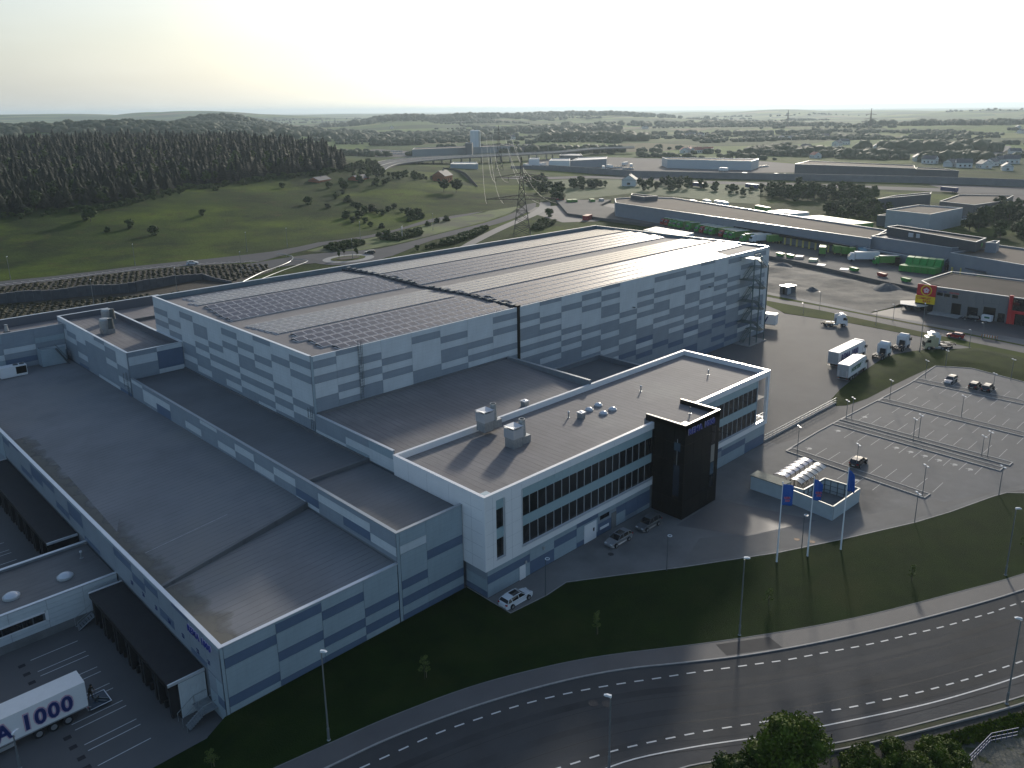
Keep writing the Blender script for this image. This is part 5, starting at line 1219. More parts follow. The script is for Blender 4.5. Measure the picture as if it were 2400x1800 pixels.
TWH = mat('truck_white', (0.72, 0.73, 0.74), 0.3, coat=0.3); TCR = mat('truck_cream', (0.42, 0.39, 0.25), 0.35, coat=0.3)
BOXW = mat('box_body_white', (0.70, 0.71, 0.72), 0.4, var=0.03, vscale=0.5)
CHAS = mat('chassis_black', (0.02, 0.02, 0.022), 0.6)
def cab(t, x0, paint, hgt=3.75, sleeper=2.25):
    """cab-over cab, rear wall at x0, nose at x0+sleeper"""
    p = [(x0, 0.95), (x0, 2.9), (x0+0.15, hgt-0.35), (x0+0.5, hgt), (x0+1.35, hgt-0.05), (x0+1.75, 2.95), (x0+sleeper-0.02, 2.0), (x0+sleeper+0.05, 1.0), (x0+sleeper, 0.42), (x0+sleeper-0.5, 0.38), (x0+sleeper-0.55, 0.95)]
    o = MB().extr(p, -1.24, 1.24, ins=[0.0, 0.02, 0.1, 0.2, 0.2, 0.1, 0.03, 0.03, 0.06, 0.05, 0]).build('cab', paint, t)
    bv = o.modifiers.new('bevel', 'BEVEL'); bv.width = 0.05; bv.segments = 2
    MB().extr([(x0+1.70, 2.93), (x0+1.78, 2.95), (x0+sleeper+0.02, 2.02), (x0+sleeper-0.05, 1.98)], -1.12, 1.12).build('windscreen', CARGLASS, t)
    MB().extr([(x0+1.55, hgt-0.42), (x0+2.05, hgt-0.55), (x0+2.05, hgt-0.50), (x0+1.55, hgt-0.36)], -1.1, 1.1).build('sun_visor', paint, t)
    for s in (-1, 1):
        MB().extr([(x0+1.0, 1.95), (x0+1.0, 2.72), (x0+1.55, 2.72), (x0+1.98, 2.0)], s*1.245-0.012, s*1.245+0.012).build('side_window', CARGLASS, t)
        MB().box(x0+1.85, x0+2.0, s*1.42-0.12, s*1.42+0.12, 1.95, 2.7).build('mirror', CHAS, t)
        MB().box(x0+sleeper-0.05, x0+sleeper+0.07, s*0.95-0.2, s*0.95+0.2, 0.62, 0.8).build('headlight', HEADL, t)
    MB().box(x0+sleeper+0.02, x0+sleeper+0.08, -0.85, 0.85, 0.95, 1.85).build('grille', CHAS, t)
    MB().box(x0+sleeper-0.1, x0+sleeper+0.08, -1.22, 1.22, 0.35, 0.6).build('bumper', paint, t)
def tractor(label, loc, rz, paint=None, group='white tractor units', simple=False):
    t = thing('tractor_unit', label, 'truck', loc, rz, group); paint = paint or TWH
    cab(t, 1.0, paint)
    MB().box(-3.6, 3.0, -0.42, -0.28, 0.75, 1.0).box(-3.6, 3.0, 0.28, 0.42, 0.75, 1.0).box(-3.65, -3.5, -0.5, 0.5, 0.6, 1.0).build('chassis', CHAS, t)
    MB().box(-2.3, -1.1, -0.5, 0.5, 1.02, 1.15).lathe((-1.7, 0, 1.15), [(0.45, 0), (0.45, 0.05)], 12).build('fifth_wheel', DKSTEEL, t)
    MB().box(-0.7, 0.8, -1.2, -0.7, 0.45, 1.0).box(-0.7, 0.8, 0.7, 1.2, 0.45, 1.0).build('fuel_tank', ALU, t)
    MB().box(0.35, 0.95, -0.6, 0.6, 1.0, 2.1).build('air_pack', CHAS, t)
    for s in (-1, 1):
        MB().extr([(0.2, 0.9), (0.15, 3.2), (1.0, 3.45), (1.0, 0.9)], s*1.22-0.02, s*1.22+0.02).build('side_fairing', paint, t)
        for x in (2.3, -1.0, -2.35): wheel(t, x, s*1.05, 0.5, 0.32)
        MB().box(-2.9, -0.45, s*1.05-0.2, s*1.05+0.2, 1.04, 1.08).build('mudguard', CHAS, t)
    return t
def semitrailer(t, x0, x1, m=BOXW, z0=1.1, z1=4.0, w=1.28, doors=True, ax=3, rimm=None):
    MB().box(x0, x1, -w, w, z0, z1).build('box_body', m, t)
    MB().box(x0-0.02, x1+0.02, -w-0.02, w+0.02, z1, z1+0.04).build('roof', mat('trailer_roof', (0.66, 0.66, 0.64), 0.45, var=0.05), t)
    MB().box(x0, x1, -w-0.03, w+0.03, z0-0.06, z0+0.06).build('side_rail', mat('rail_grey', (0.25, 0.26, 0.27), 0.5), t)
    if doors: MB().box(x0-0.05, x0, -w+0.08, -0.02, z0+0.15, z1-0.15).box(x0-0.05, x0, 0.02, w-0.08, z0+0.15, z1-0.15).build('rear_door', mat('door_grey', (0.36, 0.38, 0.39), 0.45), t)
    MB().box(x0, x0+0.12, -w, w, 0.5, 0.62).build('underrun_bar', STEEL, t)
    MB().box(x0+0.3, x1-0.3, -0.45, 0.45, 0.75, z0-0.06).build('chassis', CHAS, t)
    for k in range(ax):
        for s in (-1, 1): wheel(t, x0+2.0+1.35*k, s*1.08, 0.5, 0.36)
    for s in (-1, 1):
        MB().box(x0+6.8, x1-3.6, s*1.15-0.03, s*1.15+0.03, 0.45, 0.85).build('side_guard', ALU, t)
        MB().box(x0-0.02, x0+0.05, s*0.95-0.15, s*0.95+0.15, 0.72, 0.84).build('tail_light', TAILL, t)
RB_ = [HALO, REDL, HALO, NAVYD]
# lettered lorry in the loading yard, tail to the dock, with its lift lowered
t = thing('lettered_lorry', 'white lettered articulated lorry in the loading yard with its tail lift lowered', 'truck', (18.25, 85.2, -1.2), math.pi)
semitrailer(t, 0.0, 13.6)
for c in t.children: pass
cab(t, 14.0, TWH); MB().box(11.5, 15.5, -0.4, 0.4, 0.7, 1.0).build('tractor_frame', CHAS, t)
for x in (12.0, 15.4):
    for s in (-1, 1): wheel(t, x, s*1.05, 0.5, 0.32)
rotN = (math.pi/2, 0, math.pi)
text('1000', t, (1.35+4.75, 1.31, 1.72), rotN, 2.35, [REDL, HALO, NAVYD], [0.072, 0.060, 0.032], 0.03, 1.13, 0.92)
text('REMA', t, (1.2+11.15, 1.31, 1.72), rotN, 2.35, [REDL, HALO, NAVYD], [0.072, 0.060, 0.032], 0.03, 1.1, 0.85)
MB().box(-2.25, -0.15, -1.2, 1.2, 0.32, 0.38).build('tail_lift', mat('lift_dark_blue', (0.015, 0.04, 0.065), 0.5), t)
MB().box(-2.28, -2.2, -1.22, 1.22, 0.38, 0.43).box(-2.2, -0.15, 1.16, 1.22, 0.38, 0.43).box(-2.2, -0.15, -1.22, -1.16, 0.38, 0.43).build('lift_edge', CAPM, t)
MB().tube((0.2, 0.6, 0.7), (-0.4, 0.6, 0.32), 0.06, n=6).tube((0.2, -0.6, 0.7), (-0.4, -0.6, 0.32), 0.06, n=6).build('lift_arm', STEEL, t)
MB().box(0.02, 0.1, -1.2, 1.2, 1.2, 3.9).build('open_rear', CHAS, t)
# driver on the lift with a pallet truck
def person(label, loc, rz, cloth):
    pts = {'pel': (0, 0, 0.95), 'ch': (0.10, 0, 1.28), 'neck': (0.18, 0, 1.50), 'head': (0.25, 0, 1.66), 'hl': (0, 0.11, 0.90), 'hr': (0, -0.11, 0.90), 'kl': (0.14, 0.13, 0.50), 'kr': (-0.02, -0.13, 0.50),
           'fl': (0.10, 0.14, 0.07), 'fr': (-0.2, -0.14, 0.07), 'tl': (0.28, 0.15, 0.04), 'tr': (-0.03, -0.15, 0.04), 'sl': (0.13, 0.2, 1.42), 'sr': (0.13, -0.2, 1.42), 'el': (0.26, 0.25, 1.17), 'er': (0.26, -0.25, 1.17), 'wl': (0.48, 0.15, 1.06), 'wr': (0.48, -0.15, 1.06)}
    ed = [('pel', 'ch'), ('ch', 'neck'), ('neck', 'head'), ('pel', 'hl'), ('pel', 'hr'), ('hl', 'kl'), ('hr', 'kr'), ('kl', 'fl'), ('kr', 'fr'), ('fl', 'tl'), ('fr', 'tr'), ('ch', 'sl'), ('ch', 'sr'), ('sl', 'el'), ('sr', 'er'), ('el', 'wl'), ('er', 'wr')]
    rad = {'pel': 0.16, 'ch': 0.18, 'neck': 0.06, 'head': 0.11, 'hl': 0.11, 'hr': 0.11, 'kl': 0.075, 'kr': 0.075, 'fl': 0.055, 'fr': 0.055, 'tl': 0.045, 'tr': 0.045, 'sl': 0.075, 'sr': 0.075, 'el': 0.05, 'er': 0.05, 'wl': 0.035, 'wr': 0.035}
    ks = list(pts); me = bpy.data.meshes.new('person'); me.from_pydata([pts[k] for k in ks], [(ks.index(a), ks.index(b)) for a, b in ed], [])
    o = bpy.data.objects.new('person', me); COL.objects.link(o); me.materials.append(cloth)
    m = o.modifiers.new('skin', 'SKIN')
    sv = me.skin_vertices[0].data if me.skin_vertices else None
    if sv is None:
        bm = bmesh.new(); bm.from_mesh(me); bm.verts.layers.skin.verify(); bm.to_mesh(me); bm.free(); sv = me.skin_vertices[0].data
    for i, k in enumerate(ks): sv[i].radius = (rad[k], rad[k]); sv[i].use_root = (k == 'pel')
    s = o.modifiers.new('sub', 'SUBSURF'); s.levels = 1; s.render_levels = 2
    o.location = loc; o.rotation_euler = (0, 0, rz); tag(o, label, 'person')
    h = MB().lathe((0.245, 0, 1.60), [(0.07, -0.02), (0.125, 0.04), (0.135, 0.12), (0.09, 0.2), (0.02, 0.225)], 12).build('hair', mat('dark_hair', (0.02, 0.015, 0.01), 0.8), o, smooth=True)
    fc = MB().lathe((0.30, 0, 1.60), [(0.04, -0.07), (0.08, -0.03), (0.085, 0.03), (0.05, 0.08)], 10).build('face', mat('skin', (0.45, 0.28, 0.2), 0.6), o, smooth=True)
    for s_ in (-1, 1):
        hb = MB().box(0.47, 0.55, s_*0.15-0.035, s_*0.15+0.035, 1.02, 1.09)
        for q in range(4): hb.tube((0.54, s_*0.15-0.03+0.02*q, 1.06), (0.585, s_*0.15-0.03+0.02*q, 1.03), 0.009, n=5)
        hb.tube((0.49, s_*0.11, 1.07), (0.53, s_*0.10, 1.04), 0.010, n=5)
        hb.build('hand', mat('skin', (0.45, 0.28, 0.2)), o)
    return o
person('driver in dark olive work clothes gripping a pallet truck on the lowered lift', (19.0, 85.9, -0.82), math.radians(-50), mat('olive_workwear', (0.035, 0.03, 0.018), 0.85))
pt = thing('pallet_truck', 'pallet truck pulled by the driver on the lorry lift', 'pallet truck', (19.55, 85.2, -0.82), math.radians(-50))
MB().box(-0.1, 1.1, -0.26, -0.12, 0.06, 0.12).box(-0.1, 1.1, 0.12, 0.26, 0.06, 0.12).box(-0.3, -0.08, -0.26, 0.26, 0.05, 0.35).build('fork', DKSTEEL, pt)
MB().tube((-0.2, 0, 0.3), (-0.42, 0, 1.06), 0.02, n=6).tube((-0.42, -0.2, 1.06), (-0.42, 0.2, 1.06), 0.02, n=6).build('handle', CHAS, pt)
# lorries in the truck yard
t = thing('lettered_lorry', 'white lettered articulated lorry parked in the truck yard', 'truck', (181.4, 79.0, 0), math.radians(0.5))
semitrailer(t, 0.0, 13.6); cab(t, 14.0, TWH)
MB().box(10.5, 16, -0.4, 0.4, 0.7, 1.0).build('tractor_frame', CHAS, t)
for x in (11.6, 15.4):
    for s in (-1, 1): wheel(t, x, s*1.05, 0.5, 0.32)
MB().extr([(13.7, 3.0), (13.9, 4.15), (14.4, 4.2), (14.3, 3.0)], -1.2, 1.2).build('roof_deflector', TWH, t)
text('REMA 1000', t, (1.4, -1.31, 1.75), rotS, 2.1, [HALO, NAVYD], [0.06, 0.04], 0.03, 1.08, 0.88)
t = thing('box_lorry', 'white box lorry with green lettering parked in front of the lettered one', 'truck', (173.4, 73.0, 0), math.radians(4.0))
semitrailer(t, 0.0, 9.6, ax=2); cab(t, 9.9, TWH, 3.8)
MB().box(7.5, 12, -0.4, 0.4, 0.7, 1.0).build('tractor_frame', CHAS, t)
for s in (-1, 1): wheel(t, 11.0, s*1.05, 0.5, 0.32)
GRN = mat('letter_green', (0.0, 0.12, 0.06), 0.5)
text('NORTEMP', t, (1.6, -1.31, 2.1), (math.pi/2, 0, 0), 1.35, [GRN], [0.035], 0.03, 1.05, 0.92)
MB().box(6.9, 8.5, -1.33, -1.30, 2.75, 2.85).box(7.6, 9.0, -1.33, -1.30, 3.1, 3.17).build('swoosh', GRN, t)
MB().box(-0.12, -0.05, -1.1, -0.75, 1.2, 2.6).box(-0.12, -0.05, 0.75, 1.1, 1.2, 2.6).build('door_post', ALU, t)
tractor('lone white tractor unit facing right near the back road', (219.0, 96.0, 0), math.radians(-52))
tractor('white tractor unit seen from behind, nearest to the box lorry', (197.9, 74.2, 0), math.radians(1))
tractor('white tractor unit seen from behind, standing next to the lamp on the bank', (208.6, 73.6, 0), math.radians(2))
tractor('cream coloured tractor unit at the end of the row with its cab to the left', (214.6, 66.9, 0), math.radians(128), TCR)
tractor('white tractor unit behind the cream one', (217.9, 67.3, 0), math.radians(118))
t = thing('trailer', 'white trailer with tractor half hidden behind the hall\'s stair corner', 'truck', (203.0, 118.0, 0), math.radians(-76))
semitrailer(t, -2, 11.6); cab(t, -5.5, TWH)
text('V', t, (8.0, -1.31, 1.6), rotS, 2.4, [NAVYD], [0.03], 0.03)

# far lorries: simple prototypes with cab, box and wheels
def far_lorry(label, boxc, cabc, roofc, L_=9.0, group='x', withcab=True):
    t = thing('lorry', label, 'truck', (0, 0, 0), 0, group)
    MB().box(-L_/2, L_/2, -1.25, 1.25, 1.0, 3.75).build('box_body', boxc, t)
    MB().box(-L_/2-0.02, L_/2+0.02, -1.27, 1.27, 3.75, 3.8).build('roof', roofc, t)
    if withcab:
        x = L_/2+0.25
        MB().extr([(x, 0.6), (x, 3.3), (x+1.2, 3.4), (x+1.6, 2.7), (x+2.1, 1.9), (x+2.1, 0.6)], -1.22, 1.22, ins=[0, 0.1, 0.15, 0.08, 0.03, 0.03]).build('cab', cabc, t)
        MB().extr([(x+1.58, 2.75), (x+1.66, 2.75), (x+2.14, 1.95), (x+2.08, 1.9)], -1.1, 1.1).build('windscreen', CARGLASS, t)
    w = MB()
    for xx in ((-L_/2+1.2, -L_/2+2.5, L_/2+1.4) if withcab else (-L_/2+1.2, -L_/2+2.5)):
        for s in (-1, 1): w.tube((xx, s*1.15-0.15, 0.48), (xx, s*1.15+0.15, 0.48), 0.48, n=10)
    w.build('wheels', RUBBER, t)
    return t
FG = mat('fleet_green', (0.07, 0.22, 0.03), 0.4, var=0.08); FGB = mat('fleet_green_bright', (0.02, 0.26, 0.035), 0.4, var=0.06); FR = mat('fleet_red', (0.28, 0.01, 0.015), 0.4)
FROOF = mat('fleet_roof_pale', (0.60, 0.59, 0.52), 0.5, var=0.05); FROOFG = mat('fleet_roof_lime', (0.35, 0.42, 0.14), 0.5, var=0.05); FBLUE = mat('container_blue', (0.03, 0.22, 0.32), 0.4)
PG = far_lorry('x', FG, FGB, FROOF, 8.2, 'lorries parked at the grocery terminal'); PR = far_lorry('x', FG, FR, FROOF, 8.2, 'lorries parked at the grocery terminal'); PW = far_lorry('x', BOXW, TWH, FROOF, 9, 'white lorries in the background')
PT_ = far_lorry('x', FG, FG, FROOFG, 13, 'trailers behind the grocery terminal', False); PC = far_lorry('x', FG, FG, FROOFG, 7, 'green box bodies in front of the docks', False)
PWT = far_lorry('x', BOXW, TWH, FROOF, 12.5, 'white trailers in the background', False)
NAZ = math.atan2(-0.33, 0.944)
def lerp(a, b, u): return (a[0]+(b[0]-a[0])*u, a[1]+(b[1]-a[1])*u)
order = ['second', 'third', 'fourth', 'fifth', 'sixth', 'seventh', 'eighth', 'ninth', 'tenth', 'eleventh', 'twelfth', 'thirteenth', 'fourteenth', 'fifteenth', 'sixteenth', 'last']
A0, A1 = (351.91, 245.27), (333.79, 193.91)
seq = 'RRGGGCG GRGGCRGG'
for i, ch in enumerate(seq):
    if ch == ' ': continue
    p = lerp(A0, A1, i/15); P_ = {'R': PR, 'G': PG, 'C': PC}[ch]
    clone(P_, (*p, 1.5), NAZ+math.pi, ('%s lorry in the terminal row, %s' % ({'R': 'red cabbed', 'G': 'green', 'C': 'cabless green'}[ch], 'counting ' + (order[i-1] if i else 'first') + ' from the left')))
clone(PG, (*(330.13, 185.28), 1.5), NAZ+math.pi-0.2, 'green lorry turned slightly at the right end of the terminal row')
clone(PW, (*(331.74, 181.00), 1.5), NAZ+math.pi-0.2, 'white lorry at the right end of the terminal row')
clone(PC, (*(331.86, 175.97), 1.5), NAZ+math.pi-0.2, 'green box body just right of the white lorry at the terminal row')
for i in range(8):
    p = lerp((311.89, 228.40), (307.00, 206.30), i/7); clone(PWT, (*p, 1.5), NAZ+0.5, 'pale roofed trailer just behind the hall parapet'); 
for i in range(14):
    p = lerp((402.38, 193.61), (393.45, 163.58), i/13); clone(PT_, (*p, 1.5), NAZ, 'green trailer with pale roof in the long row behind the terminal')
for i in range(6):
    p = lerp((414.00, 218.86), (411.85, 205.58), i/5); clone(PWT, (*p, 1.5), NAZ, 'white roofed trailer behind the middle of the terminal')
for i, q in enumerate(((427.10, 282.19), (434.18, 276.87), (434.80, 269.09), (432.63, 263.74))): clone(PW, (*q, 1.5), NAZ+1.2, 'white lorry behind the far end of the terminal, %s from the left' % ['first', 'second', 'third', 'fourth'][i])
clone(PT_, (*(425.84, 234.60), 1.5), NAZ+1.4, 'single green trailer standing apart behind the terminal')
for i, q in enumerate(((317.70, 146.96), (323.51, 143.94), (323.14, 140.93), (322.96, 138.44))): clone(PC, (*q, 1.5), NAZ+0.75+0.15*i, 'green box body in front of the terminal docks, %s from the left' % ['first', 'second', 'third', 'fourth'][i])
b = clone(PC, (*(320.78, 131.97), 1.5), NAZ+0.9); b['label'] = 'blue container beside the white lorry at the terminal'
for c in b.children:
    if c.name.startswith(('box_body', 'roof')): c.data = c.data.copy(); c.data.materials[0] = FBLUE
clone(PW, (*(315.69, 128.07), 1.5), NAZ+math.pi-0.55, 'white lorry standing beside the blue container')
clone(PG, (*(313.80, 118.94), 1.5), NAZ+math.pi-0.5, 'green lorry backed under the dark terminal canopy', sc=(0.85, 0.95, 0.95))
# compactor skips
def skip_():
    t = thing('waste_compactor', 'x', 'compactor', group='green compactors')
    MB().box(-3.2, 3.0, -1.2, 1.2, 0.15, 2.3).build('container', FGB, t)
    MB().extr([(1.4, 2.3), (2.6, 4.6), (4.4, 4.9), (4.2, 2.3)], -1.15, 1.15).build('hopper', FGB, t)
    r = MB()
    for i in range(8): r.box(-3.0+i*0.8, -2.9+i*0.8, -1.27, -1.2, 0.2, 2.2)
    for i in range(3): r.box(-3.26, -3.2, -0.9+i*0.8, -0.8+i*0.8, 0.2, 2.2)
    r.build('rib', FG, t); return t
sk = skip_()
for i in range(5):
    p = lerp((307.08, 109.76), (308.12, 99.99), i/4); clone(sk, (*p, 1.5), NAZ+0.28, 'green waste compactor with raised hopper, %s from the left of five' % ['first', 'second', 'third', 'fourth', 'fifth'][i])
def small_skip():
    t = thing('skip', 'x', 'skip', group='small skips round the dirt lot')
    MB().extr([(-1.3, 0.1), (-1.8, 1.2), (1.8, 1.2), (1.3, 0.1)], -0.9, 0.9).build('tub', FGB, t); MB().box(-1.9, 1.9, -0.95, -0.85, 1.15, 1.3).box(-1.9, 1.9, 0.85, 0.95, 1.15, 1.3).build('rim', FG, t); return t
s0 = small_skip()
for q, lb in (((304.09, 158.30), 'left of two small green skips above the hall corner'), ((303.80, 153.85), 'right of two small green skips above the hall corner'), ((293.60, 123.16), 'small green skip beside the white slab on the dirt lot edge'), ((287.03, 102.08), 'small green skip left of the store roof'), ((290.34, 111.62), 'small red skip on the edge of the dirt lot')):
    o = clone(s0, (*q, 1.5), NAZ+1.4, lb)
    if 'red' in lb:
        for c in o.children: c.data = c.data.copy(); c.data.materials[0] = FR
for q, lb, c in (((304.80, 150.38), 'pale pink flat slab on the ground by the terminal yard', (0.6, 0.45, 0.38)), ((302.47, 143.38), 'pale yellow flat slab on the ground by the terminal yard', (0.55, 0.56, 0.35)), ((293.93, 126.95), 'white slab by the small green skip', (0.7, 0.7, 0.66)), ((296.43, 137.15), 'long white slab at the yard corner', (0.7, 0.7, 0.68))):
    o = MB().box(-2, 2, -1.5, 1.5, 0, 0.9 if 'pink' in lb or 'yellow' in lb else 0.2).build('slab', mat('slab_%d' % int(c[0]*1000+c[2]*10), c, 0.6), loc=(*q, 1.5), rz=0.3); tag(o, lb, 'slab')
# ================================================================== BACKGROUND
def face_prism(name, poly, z0, z1, m, parent, mt=None): return MB().prism(poly, z0, z1, 0, 1 if mt else None).build(name, [m, mt] if mt else m, parent, world=True)
def bld(name, label, roof, z, wall, roofm, cat='building', group=None, par=0.7, z0=-1.0, capm=None):
    """flat roofed block from its roof corners; parapet ring with pale cap"""
    cx, cy = sum(p[0] for p in roof)/len(roof), sum(p[1] for p in roof)/len(roof)
    t = thing(name, label, cat, (cx, cy, z0), group=group)
    a = sum(roof[i][0]*roof[(i+1) % len(roof)][1]-roof[(i+1) % len(roof)][0]*roof[i][1] for i in range(len(roof)))
    if a < 0: roof = roof[::-1]
    face_prism('wall', roof, z0, z-par, wall, t)
    ins = [(cx+(p[0]-cx)*0.985, cy+(p[1]-cy)*0.985) for p in roof]
    face_prism('roof', ins, z-par, z-par+0.12, roofm, t)
    pp = MB(); cp = MB(); n = len(roof)
    for i in range(n):
        p, q = roof[i], roof[(i+1) % n]; dx, dy = q[0]-p[0], q[1]-p[1]; l = math.hypot(dx, dy)
        if l < 0.5: continue
        nx, ny = -dy/l*0.35, dx/l*0.35
        pp.prism([p, q, (q[0]+nx, q[1]+ny), (p[0]+nx, p[1]+ny)], z-par-0.01*(i+1), z-0.002*i)
        cp.prism([p, q, (q[0]+nx*1.1, q[1]+ny*1.1), (p[0]+nx*1.1, p[1]+ny*1.1)], z, z+0.12+0.003*i)
    pp.build('parapet', wall, t, world=True); cp.build('parapet_cap', capm or CAPM, t, world=True)
    return t
GW = mat('grey_wall', (0.20, 0.225, 0.26), 0.6, var=0.06, vscale=0.3); GWD = mat('dark_grey_wall', (0.07, 0.08, 0.095), 0.6, var=0.1, vscale=0.3); BEIGE = mat('beige_roof', (0.21, 0.175, 0.14), 0.9, spec=0.1, var=0.1, vscale=0.06, detail=6)
GWL = mat('pale_grey_wall', (0.33, 0.36, 0.39), 0.6, var=0.06, vscale=0.3)
# ---- grocery terminal
term = bld('grocery_terminal', 'very long grey terminal with pale flat roof behind the tall hall', [(359.42, 288.52), (376.63, 303.09), (388.77, 299.73), (402.49, 280.43), (352.68, 135.56), (324.80, 130.76)], 9.0, GW, BEIGE, 'terminal building')
tp = bld('roof_plant_house', 'dark plant box on the far end of the terminal roof', [(383.33, 296.43), (390.17, 300.88), (388.04, 280.64), (378.97, 283.48)], 11.0, GWD, BEIGE, 'plant building', z0=8.4)
ax = bld('terminal_annex', 'dark low annex at the far end of the terminal', [(367.96, 295.57), (381.31, 295.10), (371.07, 261.99), (359.93, 263.90)], 5.0, GWD, BEIGE, 'building')
TA, TB = (365.5, 268.0), (325.9, 133.5)      # foot of the long front wall
TN = Vector((TA[1]-TB[1], -(TA[0]-TB[0]), 0)).normalized()*-1.0
def tf(u, d): return (TB[0]+(TA[0]-TB[0])*u+TN.x*d, TB[1]+(TA[1]-TB[1])*u+TN.y*d)
MB().prism([tf(0.02, 0.05), tf(1, 0.05), tf(1, 5.2), tf(0.02, 5.2)], 5.35, 5.75).build('dock_canopy', mat('canopy_blue_grey', (0.15, 0.17, 0.20), 0.6), term, world=True)
MB().prism([tf(0.02, 5.2), tf(1, 5.2), tf(1, 5.4), tf(0.02, 5.4)], 4.7, 5.85).build('fascia', BLACKCLAD, term, world=True)
MB().prism([tf(0.02, 0.02), tf(1, 0.02), tf(1, 0.3), tf(0.02, 0.3)], 1.5, 5.3).build('dock_wall', BLACKCLAD, term, world=True)
MB().prism([tf(0.02, 0.02), tf(1, 0.02), tf(1, 0.12), tf(0.02, 0.12)], 6.6, 7.3).build('ventilation_strip', GWD, term, world=True)
nd = 26; q0, q1 = (358.99, 253.29), (334.20, 138.29)
for i in range(16):
    p = lerp((344.96, 180.37), (335.10, 141.65), i/12)
    p = tf(0.05+i*0.0245, 4.6); MB().box(p[0]-0.3, p[0]+0.3, p[1]-0.3, p[1]+0.3, 1.5, 5.3).build('bumper_post', mat('post_yellow', (0.55, 0.46, 0.14), 0.6), term, world=True)
tb_ = bld('terminal_office', 'grey two storey terminal office with a strip of windows', [(327.61, 132.00), (341.64, 130.90), (334.12, 90.65), (318.73, 98.67)], 9.6, GW, mat('roof_grey', (0.13, 0.13, 0.135), 0.7, var=0.1), 'office building')
for i in range(8):
    a, b_ = (329.71, 132.26), (321.67, 100.03)
    p, q = lerp(a, b_, (i+0.06)/8), lerp(a, b_, (i+0.92)/8); dx, dy = q[0]-p[0], q[1]-p[1]; l = math.hypot(dx, dy); nx, ny = dy/l, -dx/l
    if nx > 0: nx, ny = -nx, -ny
    MB().prism([(p[0]+nx*0.8, p[1]+ny*0.8), (q[0]+nx*0.8, q[1]+ny*0.8), (q[0]-nx*0.6, q[1]-ny*0.6), (p[0]-nx*0.6, p[1]-ny*0.6)], 5.2, 7.3).build('window', GLASS, tb_, world=True)
tu = bld('terminal_upper_block', 'dark upper storey with round emblems on top of the terminal office', [(336.96, 129.62), (343.88, 128.19), (331.18, 91.09), (318.50, 90.75)], 12.6, mat('charcoal_wall', (0.05, 0.058, 0.068), 0.6, var=0.1), BEIGE, 'building', z0=9.0)
tu2 = bld('terminal_upper_block', 'small grey block at the right end of the dark upper storey', [(326.55, 89.83), (333.29, 89.04), (333.99, 87.24), (327.28, 86.37)], 11.6, GW, BEIGE, 'building', z0=8.0)
for q, c in (((328.97, 97.54), FR), ((328.46, 96.05), FGB), ((326.50, 91.19), FR), ((326.48, 90.22), FGB)):
    MB().tube((q[0]-0.3-1.2, q[1]+0.3, 10.9), (q[0]-1.5, q[1]+0.35, 10.9), 0.8, n=14).build('emblem', c, tu, world=True)
for q in ((331.31, 117.61), (330.72, 114.48)): MB().box(q[0]-1.2, q[0]-0.8, q[1]-0.9, q[1]+0.9, 10.4, 12.0).build('vent_grille', mat('pale_vent', (0.4, 0.42, 0.45), 0.5), tu, world=True)
tl = bld('terminal_front_block', 'low grey loading front of the terminal office', [(322.21, 132.59), (330.05, 132.00), (322.86, 100.26), (311.72, 98.71)], 5.4, GW, GWD, 'building')
MB().prism([(321.74, 129.29), (325.95, 129.51), (324.49, 118.37), (313.04, 114.50)], 1.5, 4.8).build('loading_recess', BLACKCLAD, tl, world=True)
tr_ = bld('terminal_right_block', 'grey terminal block with pale roof at the right edge', [(313.82, 97.33), (343.73, 89.81), (337.08, 64.97), (299.44, 56.90)], 8.6, GW, BEIGE, 'terminal building')
MB().prism([(316.41, 99.48), (321.43, 98.30), (311.72, 84.07), (306.87, 82.95)], 3.9, 4.3).build('dock_canopy', GWD, tr_, world=True)
for i in range(5):
    p = lerp((311.58, 95.41), (314.45, 84.52), i/4); MB().box(p[0]-0.25, p[0]+0.25, p[1]-0.25, p[1]+0.25, 1.5, 3.9).build('bumper_post', mat('post_yellow', (0.45, 0.38, 0.12)), tr_, world=True)
MB().prism([(317.22, 99.08), (323.91, 99.96), (321.10, 85.65), (316.29, 84.56)], 0, 3.85).build('dock_wall', BLACKCLAD, tr_, world=True)
for i in range(6):
    p = lerp((310.76, 84.48), (310.12, 72.91), i/5); clone(PC, (*p, -1.3), NAZ+0.1, 'low green container roof seen over the store roof')
# ---- workshop store with the red and yellow sign
store = thing('workshop_store', 'low grey workshop store with a tall red and yellow corner sign', 'store', (254.5, 60, 0))
SX, SY0, SY1, SH = 255.0, 20.0, 82.6, 7.6
SRF = mat('store_roof', (0.075, 0.064, 0.055), 0.9, spec=0.1, var=0.15, vscale=0.1, detail=6); SW = mat('store_panel', (0.17, 0.175, 0.175), 0.55, var=0.05)
MB().box(SX+0.1, 283.0, SY0, 82.6, 0, 7.0).prism([(260.4, 82.6), (283, 82.6), (283, 86.5), (260.4, 88.2)], 0, 7.0).build('wall', WALLC, store, world=True)
MB().box(SX+0.3, 282.8, SY0, 82.6, 7.0, 7.12).prism([(260.4, 82.6), (282.8, 82.6), (282.8, 86.3), (260.6, 88.0)], 7.0, 7.11).build('roof', SRF, store, world=True)
MB().box(SX, SX+0.3, SY0, 61.6, 6.9, SH).box(SX, SX+0.3, 62.4, 83.0, 6.9, SH).build('parapet', SW, store, world=True)
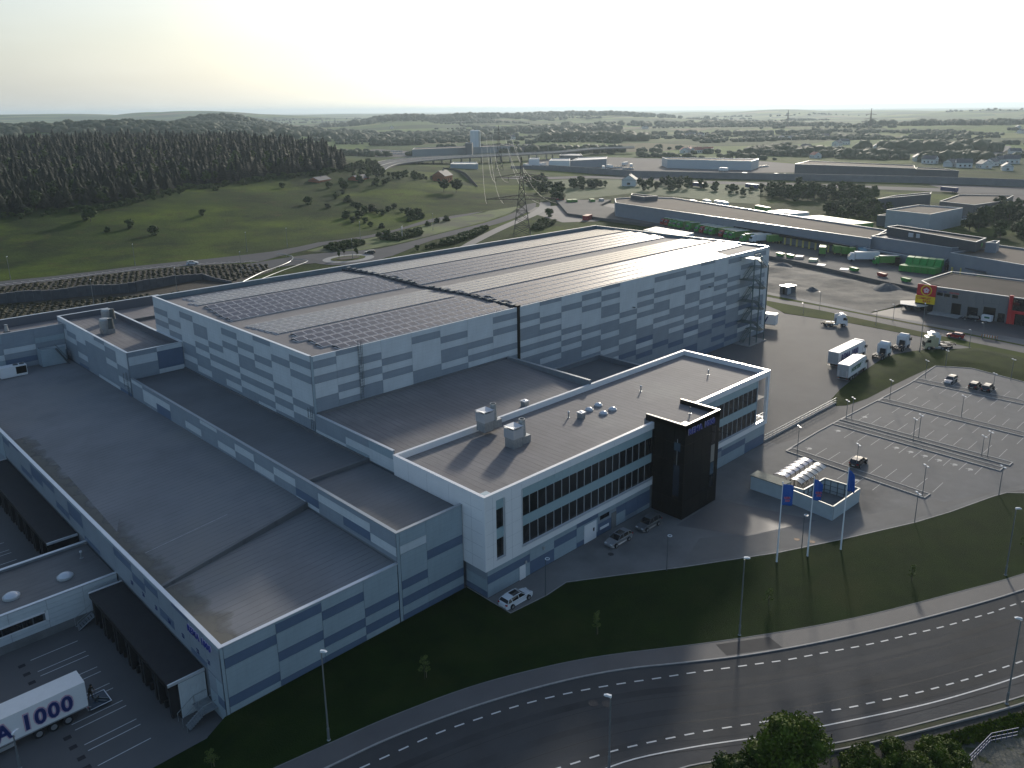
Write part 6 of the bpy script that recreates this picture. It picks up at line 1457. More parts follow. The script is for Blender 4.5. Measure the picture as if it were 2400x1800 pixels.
MB().box(SX-0.1, SX+0.35, SY0, 61.6, SH, SH+0.15).box(SX-0.1, SX+0.35, 62.4, 83.0, SH, SH+0.15).prism([(255.0, 83.0), (261, 88.3), (261.3, 88.1), (255.3, 82.8)], SH, SH+0.15).prism([(261, 88.3), (283, 86.6), (283, 86.3), (261, 88.0)], SH, SH+0.16).box(282.7, 283.0, SY0, 86.4, SH, SH+0.15).build('parapet_cap', CAPM, store, world=True)
for i in range(10):
    y0 = 62.4+i*2.05
    for z0, z1 in ((0.0, 2.5), (2.5, 5.0), (5.0, SH)): MB().box(SX-0.02, SX+0.08, y0+0.02, y0+2.03, z0+0.02, z1-0.02).build('panel', SW, store, world=True)
for (y0, y1, z0, z1, nm) in ((74.3, 76.9, 0, 3.5, 'gate'), (69.7, 72.5, 0.3, 3.1, 'window'), (65.1, 68.3, 0, 3.8, 'gate'), (79.7, 81.4, 5.2, 6.1, 'window'), (77.7, 79.3, 5.1, 6.0, 'window'), (75.5, 77.1, 5.0, 5.95, 'window'), (62.6, 64.4, 0, 2.6, 'window')):
    MB().box(SX-0.06, SX, y0, y1, z0, z1).build(nm, GLASS if nm == 'window' else BLACKCLAD, store, world=True)
SGR = mat('sign_red_face', (0.50, 0.012, 0.02), 0.4); SGY = mat('sign_yellow_face', (0.75, 0.52, 0.0), 0.4)
sp = [(255.0, 83.0), (255.6, 88.0), (256.2, 88.0), (255.6, 82.9)]
sg = thing('corner_sign', 'tall corner sign, red square with a yellow ring above a yellow panel', 'sign', (254.6, 82.0, 0))
def sgp(nm, y0, y1, z0, z1, m, d=0.0): return MB().box(254.55-d, 254.9, y0, y1, z0, z1).build(nm, m, sg, world=True)
sgp('red_face', 81.6, 87.0, 4.5, 8.0, SGR); sgp('yellow_face', 81.6, 87.2, 2.2, 4.5, SGY, 0.05); sgp('base', 82.0, 87.2, 0, 2.2, BLACKCLAD)
b = MB(); cy, cz = 84.3, 6.25
for k in range(24):
    a0, a1 = 2*math.pi*k/24, 2*math.pi*(k+1)/24; b.tube((254.5, cy+1.45*math.cos(a0), cz+1.45*math.sin(a0)), (254.5, cy+1.45*math.cos(a1), cz+1.45*math.sin(a1)), 0.17, n=5, cap=False)
b.build('ring', SGY, sg, world=True)
b = MB()
for k in range(5):
    a0 = 2*math.pi*k/5+0.3; b.tube((254.45, cy+0.5*math.cos(a0), cz+0.5*math.sin(a0)), (254.55, cy+0.5*math.cos(a0), cz+0.5*math.sin(a0)), 0.36, n=10)
b.build('blossom', mat('pale_pink', (0.7, 0.5, 0.6), 0.5), sg, world=True)
text('COMPLET', sg, (254.45-254.6, 86.9-82, 3.45), rotW, 0.95, [SGR], [0.02], 0.03, 1.0, 1.0); text('RETT', sg, (254.45-254.6, 85.0-82, 2.5), rotW, 0.95, [SGR], [0.02], 0.03, 1.0, 1.0)
text('REKLAME', store, (-0.6, 81.0-60, 6.45), rotW, 0.7, [NAVYD], [0.015], 0.03, 1.0, 0.9); text('PARTNER', store, (-0.6, 77.6-60, 6.4), rotW, 0.7, [SGR], [0.015], 0.03, 1.0, 0.9)
MB().box(254.2, 255.0, 61.0, 61.9, 0, 8.2).box(254.3, 255, 20, 61, 3.2, 4.0).box(254.4, 255, 60, 61.0, 0, 3.2).build('red_frame', SGR, store, world=True)
MB().box(254.7, 255, 20, 60.9, 0, 3.2).box(254.7, 255, 20, 60.9, 4.0, 7.4).build('shopfront_glass', GLASS, store, world=True)
MB().box(250.8, 255, 73.6, 82.0, 0, 0.25).build('step', CONC, store, world=True)
ct = thing('canopy_stack', 'boat shaped white canopy and clutter before the red and yellow sign', 'canopy', (255.5, 88.0, 0))
MB().prism([(251.2, 84.4), (254.8, 83.2), (258.5, 88.8), (255.3, 91.8), (251.0, 90.2)], 1.6, 1.8).build('canopy_roof', mat('canvas_pale', (0.5, 0.49, 0.46), 0.6), ct, world=True)
q = MB()
for p in ((251.5, 84.7), (254.5, 83.6), (258.0, 88.8), (255.3, 91.3), (251.4, 89.9)): q.tube((*p, 0), (*p, 1.7), 0.06, n=5)
for i in range(12): x, y = 251.6+random.random()*5, 85+random.random()*4.5; q.box(x, x+random.uniform(0.4, 1.2), y, y+random.uniform(0.4, 1.2), 0, random.uniform(0.3, 1.2))
q.build('frame', DKSTEEL, ct, world=True)
sm = thing('small_trailer', 'small white box trailer in front of the store', 'trailer', (252.2, 66.3, 0), 1.5)
MB().box(-1.3, 1.3, -0.8, 0.8, 0.45, 2.1).build('box_body', BOXW, sm); wheel(sm, -0.2, 0.8, 0.3); wheel(sm, -0.2, -0.8, 0.3)
MB().box(-0.9, 0.5, 0.8, 0.82, 1.3, 1.8).build('lettering', GRN, sm)
car('suv_car', 'black car parked by the store gate', CB, 'suv', (251.5, 70.2, 0.0), math.radians(95))
ob = thing('road_barrier', 'orange and white striped road barrier by the store yard', 'barrier', (233.5, 60.2, 0), math.radians(95))
MB().box(-1.9, 1.9, -0.03, 0.03, 0.5, 0.75).box(-1.9, 1.9, -0.03, 0.03, 0.9, 1.1).build('board', mat('barrier_orange', (0.55, 0.2, 0.03), 0.5), ob)
for i in range(6): MB().box(-1.7+i*0.6, -1.45+i*0.6, -0.04, 0.04, 0.5, 1.1).build('stripe', PAINT, ob)
MB().box(-1.6, -1.5, -0.3, 0.3, 0, 1.1).box(1.5, 1.6, -0.3, 0.3, 0, 1.1).build('leg', DKSTEEL, ob)
sh = thing('site_shed', 'small dark shed with a pale flat roof on the dirt lot', 'shed', (248.6, 125.8, 0), -0.25)
MB().box(-2.1, 2.1, -1.5, 1.5, 0, 2.6).build('wall', GWD, sh); MB().box(-2.3, 2.3, -1.7, 1.7, 2.6, 2.75).build('roof', CAPM, sh); MB().box(-1.9, -0.2, -1.55, -1.5, 0, 2.4).build('side_panel', GWL, sh); MB().box(-2.15, -2.1, -0.6, 0.2, 0, 2.0).build('door', BLACKCLAD, sh)

# ---- ground beyond the truck yard: road, verges, dirt lot, terminal yard
sheet('road', [(234.5, 126.5), (233.7, 106.8), (230.8, 87.0), (228.2, 69.5), (225.8, 50.0), (223, 25), (229, 22), (232.4, 51.6), (234.9, 71.7), (236.3, 89.1), (238.5, 109.1), (239.5, 128.5), (246, 150), (262, 178), (256, 182), (240, 152)], 0.016, ASPHY)
sheet('verge', [(228.7, 122.6), (223.2, 113.1), (225.2, 93.3), (223.9, 73.4), (221.9, 60), (219.4, 48), (216, 24), (223, 24), (225.7, 50.0), (228.1, 69.5), (230.7, 87.0), (233.6, 106.8), (234.3, 125.8), (240, 152), (236, 156)], 0.028, GRASSY)
sheet('verge', [(239.6, 128.5), (238.6, 109.1), (236.4, 89.1), (235.0, 71.7), (232.5, 51.6), (229.2, 22), (231.5, 22), (233.6, 52.0), (236.6, 72.2), (238.0, 89.7), (240.5, 110.0), (242.6, 129.7), (250, 152), (247, 153)], 0.03, GRASSY)
sheet('footpath', [(242.6, 129.7), (240.5, 110.0), (238.0, 89.7), (236.6, 72.2), (233.6, 52.0), (231.5, 22), (236, 22), (239.6, 53.6), (239.8, 70), (240.3, 79.4), (241.4, 94.4), (244.2, 111.4), (246.5, 131.9), (254, 152), (250, 152)], 0.018, PAVER)
sheet('yard', [(240.2, 94.6), (239.8, 78), (239.6, 53.6), (236, 22), (256, 20), (256, 84), (262, 90)], 0.022, mat('store_yard', (0.06, 0.06, 0.062), 0.7, var=0.15, vscale=0.1, detail=7))
def dirt_h(x, y):
    e = min(1.0, max(0.0, (x-247)/6))*min(1.0, max(0.0, (276+0.28*(y-87)-x)/5))
    return 0.035+e*(0.35+0.35*mnoise.noise((x/9.0, y/7.0, 0))+1.3*max(0, mnoise.noise((x/16.0+3, y/12.0, 5)))**1.2+0.25*mnoise.noise((x/3.0, y/3.0, 2)))
clip_sheet('dirt_lot', [(246.6, 131.9), (244.3, 111.4), (241.5, 95.2), (262, 90), (268, 90.5), (290, 98), (297, 120), (301.5, 141), (313, 168), (300, 190), (262, 186), (256, 160)], dirt_h, DIRT, 1.6)
for x, y, r_, h_, lb in ((256.0, 121.0, 3.2, 1.6, 'small heap of grey gravel beside the site shed'), (276, 104, 6.5, 2.2, 'large heap of dark soil in the dirt lot'), (290, 150, 5.0, 1.8, 'heap of dark soil at the far side of the dirt lot')):
    vs, fs = [], []; n = 22
    for k in range(7):
        for i in range(n):
            a = 2*math.pi*i/n; rr_ = r_*(k/6.0)*(1+0.16*mnoise.noise((math.cos(a)*2+x, math.sin(a)*2, y))); zz_ = h_*(1-(k/6.0)**1.3)*(1+0.3*mnoise.noise((rr_*math.cos(a)+x, rr_*math.sin(a)+y, 3)))
            vs.append((rr_*math.cos(a), rr_*math.sin(a)*0.75, zz_+0.2))
    for k in range(6):
        for i in range(n): j = (i+1) % n; fs.append((k*n+i, (k+1)*n+i, (k+1)*n+j, k*n+j))
    o = MB().add(vs, fs).build('gravel_heap', mat('heap_grey', (0.11, 0.115, 0.115), 0.95, var=0.3, vscale=0.9, bump=1.0, bscale=4, detail=8), loc=(x, y, 0.0), smooth=True); tag(o, lb, 'heap')
TY_ = [(318, 215), (306, 176), (294.28, 138.04), (283.10, 110.01), (279.14, 95.59), (277.5, 87.2), (284, 86), (284, 60), (320, 60), (345, 100), (372, 150), (360, 200), (372, 262), (395, 330), (425, 345), (400, 372), (352, 318), (345, 250), (330, 235)]
sheet('yard', TY_, 1.5, mat('terminal_yard', (0.105, 0.105, 0.103), 0.85, spec=0.15, var=0.12, vscale=0.05, bump=0.2, detail=7), t=1.6)
sheet('yard', [(357.42, 366.08), (415.06, 348.57), (417.67, 335.08), (368.78, 296.52), (344.95, 289.50), (328.84, 300.68)], 0.030, mat('gravel_yard', (0.12, 0.115, 0.11), 0.8, var=0.15, vscale=0.08, bump=0.3, detail=7))
for q, lb in (((404.13, 371.79), 'red container at the far corner of the terminal yard'), ((346.83, 298.29), 'row of red containers beyond the hall roof corner')):
    tag(MB().box(-4, 4, -1.6, 1.6, 0, 2.6).build('container', FR, loc=(*q, 0), rz=0.4), lb, 'container')
for i, q in enumerate(((396.61, 356.68), (400.02, 355.42), (408.88, 347.80))): tag(MB().box(-1.5, 1.5, -2.5, 2.5, 0, 3.0).box(-1.52, 1.52, -2.52, 2.52, 3.0, 3.08).build('container', FG, loc=(*q, 0), rz=-0.6), 'lime green container in the gravel yard, %s from the left' % ['first', 'second', 'third'][i], 'container', 'lime green containers')
tag(MB().box(-1.2, 1.2, -2, 2, 0, 3.0).build('container', GWL, loc=(*(414.87, 344.94), 0), rz=-0.6), 'pale grey container right of the lime green ones', 'container')

# ---- hillside road, planted slope and roundabout
def road_px(name, up, lo, z, m, z2=None):
    n = 40; a, b_ = resample(spline(up, 5), n), resample(spline(lo, 5), n); ribbon(name, b_, a, z, m)
    return a, b_
RAS = mat('far_road_asphalt', (0.095, 0.096, 0.10), 0.9, spec=0.1, var=0.08, vscale=0.1)
road_px('road', [(30, 355), (71.3, 347.7), (92.6, 343.0), (117.9, 341.6), (142.8, 336.6), (154.0, 333.4), (165.6, 334.8), (178.6, 332.3), (199, 340), (219.1, 339.3), (240.8, 343.9), (255.2, 349.6), (294, 369), (320, 372), (348, 389), (377, 424), (409, 470), (449, 525), (486, 579)],
        [(28, 345), (68.9, 337.4), (81.4, 335.0), (94.7, 333.3), (114.5, 332.0), (128.2, 327.8), (141.8, 321.5), (154.5, 313.1), (165, 318), (183.4, 323.7), (198.1, 331.3), (215.7, 332.2), (236.1, 337.3), (280, 355), (320, 365), (353, 383), (384, 421), (416, 468), (494, 578)], 0.06, RAS)
mainu, mainl = road_px('road', [(150, 312), (182.6, 313.5), (205.8, 303.5), (223.3, 306.6), (242.6, 312.9), (268.4, 321.9), (302.8, 333.1), (342.9, 352.8), (367.3, 370.3), (385.8, 385.0), (400.0, 399.9), (416.2, 423.7), (427.3, 448.2), (439.3, 474.8), (455, 510)],
        [(140, 298), (171.0, 293.4), (192, 281), (209.9, 287.6), (239.9, 304.1), (267.0, 312.2), (303.6, 324.3), (326.7, 335.1), (353.6, 350.9), (374.2, 365.3), (394.6, 386.2), (408.0, 403.1), (427.3, 438.4), (446.1, 477.4), (467, 517)], 0.07, RAS)
road_px('cycle_path', [(225, 271), (246.3, 286.0), (282.9, 308.4), (314.3, 325.4), (341.0, 339.9), (368.1, 357.7), (388.7, 376.1), (408.9, 400.5), (424, 424), (447, 470)],
        [(227, 267), (248.3, 281.5), (285.5, 303.4), (317.3, 320.4), (345.0, 334.9), (373.1, 352.7), (393.7, 371.1), (413.9, 395.5), (430, 420), (453, 466)], 0.05, mat('path_pale', (0.17, 0.165, 0.155), 0.8, var=0.1))
sheet('roundabout', [(186.5+15.5*math.cos(a), 291.5+13.5*math.sin(a)) for a in np.linspace(0, 2*math.pi, 40)[:-1]], 0.075, RAS)
sheet('roundabout_apron', [(186.2+11.2*math.cos(a), 292.0+9.2*math.sin(a)) for a in np.linspace(0, 2*math.pi, 40)[:-1]], 0.12, mat('cobble_pale', (0.25, 0.25, 0.24), 0.8, var=0.12, vscale=2), t=0.15)
sheet('roundabout_island', [(186.2+7.8*math.cos(a), 292.3+5.6*math.sin(a)) for a in np.linspace(0, 2*math.pi, 30)[:-1]], 0.2, GRASSY, t=0.2)
sheet('roundabout_hedge_bed', [(186.2+5.3*math.cos(a), 292.3+3.4*math.sin(a)) for a in np.linspace(0, 2*math.pi, 30)[:-1]], 0.35, mat('bed_dark', (0.03, 0.028, 0.02), 0.95), t=0.3)
sheet('verge', [(184, 322.5), (188, 313.6), (203, 305.5), (222, 308.5), (243, 315), (269, 324), (303, 335.2), (341, 354), (366, 372), (352, 378), (330, 366), (300, 362), (280, 353), (236, 335.5), (215, 330.5), (199, 329.0)], 0.045, mat('bright_verge', (0.035, 0.065, 0.004), 0.95, col2=(0.085, 0.13, 0.008), vscale=0.05, bump=0.6, bscale=2, detail=8, patch=((0.03, 0.045, 0.012), 0.04, 0.5, 0.6)))
# stall lines along the hillside parking road
hp = tag(MB().box(70.1, 70.3, 338.5, 338.6, 0.07, 0.075).build('parking_marking', PAINT), kind='structure')
HLM = MB().box(-0.09, 0.09, -2.4, 2.4, 0, 0.01).mesh('stall_line', PAINT)
for i in range(36):
    u = i/35; x = 70+u*86; yb = 337.8-0.03*(x-70)-(0.0022*(x-70)**2 if x > 100 else 0.0022*(x-70)**2); yb = np.interp(x, [68.9, 81.4, 94.7, 114.5, 128.2, 141.8, 154.5], [339.3, 336.9, 335.2, 333.6, 329.8, 323.5, 315.1])
    put('stall_line', HLM, hp, (x, float(yb)+1.0, 0.075), 0.35)
# planted dark slope and stepped retaining wall
sheet('planting_slope', [(30, 343), (68.9, 336.9), (94.7, 332.6), (114.5, 331.2), (128.2, 326.8), (141.8, 320.0), (154, 311), (161, 303), (150, 290), (129, 279), (104, 281), (64.6, 303), (30, 318)], 0.03, mat('bark_bed', (0.035, 0.028, 0.018), 0.95, var=0.4, vscale=0.8, bump=0.9, bscale=3, detail=8))
sheet('planting_slope', [(30, 316), (64.6, 303), (104, 281), (129, 279), (128, 262), (60, 262), (30, 262)], 0.02, mat('bark_bed_low', (0.03, 0.03, 0.014), 0.95, var=0.4, vscale=0.6, bump=0.9, bscale=3, detail=8))
rt = thing('retaining_wall', 'long dark stepped retaining wall along the planted slope', 'wall', (95, 290, 0))
RW = [(30, 318), (62.1, 305.7), (72.5, 300.4), (85.4, 296.7), (99.1, 290.8), (107, 292.5), (114.9, 294.2), (125.2, 295.0), (125.6, 289.1), (129.0, 280.5)]
RWD = mat('retaining_block_dark', (0.06, 0.068, 0.08), 0.85, var=0.2, vscale=0.6, bump=0.4, bscale=3)
rws = resample(RW, 46)
for i in range(45):
    a, b_ = rws[i], rws[i+1]; top = 3.4+0.25*math.sin(i*0.9) if i < 34 else 3.4-(i-33)*0.24
    dx, dy = b_[0]-a[0], b_[1]-a[1]; l = math.hypot(dx, dy); nx, ny = -dy/l*0.25, dx/l*0.25; g = 0.02
    P4 = [(a[0]-nx, a[1]-ny), (b_[0]-nx, b_[1]-ny), (b_[0]+nx, b_[1]+ny), (a[0]+nx, a[1]+ny)]
    P4i = [(p[0]+(-dx/l*g if k in (1, 2) else dx/l*g), p[1]+(-dy/l*g if k in (1, 2) else dy/l*g)) for k, p in enumerate(P4)]
    MB().prism(P4i, 0.0, top).build('panel', RWD, rt, world=True); MB().prism(P4, top, top+0.12).build('coping', mat('coping', (0.22, 0.21, 0.2), 0.8), rt, world=True)
gr = thing('guard_rail', 'curved pale guard rail where the slip road passes the slope', 'guard rail', (165, 298, 0))
q = MB(); gp = resample(spline([(131, 276), (145, 288), (158, 296), (166, 303), (171, 312), (170, 322)], 6), 24)
for a, b_ in zip(gp[:-1], gp[1:]): q.tube((*a, 0.75), (*b_, 0.75), 0.14, n=5); q.tube((*a, 0), (*a, 0.75), 0.07, n=4)
gp = resample(spline([(134, 273), (150, 284), (162, 291), (170, 297), (168, 305)], 6), 24)
for a, b_ in zip(gp[:-1], gp[1:]): q.tube((*a, 0.75), (*b_, 0.75), 0.14, n=5)
q.build('rail', STEEL, gr, world=True)
HL = street_lamp(8.5, 'tall')
for (x, y, w) in ((75.1, 349.1, 'first along the hillside road from the left edge'), (118.5, 344.1, 'second along the hillside road from the left'), (165.3, 340.7, 'third along the hillside road, before the roundabout'), (184.1, 338.9, 'fourth along the hillside road, near the junction'), (81.9, 279.2, 'left one below the dark retaining wall'), (109.0, 279.9, 'right one below the dark retaining wall'), (139.6, 294.0, 'on the planted slope near its tip'), (186, 288.5, 'on the roundabout island'), (219, 332, 'behind the roundabout beside the path'), (262, 330, 'further along the main road')):
    o = clone(HL, (x, y, 0), 1.0, 'tall lamp %s' % w); o['group'] = 'lamps round the roundabout'
sb = thing('direction_sign', 'tall direction sign on posts beyond the roundabout', 'sign', (233.5, 318, 0), 0.7)
MB().box(-1.7, 1.7, -0.1, 0.1, 5.0, 6.3).build('board', mat('sign_grey_back', (0.3, 0.33, 0.35), 0.5), sb); MB().box(-0.15, 0.15, -0.15, 0.15, 0, 5).build('post', ALU, sb)

# ---- pylons
def pylon(label, loc, h, rz, arms, base=4.2, rb=0.19):
    t = thing('lattice_pylon', label, 'pylon', loc, rz, 'lattice pylons')
    PY = mat('pylon_steel', (0.035, 0.035, 0.033), 0.7)
    nlev = 11; zs = [h*(1-(1-i/nlev)**1.15) for i in range(nlev+1)]
    def wd(z): u = z/h; return base*(1-u)**1.0*(0.32 if u > 0.55 else 1-0.68*(u/0.55))/(1-u if u < 1 else 1)*1.0 if u < 0.999 else 0.2
    def wd(z):
        u = z/h
        return base+(base*0.30-base)*(u/0.55) if u < 0.55 else base*0.30+(0.15-base*0.30)*((u-0.55)/0.45)
    legs = MB()
    for sx in (-1, 1):
        for sy in (-1, 1):
            for i in range(nlev): legs.tube((sx*wd(zs[i]), sy*wd(zs[i]), zs[i]), (sx*wd(zs[i+1]), sy*wd(zs[i+1]), zs[i+1]), rb, n=4)
    legs.build('leg_frame', PY, t)
    br = MB()
    for i in range(nlev):
        w0, w1 = wd(zs[i]), wd(zs[i+1])
        for a, b_ in (((-1, -1), (1, -1)), ((1, -1), (1, 1)), ((1, 1), (-1, 1)), ((-1, 1), (-1, -1))):
            br.tube((a[0]*w0, a[1]*w0, zs[i]), (b_[0]*w1, b_[1]*w1, zs[i+1]), rb*0.6, n=3); br.tube((b_[0]*w0, b_[1]*w0, zs[i]), (a[0]*w1, a[1]*w1, zs[i+1]), rb*0.6, n=3)
            br.tube((a[0]*w1, a[1]*w1, zs[i+1]), (b_[0]*w1, b_[1]*w1, zs[i+1]), rb*0.6, n=3)
    br.build('bracing', PY, t)
    for z, half in arms:
        a = MB(); w = wd(z)
        for s in (-1, 1):
            for yy in (-1, 1):
                a.tube((s*w, yy*w, z), (s*half, 0, z+0.2), rb*0.8, n=4); a.tube((s*w, yy*w, z+2.0), (s*half, 0, z+0.2), rb*0.7, n=4)
            for k in range(1, 5):
                u = k/5; x = s*(w+(half-w)*u); a.tube((x, w*(1-u), z), (x, -w*(1-u), z), rb*0.5, n=3); a.tube((x, w*(1-u), z), (x-s*(half-w)/5, 0, z+2.0*(1-u)+0.4), rb*0.5, n=3)
            a.tube((s*half*0.97, 0, z), (s*half*0.97, 0, z-1.8), 0.12, n=5); a.tube((s*half*0.5, 0, z), (s*half*0.5, 0, z-1.8), 0.12, n=5)
        a.build('cross_arm', PY, t)
    return t
PAZ = math.radians(-45)
P1 = (282.5, 285.5, 0); P2 = (573, 611, 0)
pylon('large lattice pylon rising behind the hall roof edge', P1, 37.8, PAZ, [(28.0, 12.8), (17.4, 17.6)])
pylon('second lattice pylon farther down the line, beyond the railway', P2, 44.5, PAZ, [(36, 12.8), (25, 17.6)])
pylon('far pylon on the right horizon, left of two', ((2126, 1114, 33.3)[0], (2126, 1114, 33.3)[1], -3), 55, PAZ, [(40, 13), (30, 16)], rb=0.35)
pylon('far pylon on the right horizon, right of two', ((1938, 809, 35.7)[0], (1938, 809, 35.7)[1], -3), 58, PAZ, [(44, 13), (34, 16)], rb=0.35)
WIRE = mat('power_line_wire', (0.45, 0.45, 0.38), 0.3, 0.3)
ux, uy = math.cos(PAZ), math.sin(PAZ)
for k, (z1_, z2_, d) in enumerate([(25.8, 33.8, -12.5), (25.8, 33.8, 12.5), (25.8, 33.8, 6.4), (25.8, 33.8, -6.4), (15.4, 23, -17.2), (15.4, 23, -8.8), (15.4, 23, 8.8), (15.4, 23, 17.2)]):
    a = Vector((P1[0]+ux*d, P1[1]+uy*d, z1_)); b_ = Vector((P2[0]+ux*d, P2[1]+uy*d, z2_)); q = MB(); pr = a
    for i in range(1, 25):
        u = i/24; p = a.lerp(b_, u); p.z -= 4*12.0*u*(1-u); q.tube(pr, p, 0.055 if u < 0.5 else 0.07, n=3, cap=False); pr = p
    tag(q.build('power_line', WIRE), 'power line sagging between the two pylons', 'wire', 'power lines')

# ---- industrial estate and motorway beyond
bld('white_warehouse', 'pale blue white warehouse with loading bays in the middle distance', [(707.46, 501.04), (733.29, 526.43), (767.87, 430.81), (730.17, 417.83)], 9, mat('pale_blue_wall', (0.36, 0.42, 0.46), 0.5, var=0.05), BEIGE)
bld('dark_warehouse', 'long dark cladded warehouse right of the white one', [(717.65, 365.60), (766.99, 376.53), (762.27, 275.54), (723.21, 259.87)], 9, GWD, BEIGE)
bld('dark_warehouse', 'dark low building extending the long dark warehouse', [(758.04, 272.59), (782.11, 279.81), (780.87, 255.62), (761.62, 237.95)], 6, GWD, BEIGE)
bld('silo_factory', 'long pale factory with two silos beside it', [(681.37, 896.58), (717.35, 938.40), (873.14, 902.91), (846.27, 867.09)], 9, mat('factory_grey', (0.24, 0.27, 0.28), 0.6, var=0.06), BEIGE)
bld('factory_tower', 'dark square tower beside the silos', [(749.81, 866.55), (769.61, 884.45), (766.45, 869.45), (744.41, 846.69)], 16, GWD, GWD)
for i, x in enumerate((722, 742)):
    q = [(790.35, 894.80), (792.96, 891.09)][i]
    t = thing('silo', 'white round silo at the factory, the %s one' % ('left' if i == 0 else 'right'), 'silo', (*q, 0), group='factory silos')
    MB().lathe((0, 0, 0), [(5.2, 0), (5.2, 30), (4.6, 31.5), (1, 32)], 18).build('shell', mat('silo_white', (0.55, 0.60, 0.62), 0.4), t); MB().box(-1, 1, -5.6, -5.1, 0, 31).build('ladder_cage', STEEL, t)
bld('shed_building', 'dark shed with pale metal roof right of the factory', [(836.69, 850.97), (879.63, 896.93), (910.04, 900.18), (857.72, 836.91)], 8, GWD, mat('pale_metal_roof', (0.45, 0.45, 0.42), 0.4))
bld('shed_building', 'small pale roofed shed right of the dark shed', [(883.08, 862.30), (916.15, 897.22), (925.13, 883.49), (892.33, 848.39)], 6, GWD, GWL)
bld('long_house', 'long white two storey building under the viaduct', [(543.96, 652.86), (569.16, 677.37), (583.99, 657.58), (561.39, 629.86)], 6.5, GWL, mat('pale_metal_roof', (0.45, 0.45, 0.42)))
bld('white_office', 'white three storey office in the industrial estate', [(615.42, 581.69), (646.36, 607.07), (658.10, 591.07), (627.87, 564.96)], 9, mat('white_render', (0.62, 0.66, 0.68), 0.5), GW)
bld('white_office', 'small white block left of the estate office', [(646.18, 641.48), (668.52, 660.20), (674.24, 652.37), (655.22, 633.98)], 7, mat('white_render', (0.6, 0.6, 0.6)), GW)
bld('grey_workshop', 'grey workshop with glazed front right of the estate office', [(640.66, 575.39), (691.70, 608.65), (724.15, 594.62), (687.73, 565.71)], 8, GW, GWL)
bld('green_roofed_shed', 'blue grey roofed shed near the slip road', [(736.08, 678.59), (776.92, 712.27), (782.20, 685.78), (747.35, 651.54)], 6, GWD, GW)
e1 = bld('estate_building', 'dark office block left of the two right hand halls', [(480.48, 191.75), (506.27, 191.97), (539.29, 182.72), (527.07, 178.89)], 8, GWD, mat('greenish_roof', (0.14, 0.15, 0.13), 0.7))
e2 = bld('estate_building', 'grey brick hall with pale roof at the right edge', [(489.93, 161.09), (533.39, 164.92), (549.77, 139.79), (513.94, 135.26), (482.30, 140.76)], 8, mat('taupe_wall', (0.13, 0.125, 0.125), 0.7, var=0.1), BEIGE)
e3 = bld('estate_building', 'metallic grey hall with lettering behind the terminal office', [(418.25, 141.04), (423.18, 164.08), (456.00, 160.19), (456.33, 138.30)], 9, GWL, BEIGE)
bld('estate_building', 'low dark front part of the metallic grey hall', [(426.32, 169.65), (436.12, 168.14), (433.88, 146.82), (425.24, 147.67)], 5.5, GWD, GW)
def lett(body, parent, a, b_, z, size, m):
    ang = math.atan2(b_[1]-a[1], b_[0]-a[0]); n = Vector((math.sin(ang), -math.cos(ang), 0)); 
    if n.dot(Vector((a[0], a[1], 0))) > 0: n = -n
    p = Vector((a[0], a[1], z))-Vector(parent.location)+n*0.15
    text(body, parent, p, (math.pi/2, 0, ang), size, [m], [0.02], 0.05, 1.0, 1.0)
lett('ELKJOP PARTNER', e3, (431.32, 141.43), (450.23, 140.18), 6.3, 1.5, NAVYD)
# long concrete wall and the motorway
tw_ = thing('motorway_wall', 'long grey concrete wall above the motorway', 'wall', (650, 420, 0))
wl = [(600.68, 622.79), (610.64, 609.94), (598.96, 457.46), (626.14, 394.01), (661.82, 312.32), (688.37, 247.26), (701.26, 205.50), (708.54, 145.08)]
wt = resample(wl, 40)
for i in range(39):
    a, b_ = wt[i], wt[i+1]; dx, dy = b_[0]-a[0], b_[1]-a[1]; l = math.hypot(dx, dy); nx, ny = -dy/l*0.4, dx/l*0.4
    MB().prism([(a[0]-nx, a[1]-ny), (b_[0]-nx, b_[1]-ny), (b_[0]+nx, b_[1]+ny), (a[0]+nx, a[1]+ny)], -1, 5.5 if i > 3 else 3+i*0.6).build('panel', mat('motorway_concrete', (0.15, 0.155, 0.165), 0.8, var=0.12, vscale=0.2), tw_, world=True)
road_px('motorway', [(537.28, 614.05), (539.07, 530.55), (580.98, 492.18), (608.09, 409.59), (589.27, 416.77), (619.64, 331.62), (643.14, 253.59), (660.92, 193.25), (683.19, 139.58)], [(513.52, 591.41), (514.26, 515.71), (561.36, 475.53), (582.35, 392.12), (572.99, 405.17), (595.03, 318.26), (618.99, 243.83), (633.82, 185.02), (648.35, 132.03)], 0.15, mat('motorway_asphalt', (0.115, 0.115, 0.115), 0.9, spec=0.1, var=0.05))
sheet('yard', [(606.88, 622.21), (722.96, 711.34), (817.59, 693.05), (836.87, 609.97), (864.69, 483.96), (840.86, 426.21), (730.28, 371.05), (665.59, 453.21), (649.96, 489.07), (657.34, 557.01), (617.86, 608.02)], 0.1, mat('estate_yard', (0.115, 0.108, 0.108), 0.9, spec=0.1, var=0.1, vscale=0.02))
sheet('yard', [(634.85, 944.78), (675.22, 889.18), (766.50, 1004.99), (779.18, 1114.60), (706.23, 1091.60)], 0.1, mat('estate_yard', (0.2, 0.2, 0.2)))
sheet('yard', [(925.49, 944.83), (968.48, 836.61), (1046.42, 910.76), (999.01, 982.74)], 0.1, mat('estate_yard', (0.2, 0.2, 0.2)))
sheet('yard', [(684.04, 235.06), (701.83, 172.34), (582.32, 125.84), (542.22, 136.31), (491.12, 141.68), (545.58, 168.76), (592.30, 154.08), (624.06, 160.88), (619.38, 190.55)], 0.05, mat('estate_yard', (0.2, 0.2, 0.2)))
